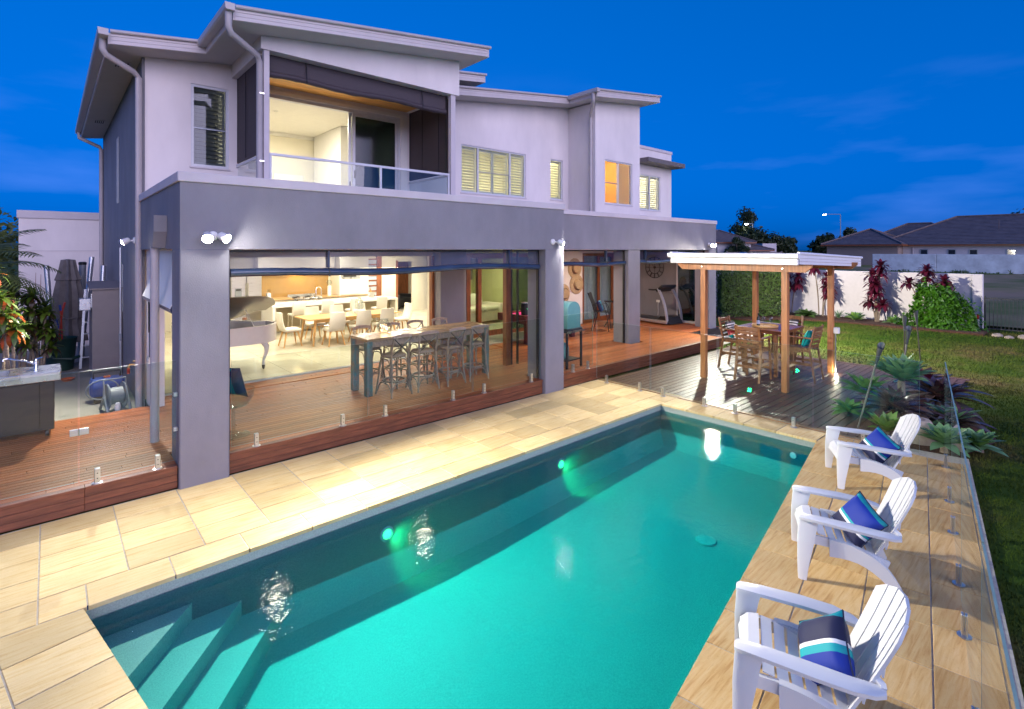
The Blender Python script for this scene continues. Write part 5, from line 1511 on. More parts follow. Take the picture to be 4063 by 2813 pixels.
# ------------------------------------------------------------------ things stored in the side yard
zp = .102
sh = thing('storage_cabinet', 'tall grey metal storage cabinet with sloping top against the side wall', 'cabinet', (.98, 15.0, zp))
mb = MB(); mb.prism_x([(-.55, 0), (.6, 0), (.6, 2.08), (-.55, 1.98)], -.28, .24); mb.build('body', M['shed_grey'], sh)
mb = MB(); mb.prism_x([(-.60, 1.985), (.65, 2.09), (.65, 2.12), (-.60, 2.015)], -.33, .245); mb.build('lid', M['shed_grey'], sh)
MB().box(-.30, -.281, -.5, -.4, 1.6, 1.9).build('latch', M['stainless'], sh)
MB().bbox(-.50, -.301, -.53, -.25, 1.55, 1.80, .008).build('meter_box', M['stainless'], sh)
um = thing('market_umbrella', 'folded grey brown canvas market umbrella standing in the side yard', 'umbrella', (.36, 17.2, zp))
rings = []
prof = [(.02, 2.62), (.13, 2.60), (.17, 2.35), (.24, 2.10), (.21, 2.08), (.27, 1.7), (.27, 1.3), (.25, 1.1), (.26, .95), (.34, .7), (.36, .55)]
for r_, z in prof:
    rings.append([(r_*(1+.16*(1 if q % 2 else -1)*(1 if r_ > .1 else 0))*cos(2*pi*q/20), r_*(1+.16*(1 if q % 2 else -1)*(1 if r_ > .1 else 0))*sin(2*pi*q/20), z) for q in range(20)])
MB().loft(rings[::-1]).build('canvas', M['canvas'], um, smooth=True)
MB().tube([(0, 0, .03), (0, 0, .6)], .03, 10).build('pole', M['grey_plastic'], um, smooth=True)
MB().tube([(.27*cos(a), .27*sin(a), 1.15) for a in [2*pi*k/20 for k in range(21)]], .02, 6, cap=False).build('tie', M['canvas'], um)
MB().lathe([(.3, 0), (.3, .04), (.06, .07)], 16).build('base', M['grey_plastic'], um, smooth=True)
for k, (xa, xb, yy, zt_, lab) in enumerate(((.10, -.05, 17.75, 2.45, 'short silver tube leaning left of the folded umbrella'), (.62, .86, 17.7, 2.66, 'long silver tube leaning right of the folded umbrella'), (.90, 1.04, 16.6, 2.45, 'silver tube with a black clip leaning by the rear downpipe'), (.62, .66, 17.5, 2.52, 'dark grey capped tube behind the folded umbrella'))):
    tb = thing('leaning_tube', lab, 'tube', (xa, yy, zp))
    mt = M['silver_paint'] if k != 3 else M['grey_plastic']
    mb = MB(); mb.tube([(0, 0, 0.01), (xb-xa, .22, zt_)], .075 if k == 3 else .055, 12); mb.build('tube', mt, tb, smooth=True)
    if k == 3: MB().lathe([(.085, -.06), (.09, 0), (.06, .02)], 14).build('cap', M['black_plastic'], tb, (xb-xa, .22, zt_), smooth=True)
    if k == 2: MB().bbox(.02, .2, .1, .2, 1.75, 1.82, .01).build('clip', M['black_plastic'], tb)
bn = thing('tub', 'dark green plastic tub with tools in the side yard', 'tub', (.20, 16.4, zp))
MB().lathe([(.24, 0), (.30, .75), (.33, .76), (.31, .72), (.25, .05)], 20).build('tub', M['green_bin'], bn, smooth=True)
MB().tube([(-.3, -.05, .7), (-.28, -.12, .5), (-.1, -.33, .33), (.2, -.34, .28), (.34, -.2, .3)], .035, 8).build('hose', M['green_bin'], bn, smooth=True)
for k, (x, y, h, c) in enumerate(((-.05, .05, 1.35, 'red_plastic'), (.05, .0, 1.3, 'red_plastic'), (.12, .1, 1.05, 'blue_plastic'))):
    tl = thing('long_handled_tool', ('red handled shears standing at the left of the green tub', 'red handled loppers standing in the middle of the green tub', 'blue handled tool standing at the right of the green tub')[k], 'tool', (.20+x, 16.4+y, zp+.1))
    MB().tube([(0, 0, 0), (.04-.06*k, .02, h*.6), (.1-.14*k, .04, h)], .016, 7).build('shaft', M[c], tl, smooth=True)
    MB().tube([(.1-.14*k, .04, h), (.14-.2*k, .04, h+.14)], .024, 7).build('grip', M['blue_plastic' if k else 'red_plastic'], tl, smooth=True)
lad = thing('folding_ladder', 'aluminium step ladder folded against the side wall behind the umbrella', 'ladder', (.70, 16.2, zp))
for x in (-.14, .14): MB().beam((x, 0, 0), (x+.1, .12, 1.9), .05, .025).build('rail', M['silver_paint'], lad)
for k in range(6): MB().box(-.115+.016*k, .115+.016*k, -.02+.018*k, .06+.018*k, .25+.28*k, .275+.28*k).build('step', M['silver_paint'], lad)
for k, (x, h) in enumerate(((-.30, 2.25), (-.2, 2.2))):
    rd = thing('fishing_rod', ('left' if k == 0 else 'right') + ' of two thin fishing rods leaning on the lavender wall', 'fishing rod', (x, 18.5, zp), 0, 'fishing rods')
    MB().tube([(0, 0, 0), (.04, .15, h)], [.014, .004], 6).build('rod', M['timber_dark'], rd)
    MB().tube([(0, 0, .05), (.006, .02, .4)], .02, 7).build('grip', M['black_plastic'], rd)
pl = thing('steel_pole', 'thin galvanised telescopic pole standing against the side wall', 'pole', (1.12, 13.6, zp))
MB().tube([(0, 0, 0), (0, .02, 2.9)], .018, 8).build('pole', M['silver_paint'], pl, smooth=True); MB().tube([(0, 0, .95), (0, .003, 1.1)], .03, 8).build('coupling', M['grey_plastic'], pl)
pw = thing('pressure_washer', 'blue pressure washer with coiled hose beside the side wall', 'pressure washer', (.82, 12.45, zp))
MB().bbox(-.26, .26, -.16, .16, .12, .44, .05).build('body', M['blue_plastic'], pw, smooth=True)
MB().bbox(-.2, .18, -.14, .14, .0, .119, .02).build('base', M['dark_cabinet'], pw)
MB().tube([(.24*cos(a)-.08, -.20, .26+.18*sin(a)) for a in [2*pi*k/20 for k in range(21)]], .012, 6, cap=False).build('hose', M['grey_plastic'], pw)
MB().tube([(-.2, 0, .44), (-.2, 0, .55), (.2, 0, .55), (.2, 0, .44)], .016, 7).build('handle', M['black_plastic'], pw)
MB().bbox(-.05, .05, -.05, .05, .4405, .47, .01).build('switch', M['orange_plastic'], pw)
hr = thing('hose_reel', 'grey wheeled hose reel beside the terrace deck', 'hose reel', (.88, 11.55, zp), radians(10))
mb = MB()
for x in (-.12, .12): mb.M = Matrix.Translation((x, 0, .27)) @ Matrix.Rotation(radians(90), 4, 'Y'); mb.lathe([(.22, -.012), (.23, 0), (.22, .012)], 22)
mb.build('flange', M['grey_plastic'], hr, smooth=True)
mb = MB(); mb.tube([(-.10, 0, .27), (.10, 0, .27)], .15, 16); mb.build('hose_drum', M['grey_plastic'], hr, smooth=True)
for x in (-.16, .16): MB().tube([(x, -.26, .02), (x, -.02, .30), (x, .26, .02)], .022, 7).build('side_frame', M['grey_plastic'], hr, smooth=True)
MB().tube([(-.16, .0, .3), (-.16, .05, .56), (.16, .05, .56), (.16, .0, .3)], .016, 7).build('handle', M['grey_plastic'], hr, smooth=True)
MB().tube([(-.2, -.06, .27), (-.2, -.14, .30)], .018, 7).build('crank', M['grey_plastic'], hr)
gt = thing('garden_tap', 'brass garden tap on a standpipe with a red hose fitting by the side wall', 'tap', (1.12, 11.5, zp))
MB().tube([(.06, .0, 0), (.06, 0, .78)], .016, 8).build('standpipe', M['grey_plastic'], gt); MB().tube([(.06, 0, .78), (-.04, -.01, .80), (-.06, -.01, .74)], .018, 8).build('spout', M['oak'], gt)
MB().tube([(-.06, -.01, .74), (-.06, -.01, .64)], .024, 8).build('fitting', M['red_plastic'], gt); MB().lathe([(.03, .84), (.03, .86)], 8).build('wheel', M['oak'], gt, (.03, 0, 0))
vp = thing('vent_cap', 'short white capped pipe standing at the edge of the deck', 'pipe', (.86, 10.9, .09)); MB().lathe([(.035, 0), (.035, .25), (.04, .26), (.03, .30)], 14).build('pipe', M['white_paint'], vp, smooth=True); MB().lathe([(.043, .20), (.043, .25)], 14).build('collar', M['white_paint'], vp)
dp = thing('red_dish', 'small orange dish on the path by the green tub', 'dish', (.30, 14.9, zp)); MB().lathe([(.08, 0), (.13, .05), (.135, .05), (.085, .012)], 18).build('dish', M['orange_plastic'], dp, smooth=True)

# ------------------------------------------------------------------ the far terrace: barbecue, pool table, treadmill
bq = thing('barbecue', 'pale green hooded barbecue on a black stand with a gas bottle behind the second column', 'barbecue', (8.88, 8.15, zd), radians(4))
mb = MB(); prof = [(-.24, .90), (.24, .90), (.24, 1.28)]+[(.24*cos(a), 1.28+.22*sin(a)) for a in [pi*k/14 for k in range(1, 14)]]+[(-.24, 1.28)]
mb.prism_y(prof, -.28, .55); mb.build('hood', M['bbq_green'], bq, smooth=True, autos=40)
mb = MB(); mb.prism_y([(p[0]*1.03, p[1]+.003) for p in prof], .5505, .60); mb.build('hood_rim', M['black_metal'], bq)
MB().bbox(-.27, .27, -.32, .62, .80, .899, .006).build('firebox', M['black_metal'], bq)
for x in (-.26, .26):
    for y in (-.28, .56): MB().box(x-.02, x+.02, y-.02, y+.02, 0.05, .799).build('leg', M['black_metal'], bq)
for x in (-.26, .26): MB().tube([(x-.015, -.28, .03), (x+.015, -.28, .03)], .03, 10).build('castor', M['black_plastic'], bq)
MB().box(-.24, .24, -.26, .54, .16, .19).build('shelf', M['black_metal'], bq)
MB().box(-.30, .30, -.345, -.321, .81, .85).build('control_strip', M['stainless'], bq)
gb = thing('gas_bottle', 'small pale green gas bottle on the barbecue shelf', 'gas bottle', (8.82, 8.12, zd+.19), 0)
MB().lathe([(.08, 0), (.10, .02), (.12, .08), (.12, .26), (.09, .33), (.04, .36)], 18).build('bottle', M['bbq_green'], gb, smooth=True); MB().lathe([(.03, .36), (.03, .42)], 10).build('valve', M['oak'], gb)
pt = thing('pool_table', 'red framed pool table with bright pink cloth behind the barbecue', 'pool table', (11.10, 11.20, zd), radians(0))
MB().bbox(-1.15, 1.15, -.62, .62, .60, .76, .01).build('frame', M['table_red'], pt); MB().box(-1.02, 1.02, -.49, .49, .7605, .775).build('cloth', M['felt_pink'], pt)
mb = MB(); mb.bbox(-1.15, 1.15, -.62, -.495, .7605, .82, .01); mb.bbox(-1.15, 1.15, .495, .62, .7605, .82, .01); mb.bbox(-1.15, -1.025, -.494, .494, .7605, .82, .01); mb.bbox(1.025, 1.15, -.494, .494, .7605, .82, .01); mb.build('cushion_rail', M['table_red'], pt)
for sx in (-1, 1):
    for sy in (-1, 1): MB().bbox(sx*.95-.07, sx*.95+.07, sy*.45-.07, sy*.45+.07, 0, .599, .01).build('leg', M['table_red'], pt)
sp = thing('speaker', 'black portable speaker with a metal cap standing on the pool table', 'speaker', (10.12, 10.80, zd+.821))
MB().bbox(-.09, .09, -.09, .09, 0, .32, .02).build('body', M['black_plastic'], sp); MB().lathe([(.05, .321), (.11, .34), (.11, .36), (.04, .37)], 14).build('cap', M['stainless'], sp, smooth=True)
M['led_green'] = emat('led_green', (.1, 1, .3), 4.0); MB().lathe([(.008, 0), (.006, .004)], 8).build('led', M['led_green'], sp, (0, -.091, .18), (radians(90), 0, 0))
# straw hats on the wall
for k, (x, z, r_) in enumerate(((14.1, 2.30, .36), (14.2, 1.72, .36), (13.5, 1.42, .34))):
    h_ = thing('straw_hat', ('top', 'middle', 'lowest')[k] + ' of the straw hats hanging on the pale terrace wall', 'hat', (x, 12.455, z), 0, 'straw hats on the terrace wall')
    MB().lathe([(.01, .14), (.16, .13), (.20, .05), (r_, .02), (r_, .01), (.19, .012)], 26).build('brim', M['straw'], h_, (0, 0, 0), (radians(90), 0, 0), smooth=True)
    MB().lathe([(.198, .055), (.202, .085)], 26, cap=False).build('band', M['timber_dark'], h_, (0, 0, 0), (radians(90), 0, 0), smooth=True)
# far door with curtains
fd = empty('terrace_door', (0, 12.46, 0), 0, house)
door_leaf(fd, 14.56, 15.55, .02, .24, 2.83, 'window_glass', 'timber_dark', .10, .045); door_leaf(fd, 15.50, 16.49, .07, .24, 2.83, 'window_glass', 'timber_dark', .14, .045)
mb = MB(); n = 60
vs = [(14.4+2.2*i/n, 12.75+.035*sin(i*1.9), z) for z in (.3, 2.9) for i in range(n+1)]; mb.add(vs, [(i, i+1, n+2+i, n+1+i) for i in range(n)]); cur = mb.build('curtain', M['curtain'], house, smooth=True)
hb('room_wall', M['cream_wall'], 13.1, 17.6, 15, 15.1, .2, 3.0); hb('room_ceiling', M['ceiling_white'], 13.1, 17.6, 12.62, 15, 3.025, 3.06)
downlight(15.5, 13.8, 3.02, 14, 'downlight behind the pale curtains of the far terrace door', (.85, .92, 1))
# clock wall and end glazing
hb('terrace_wall', M['render_grey'], 17.45, 17.65, 10.40, 12.455, .2, 3.3)
eg = empty('end_glazing', (0, 0, 0), 0, house)
mb = MB(); mb.box(17.45, 17.50, 9.37, 9.43, .28, 3.0); mb.box(17.45, 17.50, 10.33, 10.39, .28, 3.0); mb.box(17.45, 17.50, 9.43, 10.33, .28, .36); mb.box(17.45, 17.50, 9.43, 10.33, 2.94, 3.0); mb.build('frame', M['alu_white'], eg); MB().box(17.47, 17.476, 9.431, 10.329, .361, 2.939).build('pane', M['tint_glass'], eg)
clk = thing('wall_clock', 'large black open metal clock on the grey end wall of the terrace', 'clock', (17.445, 11.3, 2.28), radians(-90))
for r_ in (.40, .24): MB().tube([(r_*cos(a), -.02, r_*sin(a)) for a in [2*pi*q/32 for q in range(33)]], .012, 6, cap=False).build('ring', M['black_metal'], clk, smooth=True)
for q in range(12):
    a = 2*pi*q/12
    for da in (-.05, .05): 
        MB().beam((.25*cos(a+da), -.02, .25*sin(a+da)), (.39*cos(a+da*.8), -.02, .39*sin(a+da*.8)), .014, .012).build('numeral', M['black_metal'], clk)
for a, l in ((2.3, .30), (.1, .2)): MB().beam((0, -.03, 0), (l*cos(a), -.03, l*sin(a)), .016, .008).build('hand', M['black_metal'], clk)
MB().lathe([(.05, 0), (.045, .03)], 14).build('hub', M['black_metal'], clk, (0, 0, 0), (radians(90), 0, 0))
for q in range(4): MB().beam((.04*cos(q*pi/2), -.015, .04*sin(q*pi/2)), (.24*cos(q*pi/2), -.015, .24*sin(q*pi/2)), .008, .008).build('spoke', M['black_metal'], clk)
tr = thing('treadmill', 'treadmill with silver uprights and black console on the far terrace', 'treadmill', (16.75, 10.45, zd), radians(-8))
MB().bbox(-.36, .36, -.2, 1.35, .10, .17, .02).build('running_deck', M['black_plastic'], tr); MB().bbox(-.30, .30, -.1, 1.3, .1705, .178, .002).build('belt', M['black_metal'], tr)
for sx in (-1, 1): MB().bbox(sx*.40-.04, sx*.40+.04, -.45, .9, .05, .16, .02).build('side_rail', M['silver_paint'], tr)
mb = MB(); mb.prism_x([(-.52, .04), (-.05, .04), (.0, .17), (-.12, .30), (-.42, .28)], -.37, .37); mb.build('motor_cover', M['black_plastic'], tr)
MB().box(-.20, .20, -.4455, -.44, .06, .10).build('side_badge', M['red_plastic'], tr)
for sx in (-1, 1): MB().tube(bez((sx*.39, -.45, .12), (sx*.40, -.40, .8), (sx*.36, -.02, 1.28), 8), 0, flat=[(.10, .045)]*9).build('upright', M['silver_paint'], tr)
for sx in (-1, 1): MB().tube([(sx*.36, -.02, 1.26), (sx*.36, .18, 1.22), (sx*.35, .42, 1.22)], .026, 8).build('hand_rail', M['black_plastic'], tr, smooth=True)
mb = MB(); mb.M = Matrix.Translation((0, -.12, 1.26)) @ Matrix.Rotation(radians(-35), 4, 'X'); mb.bbox(-.40, .40, -.16, .2, 0, .09, .03); mb.build('console', M['black_plastic'], tr, smooth=True)
ou = thing('wall_outlet', 'white double power outlet with plug on the grey end wall', 'outlet', (17.445, 11.15, .95), radians(-90)); MB().bbox(-.07, .07, -.03, 0, 0, .09, .006).build('plate', M['white_paint'], ou); MB().tube([(.03, -.04, .04), (.03, -.06, -.1), (.02, -.03, -.3), (0, -.02, -.5)], .01, 6).build('cord', M['white_paint'], ou)
# sling armchair and bistro table
sa = thing('sling_armchair', 'black framed sling high armchair on the far terrace by the pale wall', 'chair', (13.75, 10.95, zd), radians(-150))
for sx in (-1, 1): MB().tube([(sx*.27, .28, 0), (sx*.27, .22, .5), (sx*.27, .10, .88), (sx*.27, -.25, .86)], .014, 7).build('side_frame', M['black_metal'], sa, smooth=True)
for sx in (-1, 1): MB().tube([(sx*.27, -.30, 0), (sx*.26, -.16, .55), (sx*.25, -.24, .8), (sx*.24, -.42, 1.25)], .014, 7).build('back_post', M['black_metal'], sa, smooth=True)
mb = MB(); mb.M = Matrix.Translation((0, 0, .62)); mb.box(-.25, .25, -.2, .24, 0, .02); mb.build('seat_sling', M['black_plastic'], sa)
mb = MB(); mb.M = Matrix.Translation((0, -.2, .64)) @ Matrix.Rotation(radians(18), 4, 'X'); mb.box(-.25, .25, -.01, .01, 0, .64); mb.build('back_sling', M['black_plastic'], sa)
cushion('c', 'navy and teal cushion on the sling armchair of the far terrace', M['towel'], (13.72, 10.98, zd+.80), (radians(70), 0, radians(30)), .40, .13)
bi = thing('bistro_table', 'round glass topped black bistro table on the far terrace', 'table', (14.65, 11.1, zd))
MB().lathe([(.34, .90), (.36, .905), (.36, .915), (.34, .92)], 26).build('glass_top', M['tint_glass'], bi, smooth=True)
MB().tube([(.35*cos(a), .35*sin(a), .89) for a in [2*pi*q/28 for q in range(29)]], .014, 6, cap=False).build('rim', M['black_metal'], bi)
for q in range(4):
    a = pi/4+pi/2*q; MB().tube(bez((.32*cos(a), .32*sin(a), .88), (.0, .0, .5), (.36*cos(a), .36*sin(a), 0), 8), .014, 6).build('leg', M['black_metal'], bi, smooth=True)

hb('door_post', M['timber_dark'], 7.86, 8.0, 9.02, 9.14, zd+.004, 3.01)
hb('door_post', M['black_plastic'], 8.02, 8.07, 9.04, 9.12, zd+.004, 3.01)
# ------------------------------------------------------------------ gazebo on the lower deck
gz_ = thing('gazebo', 'small gazebo with honey timber posts and flat white roof on the lower deck', 'gazebo')
for x, y in ((11.35, 6.04), (11.41, 4.28), (14.10, 4.25), (14.05, 6.02)):
    MB().bbox(x-.06, x+.06, y-.06, y+.06, 0.0, 2.62, .006).build('post', M['gazebo_timber'], gz_)
for x in (11.30, 14.05):
    mb = MB(); s_ = -1 if x < 12 else 1
    x0, x1 = (x-.075, x-.012) if s_ < 0 else (x+.115, x+.175)
    mb.prism_x([(3.72, 2.60), (3.84, 2.50), (6.52, 2.50), (6.64, 2.60), (6.64, 2.66), (3.72, 2.66)], x0, x1); mb.build('beam', M['gazebo_timber'], gz_)
    for y in (4.27, 6.03): MB().lathe([(.018, 0), (.016, .008)], 10).build('bolt', M['brushed'], gz_, (x0-.001 if s_ < 0 else x1, y, 2.57), (0, radians(-90 if s_ < 0 else 90), 0))
for y in (4.15, 4.9, 5.6, 6.15): MB().box(11.0, 14.8, y-.022, y+.022, 2.665, 2.75).build('rafter', M['gazebo_timber'], gz_)
RS = lambda x: 2.86-.0305*(x-10.9)
mb = MB(); mb.prism_y([(10.92, RS(10.92)-.06), (14.88, RS(14.88)-.06), (14.88, RS(14.88)+.01), (10.92, RS(10.92)+.01)], 3.86, 6.61); mb.build('roof', M['white_paint'], gz_)
M['gz_white'] = mat('gz_white', (.78, .78, .77), .4, var=.02)
MB().bbox(10.87, 10.918, 3.85, 6.62, 2.655, 2.78, .004).build('fascia', M['gz_white'], gz_)
for y0, y1 in ((3.83, 3.858), (6.612, 6.64)):
    mb = MB()
    for k in range(3):
        a, b = -.19+.063*k, -.19+.063*k+.058
        mb.prism_y([(10.925, RS(10.925)+a), (14.9, RS(14.9)+a), (14.9, RS(14.9)+b), (10.925, RS(10.925)+b)], y0, y1)
    mb.build('fascia', M['gz_white'], gz_)
    yc = (y0+y1)/2; MB().tube([(10.9, yc, RS(10.9)+.025), (15.0, yc, RS(15.0)+.025)], .032, 10).build('roof_capping', M['gz_white'], gz_, smooth=True)
mb = MB(); mb.prism_y([(10.918, 2.781), (10.83, 2.785), (10.80, 2.80), (10.795, 2.87), (10.81, 2.885), (10.918, 2.885)], 3.82, 6.66); mb.build('gutter', M['gz_white'], gz_)
gp = empty('weather_outlet', (14.10, 4.18, .95), 0, gz_)
MB().bbox(-.06, .06, -.11, -.001, 0, .14, .012).build('box', M['white_paint'], gp); MB().tube([(0, -.03, 0), (0, -.03, -.93)], .014, 8).build('conduit', M['silver_paint'], gp)
M['deck_light'] = emat('deck_light', (1, .98, .9), 25.0)
dl = thing('deck_light', 'small lit recessed deck light at the foot of the right gazebo post', 'lamp', (13.98, 4.10, .0)); MB().lathe([(.05, 0), (.048, .004)], 16).build('rim', M['chrome'], dl); MB().lathe([(.036, .0042), (.03, .0065)], 16).build('lens', M['deck_light'], dl)
lamp_point(dl, (0, 0, .06), 5, (1, .85, .6), .03)
# table and four high chairs
tb = thing('outdoor_bar_table', 'square dark timber bar table under the gazebo', 'table', (13.10, 5.30, 0))
for k in range(7): MB().bbox(-.64, .64, -.56+.16*k, -.405+.16*k, 1.055, 1.09, .004).build('top_board', M['table_timber'], tb)
MB().bbox(-.60, .60, -.52, .52, 1.0, 1.054, .004).build('frame', M['table_timber'], tb)
for sx in (-1, 1):
    for sy in (-1, 1): MB().bbox(sx*.48-.04, sx*.48+.04, sy*.36-.04, sy*.36+.04, 0, .999, .004).build('leg', M['furn_timber'], tb)
MB().box(-.44, .44, -.3, .3, .34, .37).build('lower_shelf', M['furn_timber'], tb)
def high_chair():
    t = thing('high_chair', '', 'chair', (0, 0, 0), 0, 'timber high chairs under the gazebo')
    F_ = M['furn_timber']
    for sx in (-1, 1):
        MB().tube([(sx*.27, .30, 0), (sx*.27, .22, .75), (sx*.27, .20, .97)], 0, flat=[(.045, .03)]*3).build('leg', F_, t)
        MB().tube([(sx*.27, -.34, 0), (sx*.26, -.22, .72), (sx*.255, -.33, 1.25)], 0, flat=[(.05, .032)]*3).build('leg', F_, t)
        MB().bbox(sx*.29-.035, sx*.29+.035, -.30, .28, .972, .995, .006).build('arm_rest', F_, t)
        MB().box(sx*.265-.012, sx*.265+.012, -.27, .25, .36, .42).build('side_rail', F_, t)
        MB().box(sx*.245-.012, sx*.245+.012, -.21, .22, .66, .715).build('seat_rail', F_, t)
    for k in range(6): MB().bbox(-.232, .232, -.20+.072*k, -.135+.072*k, .716, .738, .004).build('seat_slat', F_, t)
    for k in range(5):
        z = .80+.095*k; y = -.235-.105*(z-.72)/.53
        pts = [(-.232, y, z), (-.12, y-.022, z+.004), (0, y-.03, z+.006), (.12, y-.022, z+.004), (.232, y, z)]
        MB().tube(pts, 0, flat=[(.016, .06 if k < 4 else .085)]*5).build('back_slat', F_, t)
    MB().box(-.25, .25, .235, .265, .24, .30).build('foot_rail', F_, t); MB().box(-.25, .25, -.30, -.27, .30, .35).build('stretcher', F_, t)
    return t
hc0 = high_chair()
for i, (x, y, a, lab) in enumerate(((12.02, 5.20, -90, 'timber high chair nearest the pool with its slatted back to the camera'), (12.87, 5.98, 180, 'timber high chair on the house side of the gazebo table'),
      (12.92, 4.46, 0, 'timber high chair on the garden side of the gazebo table beside the front post'), (14.25, 5.30, 90, 'timber high chair behind the gazebo table nearest the lawn'))):
    o = hc0 if i == 0 else copy_tree(hc0); o.location = (x, y, 0.0); o.rotation_euler = (0, 0, radians(a)); o['label'] = lab
M['stripe_cushion'] = bandmat('stripe_cushion', 1, [(0, (.02, .02, .025)), (.12, (.75, .74, .72)), (.2, (.02, .02, .025)), (.28, (.75, .74, .72)), (.36, (.02, .02, .025)), (.42, (.75, .74, .72)), (.5, (.55, .06, .08)), (.72, (.75, .30, .25)), (.82, (.0, .42, .40))], .8, .2)
M['bright_cushion'] = bandmat('bright_cushion', 0, [(0, (.0, .42, .40)), (.36, (.78, .76, .74)), (.46, (.02, .02, .02)), (.54, (.78, .76, .74)), (.62, (.70, .10, .06)), (.8, (.78, .76, .74))], .8, .2)
cushion('c', 'striped cushion with a red band on the house side high chair', M['stripe_cushion'], (12.87, 6.10, .95), (radians(-70), 0, radians(180)), .42, .14)
cushion('c', 'turquoise, white and red cushion on the garden side high chair', M['bright_cushion'], (12.92, 4.34, .95), (radians(-70), 0, 0), .42, .14)
cushion('c', 'black and white striped cushion with a red band on the high chair nearest the lawn', M['stripe_cushion'], (14.37, 5.30, .95), (radians(-70), 0, radians(90)), .42, .14)
ty = thing('serving_tray', 'round pale timber serving tray on the gazebo table', 'tray', (12.95, 5.32, 1.0905))
MB().lathe([(.27, 0), (.29, .01), (.29, .05), (.275, .05), (.27, .014)], 28).build('tray', M['tray_wood'], ty, smooth=True, autos=40); MB().lathe([(.291, .02), (.293, .03)], 28, cap=False).build('band', M['oak'], ty)
wb = thing('wine_bottle', 'dark wine bottle with a pale label standing on the round tray', 'bottle', (12.90, 5.46, 1.105))
MB().lathe([(.036, 0), (.038, .01), (.038, .18), (.03, .21), (.014, .24), (.014, .30), (.016, .305)], 18).build('glass', M['wine_glass'], wb, smooth=True); MB().lathe([(.0385, .05), (.0385, .14)], 18, cap=False).build('label', M['label_blue'], wb, smooth=True)
for k, (x, y) in enumerate(((12.86, 5.32), (13.0, 5.20))):
    wg = thing('wine_glass', ('empty wine glass standing next to the dark bottle on the tray', 'empty wine glass farther from the bottle on the tray')[k], 'glass', (x, y, 1.105), 0, 'wine glasses on the tray')
    MB().lathe([(.035, 0), (.034, .003), (.006, .012), (.005, .09)], 16).build('stem', M['clear_glass'], wg, smooth=True); MB().lathe([(.006, .0905), (.035, .115), (.05, .16), (.046, .21), (.040, .235), (.038, .235), (.044, .21), (.047, .16), (.03, .118)], 18).build('bowl', M['clear_glass'], wg, smooth=True)

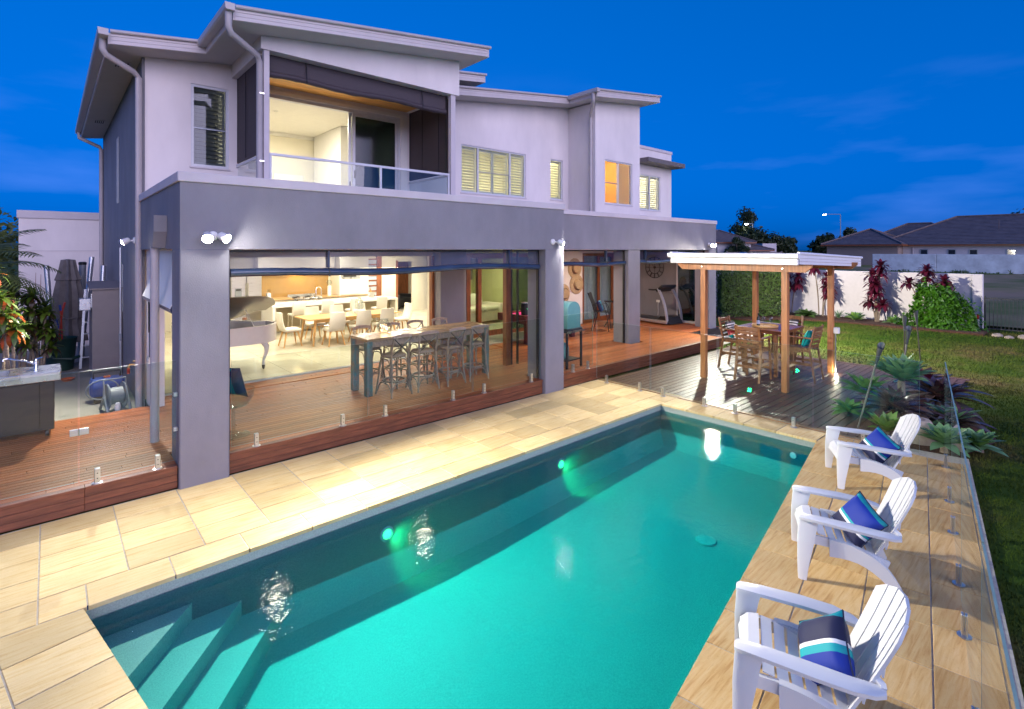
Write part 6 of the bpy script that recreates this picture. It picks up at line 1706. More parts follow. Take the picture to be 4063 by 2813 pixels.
# ------------------------------------------------------------------ white moulded pool chairs
def pool_chair():
    t = thing('pool_chair', '', 'chair', (0, 0, 0), 0, 'white poolside chairs')
    P_ = M['white_plastic']
    for sx in (-1, 1):
        # front leg: broad wedge from the arm down, splayed outwards
        mb = MB(); rings = []
        for f, y0, y1, x, w in ((0, .405, .470, .335, .05), (.25, .385, .475, .330, .05), (.6, .345, .475, .318, .052), (.85, .32, .465, .308, .056), (1, .30, .455, .303, .06)):
            z = .555*f
            rings.append([(sx*x-w/2, y0, z), (sx*x+w/2, y0, z), (sx*x+w/2, y1-.02, z), (sx*x+w/2-.012, y1, z), (sx*x-w/2+.012, y1, z), (sx*x-w/2, y1-.02, z)])
        mb.loft(rings); mb.build('front_leg', P_, t, smooth=True, autos=40)
        # rear leg: arched blade from the seat side to the ground
        pts = bez((sx*.285, .22, .305), (sx*.30, -.16, .33), (sx*.325, -.30, 0), 9)
        MB().tube(pts, 0, flat=[(.05, .15), (.05, .14), (.05, .13), (.052, .12), (.054, .115), (.056, .11), (.056, .10), (.056, .085), (.056, .075), (.056, .065)]).build('rear_leg', P_, t, smooth=True, autos=50)
        # arm
        mb = MB(); rings = []
        for y, x, w, z in ((.465, .305, .045, .552), (.445, .305, .085, .560), (.30, .312, .105, .558), (.05, .325, .115, .545), (-.14, .325, .11, .530), (-.25, .300, .095, .515), (-.31, .265, .06, .50)):
            rings.append([(sx*x-w/2, y, z-.032), (sx*x+w/2, y, z-.032), (sx*x+w/2+.004, y, z-.008), (sx*x+w/2-.010, y, z), (sx*x-w/2+.010, y, z), (sx*x-w/2-.004, y, z-.008)])
        mb.loft(rings); mb.build('arm_rest', P_, t, smooth=True, autos=45)
        # lower seat side
        MB().tube(bez((sx*.275, .40, .34), (sx*.275, .1, .36), (sx*.26, -.22, .23), 6), 0, flat=[(.03, .075)]*7).build('seat_side', P_, t, smooth=True, autos=50)
    # seat slats across, rolling over the front edge
    prof = [(.44, .315), (.415, .365), (.355, .395), (.275, .388), (.195, .366), (.115, .338), (.035, .308), (-.045, .280), (-.125, .255)]
    for k, (y, z) in enumerate(prof):
        ang = (radians(-72), radians(-42), radians(-8), radians(10), radians(17), radians(20), radians(20), radians(19), radians(17))[k]
        sl = MB()
        rings = [[(x, -.031, -.012*(1-(x/.27)**2)-.008), (x, .031, -.012*(1-(x/.27)**2)-.008), (x, .034, -.012*(1-(x/.27)**2)), (x, -.034, -.012*(1-(x/.27)**2))] for x in (-.265, -.13, 0, .13, .265)]
        sl.loft(rings); sl.build('seat_slat', P_, t, (0, y, z+.008), (ang, 0, 0))
    # fan of back slats with a rounded crown
    n = 6
    for k in range(n):
        u0 = -1+2*k/n; u1 = -1+2*(k+1)/n; g_ = .012
        rings = []
        for f in [i/9 for i in range(10)]:
            wb_, wt_ = .215, .285
            w = wb_+(wt_-wb_)*f
            rings.append((f, w))
        hl, hr = [], []
        mb = MB(); R_ = []
        for f, w in rings:
            um = (u0+u1)/2
            top = 1-.16*um*um
            fl = f*(1-.17*u0*u0*(1 if abs(u0) > .1 else 0)); fr_ = f*(1-.17*u1*u1*(1 if abs(u1) > .1 else 0))
            def pos(u, ff, sgn, th):
                z = .20+.70*ff; y = -.155-.31*ff-.012*sin(pi*ff)
                x = u*(wb_+(wt_-wb_)*ff)
                yy = y+.045*u*u
                return (x+sgn, yy+th*.95, z+th*.35)
            R_.append([pos(u0, fl, g_/2, -.009), pos(u1, fr_, -g_/2, -.009), pos(u1, fr_, -g_/2, .009), pos(u0, fl, g_/2, .009)])
        mb.loft(R_); mb.build('back_slat', P_, t, smooth=True, autos=50)
    mb = MB()
    for z, w in ((.36, .20), (.56, .225)):
        ff = (z-.20)/.70; y = -.155-.31*ff-.035
        mb.tube([(-w, y+.045, z), (-w/2, y+.011, z), (0, y, z), (w/2, y+.011, z), (w, y+.045, z)], 0, flat=[(.012, .05)]*5)
    mb.build('back_brace', P_, t)
    for sx in (-1, 1): MB().tube([(sx*.265, -.30, .49), (sx*.245, -.30, .50), (sx*.225, -.275, .515)], 0, flat=[(.03, .05)]*3).build('arm_joint', P_, t, smooth=True)
    return t
M['pool_cushion'] = bandmat('pool_cushion', 1, [(0, (.0, .30, .36)), (.12, (.008, .012, .06)), (.46, (.85, .85, .86)), (.52, (.0, .36, .40)), (.64, (.0, .025, .30))], .7, .19)
M['pool_cushion_b'] = bandmat('pool_cushion_b', 1, [(0, (.0, .30, .36)), (.10, (.0, .025, .30)), (.56, (.0, .36, .40)), (.62, (.85, .85, .86)), (.68, (.008, .012, .06))], .7, .19)
pc0 = pool_chair()
PCS = ((7.62, 2.25, 28.5, 'white moulded pool chair farthest from the camera'), (5.365, 1.885, 24.4, 'white moulded pool chair in the middle of the three'), (3.42, 1.56, 24, 'white moulded pool chair nearest the camera, cut by the bottom edge'))
cl = ('blue, white and teal striped cushion on the farthest white pool chair', 'blue, white and teal striped cushion on the middle white pool chair', 'blue, teal and white striped cushion on the nearest white pool chair')
for i, (x, y, a, lab) in enumerate(PCS):
    o = pc0 if i == 0 else copy_tree(pc0)
    ra = radians(a); f_ = Vector((-sin(ra), cos(ra)))
    o.location = (x-f_.x*.43, y-f_.y*.43, .001); o.rotation_euler = (0, 0, ra); o['label'] = lab
    b_ = Vector((x, y))-f_*.43
    c_ = b_+f_*(-.05)
    q = Matrix.Rotation(ra+radians((42, 40, 26)[i]), 4, 'Z') @ Matrix.Rotation(radians(-62), 4, 'X') @ Matrix.Rotation(radians((-28, -26, 48)[i]), 4, 'Z')
    cu = cushion('c', cl[i], M['pool_cushion_b'] if i < 2 else M['pool_cushion'], (c_.x, c_.y, .46), q.to_euler(), .37, .16, 'pool chair cushions')

# ------------------------------------------------------------------ planting helpers
def leaf_mesh(name, L_, w, arch, m_, fold=.25, tip=.06, seg=8, twist=0.0, belly=.45):
    """long leaf along +y with a folded midrib, arching down"""
    mb = MB(); vs = []; fs = []
    for k in range(seg+1):
        f = k/seg
        wd = max(w*((.45+.55*sin(pi/2*min(1, f/belly))) if f < belly else (1-((f-belly)/(1-belly))**1.9)), w*.02)
        a = arch*f
        y = L_*(sin(a)/arch if arch > 1e-3 else f); z = -L_*((1-cos(a))/arch if arch > 1e-3 else 0)
        vs += [(-wd/2, y, z+fold*wd/2), (0, y, z), (wd/2, y, z+fold*wd/2)]
    for k in range(seg):
        b = k*3; fs += [(b, b+1, b+4, b+3), (b+1, b+2, b+5, b+4)]
    mb.add(vs, fs); me = mb.mesh(name, True); me.materials.append(m_)
    return me
def rosette(name, label, cat, loc, n, L_, w, mat_keys, elev=(85, 10), arch=.7, group=None, stem=0.0, seed=1, fold=.3, part='leaf'):
    t = thing(name, label, cat, loc, 0, group); rnd = random.Random(seed)
    ms = [leaf_mesh(part, L_*s*.95, w*s2*1.5, arch*a_, M[mat_keys[i % len(mat_keys)]], fold) for i, (s, s2, a_) in enumerate(((1, 1, 1), (.9, 1.05, .7), (1.05, .92, 1.3)))]
    n = int(n*1.45)
    for k in range(n):
        f = (k+.5)/n; el = radians(elev[0]+(elev[1]-elev[0])*f+rnd.uniform(-7, 7)); az = k*2.39996+rnd.uniform(-.2, .2)
        s = .62+.38*sin(pi*min(1, f*1.1)*.62)+rnd.uniform(-.08, .08)
        o = inst(part, rnd.choice(ms), t, (0, 0, stem+.10*(1-f)*L_*.3), (el, rnd.uniform(-.25, .25), az)); o.scale = (s, s, s)
    if stem > .02: MB().tube([(0, 0, -.02), (.01, 0, stem*.5), (0, 0, stem)], [.07, .06, .055], 10).build('stem', M['bark'], t, smooth=True)
    return t
def euler_fix(): pass
AG = 'spiky grey green agaves'
rosette('agave', 'large grey green agave rosette on a stem rising above the purple bromeliads', 'agave', (11.35, 2.30, 0), 34, .62, .125, ('agave_leaf',), (86, 22), .35, AG, .62, 3)
rosette('agave', 'small bright green agave behind the farthest white chair', 'agave', (10.02, 2.22, 0), 18, .42, .085, ('agave_light',), (84, 20), .3, AG, .05, 4)
rosette('agave', 'wide grey green agave at the corner of the glass fence by the lawn', 'agave', (9.80, 1.46, 0), 26, .44, .11, ('agave_leaf',), (82, 10), .35, AG, .10, 5)
rosette('agave', 'grey green agave outside the glass fence on the lawn side', 'agave', (10.22, 1.15, 0), 24, .38, .10, ('agave_leaf', 'agave_light'), (80, 8), .35, AG, .05, 6)
rosette('agave', 'bright green agave between the deck and the purple bromeliads', 'agave', (11.75, 2.95, 0), 22, .55, .11, ('agave_light',), (80, 12), .4, AG, .18, 7)
rosette('agave', 'low light green agave at the deck edge in front of the torch', 'agave', (10.75, 2.95, 0), 18, .40, .08, ('agave_light',), (70, 5), .5, AG, .04, 8)
BR = 'purple bromeliads'
rosette('bromeliad', 'big dark purple bromeliad with long strap leaves beside the lower deck', 'bromeliad', (10.85, 2.28, 0), 30, .80, .12, ('brom_leaf',), (82, 12), .9, BR, .16, 11)
rosette('bromeliad', 'large dark purple bromeliad spilling over the lawn edge', 'bromeliad', (12.1, 1.90, 0), 32, .80, .12, ('brom_leaf',), (82, 8), .9, BR, .22, 12)
rosette('bromeliad', 'upright crimson purple bromeliad behind the tall agave', 'bromeliad', (12.9, 2.35, 0), 18, .60, .14, ('brom_leaf', 'cordyline_red'), (82, 30), .6, BR, .25, 13)
rosette('bromeliad', 'dull green and purple bromeliad low beside the glass fence', 'bromeliad', (11.2, 1.55, 0), 22, .60, .10, ('brom_leaf', 'agave_leaf'), (70, 5), .7, BR, .08, 14)
stp = thing('tree_stump', 'pale weathered rock like stump behind the glass fence under the bromeliad', 'stump', (10.15, 1.85, -.05))
mb = MB(); mb.loft([[(r_*(1+.14*noise.noise((cos(a)*2, sin(a)*2, z*4)))*cos(a), r_*(1+.14*noise.noise((cos(a)*2, sin(a)*2, z*4)))*sin(a), z) for a in [2*pi*q/16 for q in range(16)]] for r_, z in ((.26, 0), (.24, .15), (.20, .3), (.16, .36))]); mb.build('wood', M['rock'], stp, smooth=True)
MB().lathe([(.10, .361), (.06, .38)], 10).build('cut_top', M['bark'], stp)
sheet('planting_bed', M['mulch'], [[(9.42, 1.35), (9.42, 1.88), (12.7, 1.88), (12.5, 1.45), (11, 1.0)]], -.02)
# tiki torches
for k, (x, y, lx, ly, h) in enumerate(((10.03, 2.62, .0, -.25, 1.42), (12.52, 2.58, .03, -.12, 1.42), (14.9, 2.96, .0, .0, 1.42), (16.3, 2.90, -.12, .06, 1.45))):
    tk = thing('garden_torch', ('nearest slanting garden torch with a flared metal cone by the bromeliads', 'second garden torch from the camera, above the green agave', 'third garden torch from the camera, with a black pole', 'farthest garden torch, standing on the lawn before the vine')[k], 'torch', (x, y, -.04 if k > 1 else 0), 0, 'garden torches')
    MB().tube([(0, 0, 0), (lx, ly, h-.32)], .014, 8).build('pole', M['bamboo_dark' if k > 1 else 'brushed'], tk, smooth=True)
    mb = MB(); d_ = Vector((lx, ly, h-.32)).normalized(); mb.M = Matrix.Translation((lx, ly, h-.32)) @ d_.to_track_quat('Z', 'Y').to_matrix().to_4x4()
    mb.loft([[(r_*cos(a), r_*sin(a), z+(.05*cos(a) if z > .3 else 0)) for a in [2*pi*q/14 for q in range(14)]] for r_, z in ((.018, 0), (.026, .12), (.05, .32), (.044, .31), (.02, .1))]); mb.build('cone', M['iron_strap'], tk, smooth=True)

def foliage(mbs, n, pos, size, rnd, up=.3):
    for k in range(n):
        p = pos(rnd)
        if p is None: continue
        (x, y, z), nr = p
        s = size*rnd.uniform(.6, 1.25)
        d = (Vector((rnd.gauss(0, 1), rnd.gauss(0, 1), rnd.gauss(0, 1)+up))*.6+Vector(nr)).normalized()
        a = d.orthogonal().normalized(); a.rotate(Matrix.Rotation(rnd.uniform(0, 6.28), 3, d)); b = d.cross(a)
        c = Vector((x, y, z))
        mbs.v += [(c-a*s)[:], (c-b*s*.42+d*s*.12)[:], (c+a*s)[:], (c+b*s*.42+d*s*.12)[:]]
        i = len(mbs.v)-4; mbs.f.append((i, i+1, i+2)); mbs.f.append((i, i+2, i+3)); mbs.m += [0, 0]
# clipped hedge
hg_ = thing('hedge', 'tall clipped green hedge by the end of the terrace', 'hedge', (23.3, 10.3, -.03), radians(-38))
def hp(rnd):
    u = rnd.random(); x = rnd.uniform(-1.5, 1.5); y = rnd.uniform(-.6, .6); z = rnd.uniform(.1, 2.06)
    f = rnd.random(); nr = (0, 0, 0)
    d = abs(rnd.gauss(0, .10)) - .02
    if f < .55: y = -.6+d; nr = (0, -1, 0)
    elif f < .72: z = 2.06-d; nr = (0, 0, 1)
    elif f < .86: x = -1.5+d; nr = (-1, 0, 0)
    else: x = 1.5-d; nr = (1, 0, 0)
    k = 1+.07*noise.noise((x*2.2, y*2.2, z*2.2))
    if z < .35 and rnd.random() < .4: return None
    return (x*k, y*k, z*(1+.03*noise.noise((x*3, y*3, 5)))), nr
mb = MB(); foliage(mb, 11000, hp, .048, random.Random(5)); mb.build('foliage', M['hedge_leaf'], hg_)
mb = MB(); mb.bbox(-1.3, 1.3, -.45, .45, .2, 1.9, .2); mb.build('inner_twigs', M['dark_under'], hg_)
for x in (-.8, -.3, .3, .8): MB().tube([(x, 0, 0), (x+.05, 0, .4)], .03, 7).build('trunk', M['bark'], hg_)
# vine mound over the wall end
vn = thing('vine_shrub', 'sprawling bright green vine shrub over the right end of the garden wall', 'shrub', (25.25, 4.05, -.05))
def vp_(rnd):
    a = rnd.uniform(0, 2*pi); f = rnd.random()**.6
    z = 1.6*(1-f**1.5)*(1+.3*noise.noise((a*.9, f*2, 4))); R_ = (.25+.85*f)*(1+.55*noise.noise((cos(a)*1.5, sin(a)*1.5, f*2)))
    x = .55*R_*cos(a); y = R_*sin(a)*1.0-.18*f
    if rnd.random() < .25: z *= rnd.random()**.5
    if rnd.random() < .10: x *= 1.15; y *= 1.18; z += .12*rnd.random()
    z += rnd.gauss(0, .05)
    if z < .02: z = .02+rnd.random()*.1
    return (x, y, z), (cos(a)*.8, sin(a)*.8, .5)
mb = MB(); foliage(mb, 5200, vp_, .085, random.Random(8)); mb.build('foliage', M['vine_leaf'], vn)
for k in range(5): MB().tube(bez((random.uniform(-.2, .2), random.uniform(-.3, .3), 0), (0, 0, .7), (random.uniform(-.3, .3), random.uniform(-.6, .6), 1.3), 6), .02, 6).build('stem', M['bark'], vn)

def head(mb, c, n, L_, w, rnd, arch=1.0, elev=(80, -20), mi=0, fold=.2):
    mb.mi = mi
    for k in range(n):
        f = (k+.5)/n; el = radians(elev[0]+(elev[1]-elev[0])*f+rnd.uniform(-12, 12)); az = k*2.39996+rnd.uniform(-.3, .3)
        l = L_*rnd.uniform(.75, 1.1)*(.65+.35*f); seg = 5; ar = arch*rnd.uniform(.6, 1.3)
        vs = []; fs = []
        h = Vector((cos(az), sin(az), 0)); s_ = Vector((-sin(az), cos(az), 0)); p = Vector(c); ang = el
        for q in range(seg+1):
            g_ = q/seg; wd = w*max(.05, sin(pi*min(1, .12+.88*g_))**.7)/2
            vs += [(p-s_*wd+Vector((0, 0, fold*wd)))[:], p[:], (p+s_*wd+Vector((0, 0, fold*wd)))[:]]
            p = p+(h*cos(ang)+Vector((0, 0, sin(ang))))*l/seg; ang -= ar/seg
        for q in range(seg): b = q*3; fs += [(b, b+1, b+4, b+3), (b+1, b+2, b+5, b+4)]
        mb.add(vs, fs)
    mb.mi = 0
def cordyline(label, loc, stems, seed, mats, group, L_=.52, w=.125, name='cordyline', n=32):
    t = thing(name, label, 'cordyline' if name == 'cordyline' else 'croton', loc, 0, group); rnd = random.Random(seed)
    for (x, y, h, hd) in stems:
        MB().tube(bez((x*.25, y*.25, 0), (x*.35, y*.35, h*.6), (x, y, h), 7), [.026]*5+[.022, .02, .018], 7).build('stem', M['cane'], t, smooth=True)
        for q, dz in enumerate(hd):
            mb = MB(); head(mb, (x*(1-.25*dz), y*(1-.25*dz), h-dz), n, L_, w, rnd, 1.1, (82, -35), 0)
            if len(mats) > 1: head(mb, (x, y, h-dz-.03), n//2, L_*.95, w, rnd, 1.3, (25, -45), 1)
            mb.build('leaf_head', [M[m_] for m_ in mats], t, smooth=True)
    return t
CR = 'red cordylines along the garden wall'
cordyline('crimson cordyline half hidden behind the front gazebo post', (25.4, 9.35, 0), ((-.1, .1, 2.15, (0, .3)), (.1, -.35, 1.75, (0, .35)), (0, .0, 1.3, (0,))), 21, ('cordyline_red',), CR)
cordyline('crimson cordyline with bent stems beside the right gazebo post', (25.4, 8.05, 0), ((-.1, .25, 2.25, (0, .15)), (.0, -.25, 1.75, (0, .4)), (0, -.35, 1.3, (0, .3))), 22, ('cordyline_red',), CR)
cordyline('tallest crimson cordyline casting a shadow on the white wall', (25.35, 5.95, 0), ((-.05, .15, 1.9, (0, .3, .6)), (0, -.12, 2.30, (0, .3)), (-.1, .0, 1.5, (0, .3)), (.05, .25, .8, (0,)), (0, -.2, .75, (0,))), 23, ('cordyline_red',), CR)
cordyline('crimson cordyline rising out of the green vine shrub', (25.45, 4.35, 0), ((0, .55, 1.65, (0,)), (0, .0, 2.15, (0, .25)), (-.1, -.55, 1.75, (0, .3))), 24, ('cordyline_red',), CR)
rosette('agave', 'round bright green agave in the mulch bed left of the tallest cordyline', 'agave', (25.0, 6.62, .0), 26, .52, .13, ('agave_leaf', 'agave_light'), (82, 8), .3, AG, .05, 31)
rosette('agave', 'smaller green agave in the mulch bed right of the tallest cordyline', 'agave', (25.1, 5.35, .0), 22, .42, .11, ('agave_leaf', 'agave_light'), (82, 8), .3, AG, .05, 32)
rosette('broadleaf_lily', 'dark green broadleaf lily in the mulch bed behind the gazebo', 'plant', (24.9, 8.5, .0), 24, .60, .16, ('strap_leaf',), (70, 12), .8, None, .05, 33)
t = thing('grassy_clump', 'thin blue green grassy clump against the white wall', 'plant', (25.35, 7.35, 0)); mb = MB(); head(mb, (0, 0, 0), 40, .62, .022, random.Random(3), .7, (85, 40)); mb.build('blades', M['agave_leaf'], t)
MB().lathe([(.05, 0), (.04, .03)], 8).build('crown', M['strap_leaf'], t)
# garden wall, black fence, stake, stones
gw = thing('garden_wall', 'long white rendered garden wall at the back of the lawn', 'wall', (26.1, 0, -.08))
MB().bbox(0, .18, 3.10, 14.5, 0, 2.12, .01).build('wall', M['far_white'], gw); MB().bbox(-.05, .22, 2.80, 3.098, 0, 2.12, .01).build('end_pier', M['far_white'], gw)
fn = thing('pool_fence', 'black vertical bar metal fence right of the garden wall', 'fence', (25.95, 0, -.05))
for k in range(3): MB().box(-.025, .025, 2.70-2.45*k, 2.75-2.45*k, 0, 1.30).build('post', M['black_metal'], fn)
mb = MB(); mb.box(-.018, .018, -2.15, 2.70, 1.20, 1.24); mb.box(-.018, .018, -2.15, 2.70, .08, .12); mb.build('rail', M['black_metal'], fn)
bm = MB(); bm.box(-.009, .009, -.009, .009, .12, 1.20); bme = bm.mesh('bar'); bme.materials.append(M['black_metal'])
for k in range(46): inst('bar', bme, fn, (0, 2.60-.105*k, 0))
sk = thing('marker_stake', 'white stake with a red top standing at the fence corner', 'stake', (25.6, 2.88, -.05)); MB().box(-.03, .03, -.03, .03, 0, .45).build('shaft', M['white_paint'], sk); MB().box(-.031, .031, -.031, .031, .4505, .64).build('tip', M['red_plastic'], sk)
for k, (x, y, s) in enumerate(((24.6, 2.25, .16), (24.4, 1.95, .13), (24.7, 1.6, .18))):
    rk = thing('garden_stone', ('left', 'middle', 'right')[k] + ' pale stone lying on the lawn in front of the black fence', 'stone', (x, y, -.07), 0, 'stones by the black fence')
    mb = MB(); mb.loft([[(s*r_*(1+.25*noise.noise((cos(a)*1.3+k, sin(a)*1.3, z)))*cos(a)*1.3, s*r_*(1+.25*noise.noise((cos(a)*1.3, sin(a)*1.3+k, z)))*sin(a), s*z) for a in [2*pi*q/10 for q in range(10)]] for r_, z in ((.9, 0), (1, .3), (.8, .6), (.35, .78))]); mb.build('stone', M['rock'], rk, smooth=True)

# ------------------------------------------------------------------ planting on the left: palm, crotons
rnd = random.Random(44)
def frond_palm(label, loc, h, n, L_, seed, name='palm', pin=26, w=.035):
    t = thing(name, label, 'palm', loc); r_ = random.Random(seed)
    MB().tube([(0, 0, 0), (.03, 0, h*.5), (0, 0, h)], [.10, .08, .07], 10).build('trunk', M['bark'], t, smooth=True)
    for k in range(n):
        mb = MB(); az = k*2.39996+r_.uniform(-.2, .2); el = radians(75-85*(k+.5)/n); p = Vector((0, 0, h)); hd = Vector((cos(az), sin(az), 0)); sd_ = Vector((-sin(az), cos(az), 0)); ang = el; pts = [p.copy()]
        seg = 12
        for q in range(seg): p = p+(hd*cos(ang)+Vector((0, 0, sin(ang))))*L_/seg; ang -= 1.35/seg; pts.append(p.copy())
        mb.tube([q[:] for q in pts], [.014*(1-.8*i/seg) for i in range(seg+1)], 5)
        for q in range(2, pin):
            f = q/pin; i = min(seg-1, int(f*seg)); c = pts[i].lerp(pts[i+1], f*seg-i); tg = (pts[i+1]-pts[i]).normalized()
            for s_ in (-1, 1):
                l = L_*.36*sin(pi*(.15+.8*f)); d = (sd_*s_+tg*.55+Vector((0, 0, -.12))).normalized(); e = c+d*l+Vector((0, 0, -.12*l))
                up = d.cross(sd_*s_).normalized() if False else tg*w*.5
                mb.add([(c-up)[:], (c+up)[:], (c+d*l*.6+up*.9)[:], e[:], (c+d*l*.6-up*.9)[:]], [(0, 1, 2, 4), (4, 2, 3)])
        mb.build('frond', M['palm_leaf'], t, smooth=False)
    return t
frond_palm('feathery palm at the left edge of the side yard', (-1.30, 15.2, 0), 2.45, 18, 1.7, 3)
CT = 'crotons beside the outdoor kitchen'
for k, (x, y, st, lab) in enumerate((
    (-.42, 11.4, ((.0, 0, 1.60, (0,)), (-.14, .05, 2.08, (0, .25))), 'red and yellow croton nearest the steel sink at the left edge'),
    (-.62, 12.4, ((.1, .05, 1.8, (0, .3)), (-.1, .1, 2.45, (0, .3))), 'red and green croton behind the first one at the left edge'))):
    cordyline(lab, (x, y, .1), st, 50+k, ('croton_green', 'croton_red'), CT, .36, .085, 'croton', 16)
for k, (x, y, st, lab) in enumerate((
    (-.42, 15.6, ((.1, 0, 1.9, (0, .3, .6)), (-.2, .2, 2.25, (0, .3)), (.3, .1, 1.3, (0, .3)), (.35, -.1, 1.6, (0, .3)), (0, 0, 1.2, (0, .4))), 'tall dark croton in front of the lavender wall'),
    (-.16, 15.1, ((.12, 0, 1.5, (0, .35)), (-.1, .1, 1.85, (0, .3, .6)), (.2, -.1, 1.05, (0, .3)), (-.2, -.1, 1.2, (0, .35))), 'lower dark croton with a few red leaves beside the green tub'))):
    cordyline(lab, (x, y, .1), st, 60+k, ('croton_green', 'croton_dark'), CT, .36, .085, 'croton', 18)
t = thing('ground_fern', 'low dark strappy plants behind the steel sink', 'plant', (-.8, 12.2, .1)); 
for k in range(7):
    mb = MB(); head(mb, (random.uniform(-.5, .7), random.uniform(-.6, 1.4), 0), 22, .40, .03, random.Random(70+k), 1.0, (80, 20)); mb.build('clump', M['strap_leaf'], t)
M['left_tree'] = M['palm_leaf']
# ------------------------------------------------------------------ beyond the garden
cw = thing('retaining_wall', 'long pale blue grey concrete wall below the far dark roofed house', 'wall', (55, 0, 1.0))
for k, (y0, y1) in enumerate(((8.8, 13.26), (.4, 8.78), (-14, .38))): MB().bbox(0 if k != 1 else .04, .3, y0, y1, 0, 1.60, .02).build('wall_panel', M['concrete'], cw)
# weeds along its foot
mb = MB(); rnd = random.Random(90)
for k in range(160):
    y = rnd.uniform(-10, 13); z = 1.12
    head(mb, (54.6+rnd.uniform(-.5, .3), y, z), 7, rnd.uniform(.15, .4)*(1.6 if noise.noise((y*.5, 0, 0)) > .1 else .6), .05, rnd, .9, (85, 25))
tag(mb.build('weeds', M['hedge_leaf']), 'rough grass and weeds along the foot of the concrete wall', 'weeds', kind='stuff')

def far_house(label, loc, rz, parts, wins):
    """hipped tiled roof house; parts: (x0,x1,y0,y1,zeave,zridge,wall material)"""
    t = thing('far_house', label, 'house', loc, rz)
    for x0, x1, y0, y1, ze, zr, wm in parts:
        MB().box(x0+.5, x1-.5, y0+.5, y1-.5, 0, ze).build('wall', M[wm], t)
        MB().box(x0-.02, x1+.02, y0-.02, y1+.02, ze+.001, ze+.16).build('fascia', M['timber_dark'], t)
        w = (y1-y0)/2; cy_ = (y0+y1)/2; run = min(w, (x1-x0)/2-.05)
        A = [(x0, y0, ze+.17), (x1, y0, ze+.17), (x1, y1, ze+.17), (x0, y1, ze+.17), (x0+run, cy_, zr), (x1-run, cy_, zr)]
        nc = max(6, int((zr-ze)/.16)); lerp = lambda a, b, f: tuple(a[i]+(b[i]-a[i])*f for i in range(3))
        for q in ((0, 1, 5, 4), (2, 3, 4, 5), (1, 2, 5, 5), (3, 0, 4, 4)):
            mb = MB(); n_ = (Vector(A[q[1]])-Vector(A[q[0]])).cross(Vector(A[q[2]])-Vector(A[q[0]])).normalized()
            for c in range(nc):
                f0, f1 = c/nc, (c+1)/nc
                a0, b0 = Vector(lerp(A[q[0]], A[q[3]], f0)), Vector(lerp(A[q[1]], A[q[2]], f0)); a1, b1 = Vector(lerp(A[q[0]], A[q[3]], f1)), Vector(lerp(A[q[1]], A[q[2]], f1))
                mb.add([(a0+n_*.045)[:], (b0+n_*.045)[:], b1[:], a1[:], a0[:], b0[:]], [(0, 1, 2, 3), (4, 5, 1, 0)])
            mb.build('roof_slope', M['roof_tile'], t)
        mb = MB()
        for a, b in ((4, 5), (0, 4), (3, 4), (1, 5), (2, 5)):
            if (Vector(A[a])-Vector(A[b])).length > .3: mb.tube([Vector(A[a])+Vector((0, 0, .06)), Vector(A[b])+Vector((0, 0, .06))], .10, 6)
        mb.build('ridge_tiles', M['roof_ridge'], t)
    for x0, x1, z0, z1, y in wins:
        w_ = MB().box(x0, x1, y-.04, y-.001, z0, z1).build('window', M['alu_grey'], t)
        MB().box(x0+.08, x1-.08, y-.05, y-.041, z0+.08, z1-.08).build('pane', mat('far_pane', (.02, .025, .035), .1), w_)
    return t
# local x runs along the far road side (world -y), local -y faces the camera
fh = far_house('long single storey house with dark tiled hip roof and brown ends behind the concrete wall', (69, 20.2, 1.15), radians(-90), [
    (-1.2, 6.6, -1.5, 7.0, 2.25, 4.2, 'brown_render'), (3.5, 30, .8, 13.5, 2.22, 5.5, 'far_white'), (.8, 12, 3, 12, 2.24, 4.9, 'brown_render'), (19.6, 34, -1.5, 9, 2.25, 4.2, 'brown_render')],
    [(7.6, 8.3, .7, 1.9, 1.28), (9.9, 10.6, .7, 1.9, 1.28), (11.6, 12.3, .7, 1.9, 1.28), (14.4, 15.1, .7, 1.9, 1.28), (16.6, 18.4, .6, 1.5, 1.28), (18.5, 19.4, .7, 1.9, 1.28)])
MB().tube([(13.6+.0, 4.0, 3.8), (13.6, 4.0, 4.9)], .03, 6).build('vent_pipe', M['roof_ridge'], fh)
for x in (7.0, 17.0): MB().tube([(x+9*0, 1.2, 2.1), (x, 1.2, 0)], .06, 8).build('downpipe', M['far_white'], fh)

def tree(label, loc, h, r_, seed, n=2600, name='tree', group='trees behind the gazebo', lm='tree_leaf', lobes=7, leaf=.28):
    t = thing(name, label, 'tree', loc, 0, group); rnd = random.Random(seed)
    th = h*.45
    MB().tube([(0, 0, 0), (.1, 0, th*.6), (0, .1, h*.75)], [r_*.09, r_*.07, r_*.03], 8).build('trunk', M['bark'], t, smooth=True)
    bl = []
    for k in range(lobes):
        a = rnd.uniform(0, 6.28); q = rnd.uniform(.15, .75)*r_; z = th+rnd.uniform(0, .95)*(h-th)
        q *= 1-.5*((z-th)/(h-th)); bl.append((q*cos(a), q*sin(a), z, r_*rnd.uniform(.28, .48)))
        MB().tube(bez((0, 0, th*.7), (q*cos(a)*.4, q*sin(a)*.4, th), (q*cos(a), q*sin(a), z), 5), [r_*.035]*3+[r_*.02]*3, 5).build('limb', M['bark'], t)
    def tp(rr):
        x, y, z, R_ = rr.choice(bl); v = Vector((rr.gauss(0, 1), rr.gauss(0, 1), rr.gauss(0, .75))).normalized(); R2 = R_*rr.random()**.33*(1+.3*noise.noise((v.x*2+x, v.y*2, v.z*2)))
        return (x+v.x*R2, y+v.y*R2, z+v.z*R2), v[:]
    mb = MB(); foliage(mb, n, tp, leaf, rnd); mb.build('crown', M[lm], t)
    return t
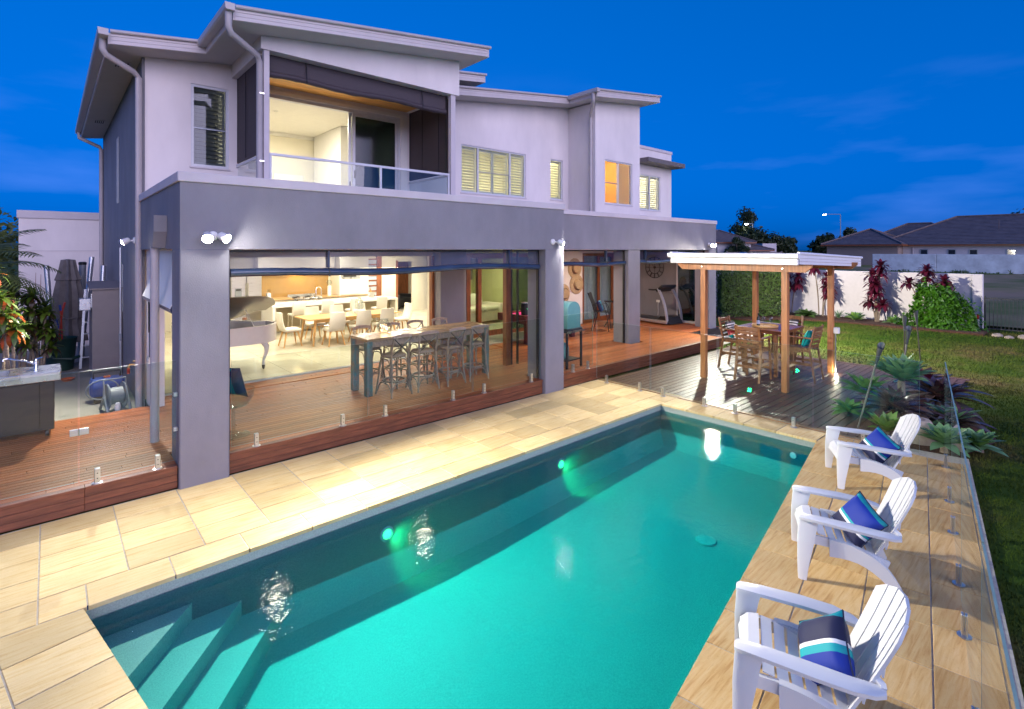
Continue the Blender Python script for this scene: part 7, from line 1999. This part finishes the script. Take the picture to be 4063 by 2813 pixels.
def polar(u, dist, z=0.0):      # bearing from the middle of the view as a slope, distance ahead
    a = radians(48.3); return (dist*(cos(a)+sin(a)*u), dist*(sin(a)-cos(a)*u), z)
for k, (u, d_, h, r_, lab) in enumerate(((.455, 78, 8.6, 3.6, 'tall open gum tree above the far street lamp'), (.475, 72, 5.4, 3.2, 'rounded dark tree right of the open gum tree'), (.505, 72, 4.6, 2.6, 'lower dark tree next to the gap of sky'), (.525, 76, 3.9, 2.2, 'small dark tree at the right of the far clump'),
     (.60, 74, 4.6, 2.6, 'round dark tree left of the long dark roof'), (.645, 80, 5.2, 2.4, 'lighter tree rising beside the end of the long dark roof'), (.995, 82, 8.6, 5.0, 'dark tree top showing over the right end of the long roof'), (.435, 66, 4.0, 1.6, 'bushy shrub in front of the far white house'))):
    x, y, _ = polar(u, d_); tree(lab, (x, y, .6), h, r_, 200+k, 1500, leaf=.30 if k != 7 else .2)
# far white house, its fence and a parked car
x, y, _ = polar(.405, 70)
fw = far_house('far two tone white house with dark roof beyond the end of the terrace', (x, y, .8), radians(-42), [(-4, 3.2, -3, 4, 3.0, 4.8, 'far_white'), (1.0, 5.2, -3.6, 1, 2.0, 2.9, 'far_white')], [(-2.9, -1.6, 1.6, 2.6, -2.5), (2.2, 3.6, .5, 1.5, -3.1)])
MB().box(4.2, 6.0, -2.5, 1, 0, 3.0).build('wing', M['far_white'], fw)
x, y, _ = polar(.462, 58)
cr = thing('parked_car', 'dark parked car partly hidden behind the gazebo roof', 'car', (x, y, 1.30), radians(-42)); 
mb = MB(); mb.prism_y([(-2.1, .3), (2.1, .3), (2.15, .75), (1.3, .9), (.7, 1.38), (-.9, 1.42), (-1.7, .95), (-2.1, .85)], -.85, .85); mb.build('body', M['car_paint'], cr, smooth=True, autos=30)
mb = MB(); mb.prism_y([(1.15, .92), (.66, 1.30), (-.85, 1.34), (-1.45, .96)], -.86, .86); mb.build('side_window', M['tint_glass'], cr)
for x_ in (-1.35, 1.35):
    for y_ in (-.80, .80): w_ = MB().tube([(x_, y_-.1, .32), (x_, y_+.1, .32)], .32, 18).build('wheel', M['black_plastic'], cr, smooth=True)
MB().bbox(2.12, 2.16, -.75, -.45, .65, .8, .01).build('tail_lamp', M['red_plastic'], cr); MB().bbox(2.12, 2.16, .45, .75, .65, .8, .01).build('tail_lamp', M['red_plastic'], cr)
x, y, _ = polar(.47, 62)
lf = thing('front_fence', 'low dark grey fence beside the parked car', 'fence', (x, y, 1.2), radians(-42)); MB().bbox(-3.5, 3.0, -.05, .05, 0, 1.5, .01).build('panel', M['shed_grey'], lf)
for x_ in (-3.5, -.2, 3.0): MB().bbox(x_-.08, x_+.08, -.08, .08, 0, 1.6, .01).build('post', M['shed_grey'], lf)
# street lamps
M['street_bulb'] = emat('street_bulb', (1, .93, .8), 40.0)
for k, (u, d_, h, arm, lab) in enumerate(((.632, 85, 8.0, -2.6, 'lit street lamp with a long arm left of the dark tiled roof'), (.463, 76, 6.0, -.9, 'lit street lamp among the far trees'))):
    x, y, _ = polar(u, d_); sl = thing('street_lamp', lab, 'street lamp', (x, y, .8), 0, 'street lamps')
    r2 = Vector((sin(radians(48.3)), -cos(radians(48.3)), 0))*arm
    MB().tube([(0, 0, 0), (0, 0, h)], [.09, .06], 8).build('pole', M['grey_plastic'], sl); MB().tube([(0, 0, h), (r2.x, r2.y, h+.02)], .05, 7).build('arm', M['grey_plastic'], sl)
    mb = MB(); mb.M = Matrix.Translation((r2.x, r2.y, h-.02)); mb.lathe([(.10, -.03), (.28, .0), (.25, .08), (.06, .12)], 12); mb.build('lamp_housing', M['grey_plastic'], sl, smooth=True)
    mb = MB(); mb.M = Matrix.Translation((r2.x, r2.y, h-.02)); mb.lathe([(.05, -.13), (.22, -.08), (.24, -.035)], 12); mb.build('bulb', M['street_bulb'], sl, smooth=True)
# greenery behind the garage block at the far left
tree('yellow green tree behind the palm at the left edge', (-2.0, 23.5, 0), 4.3, 2.2, 300, 2200, group='trees at the left edge', lm='palm_leaf', leaf=.12)
for m_ in bpy.data.materials: m_.use_backface_culling = False
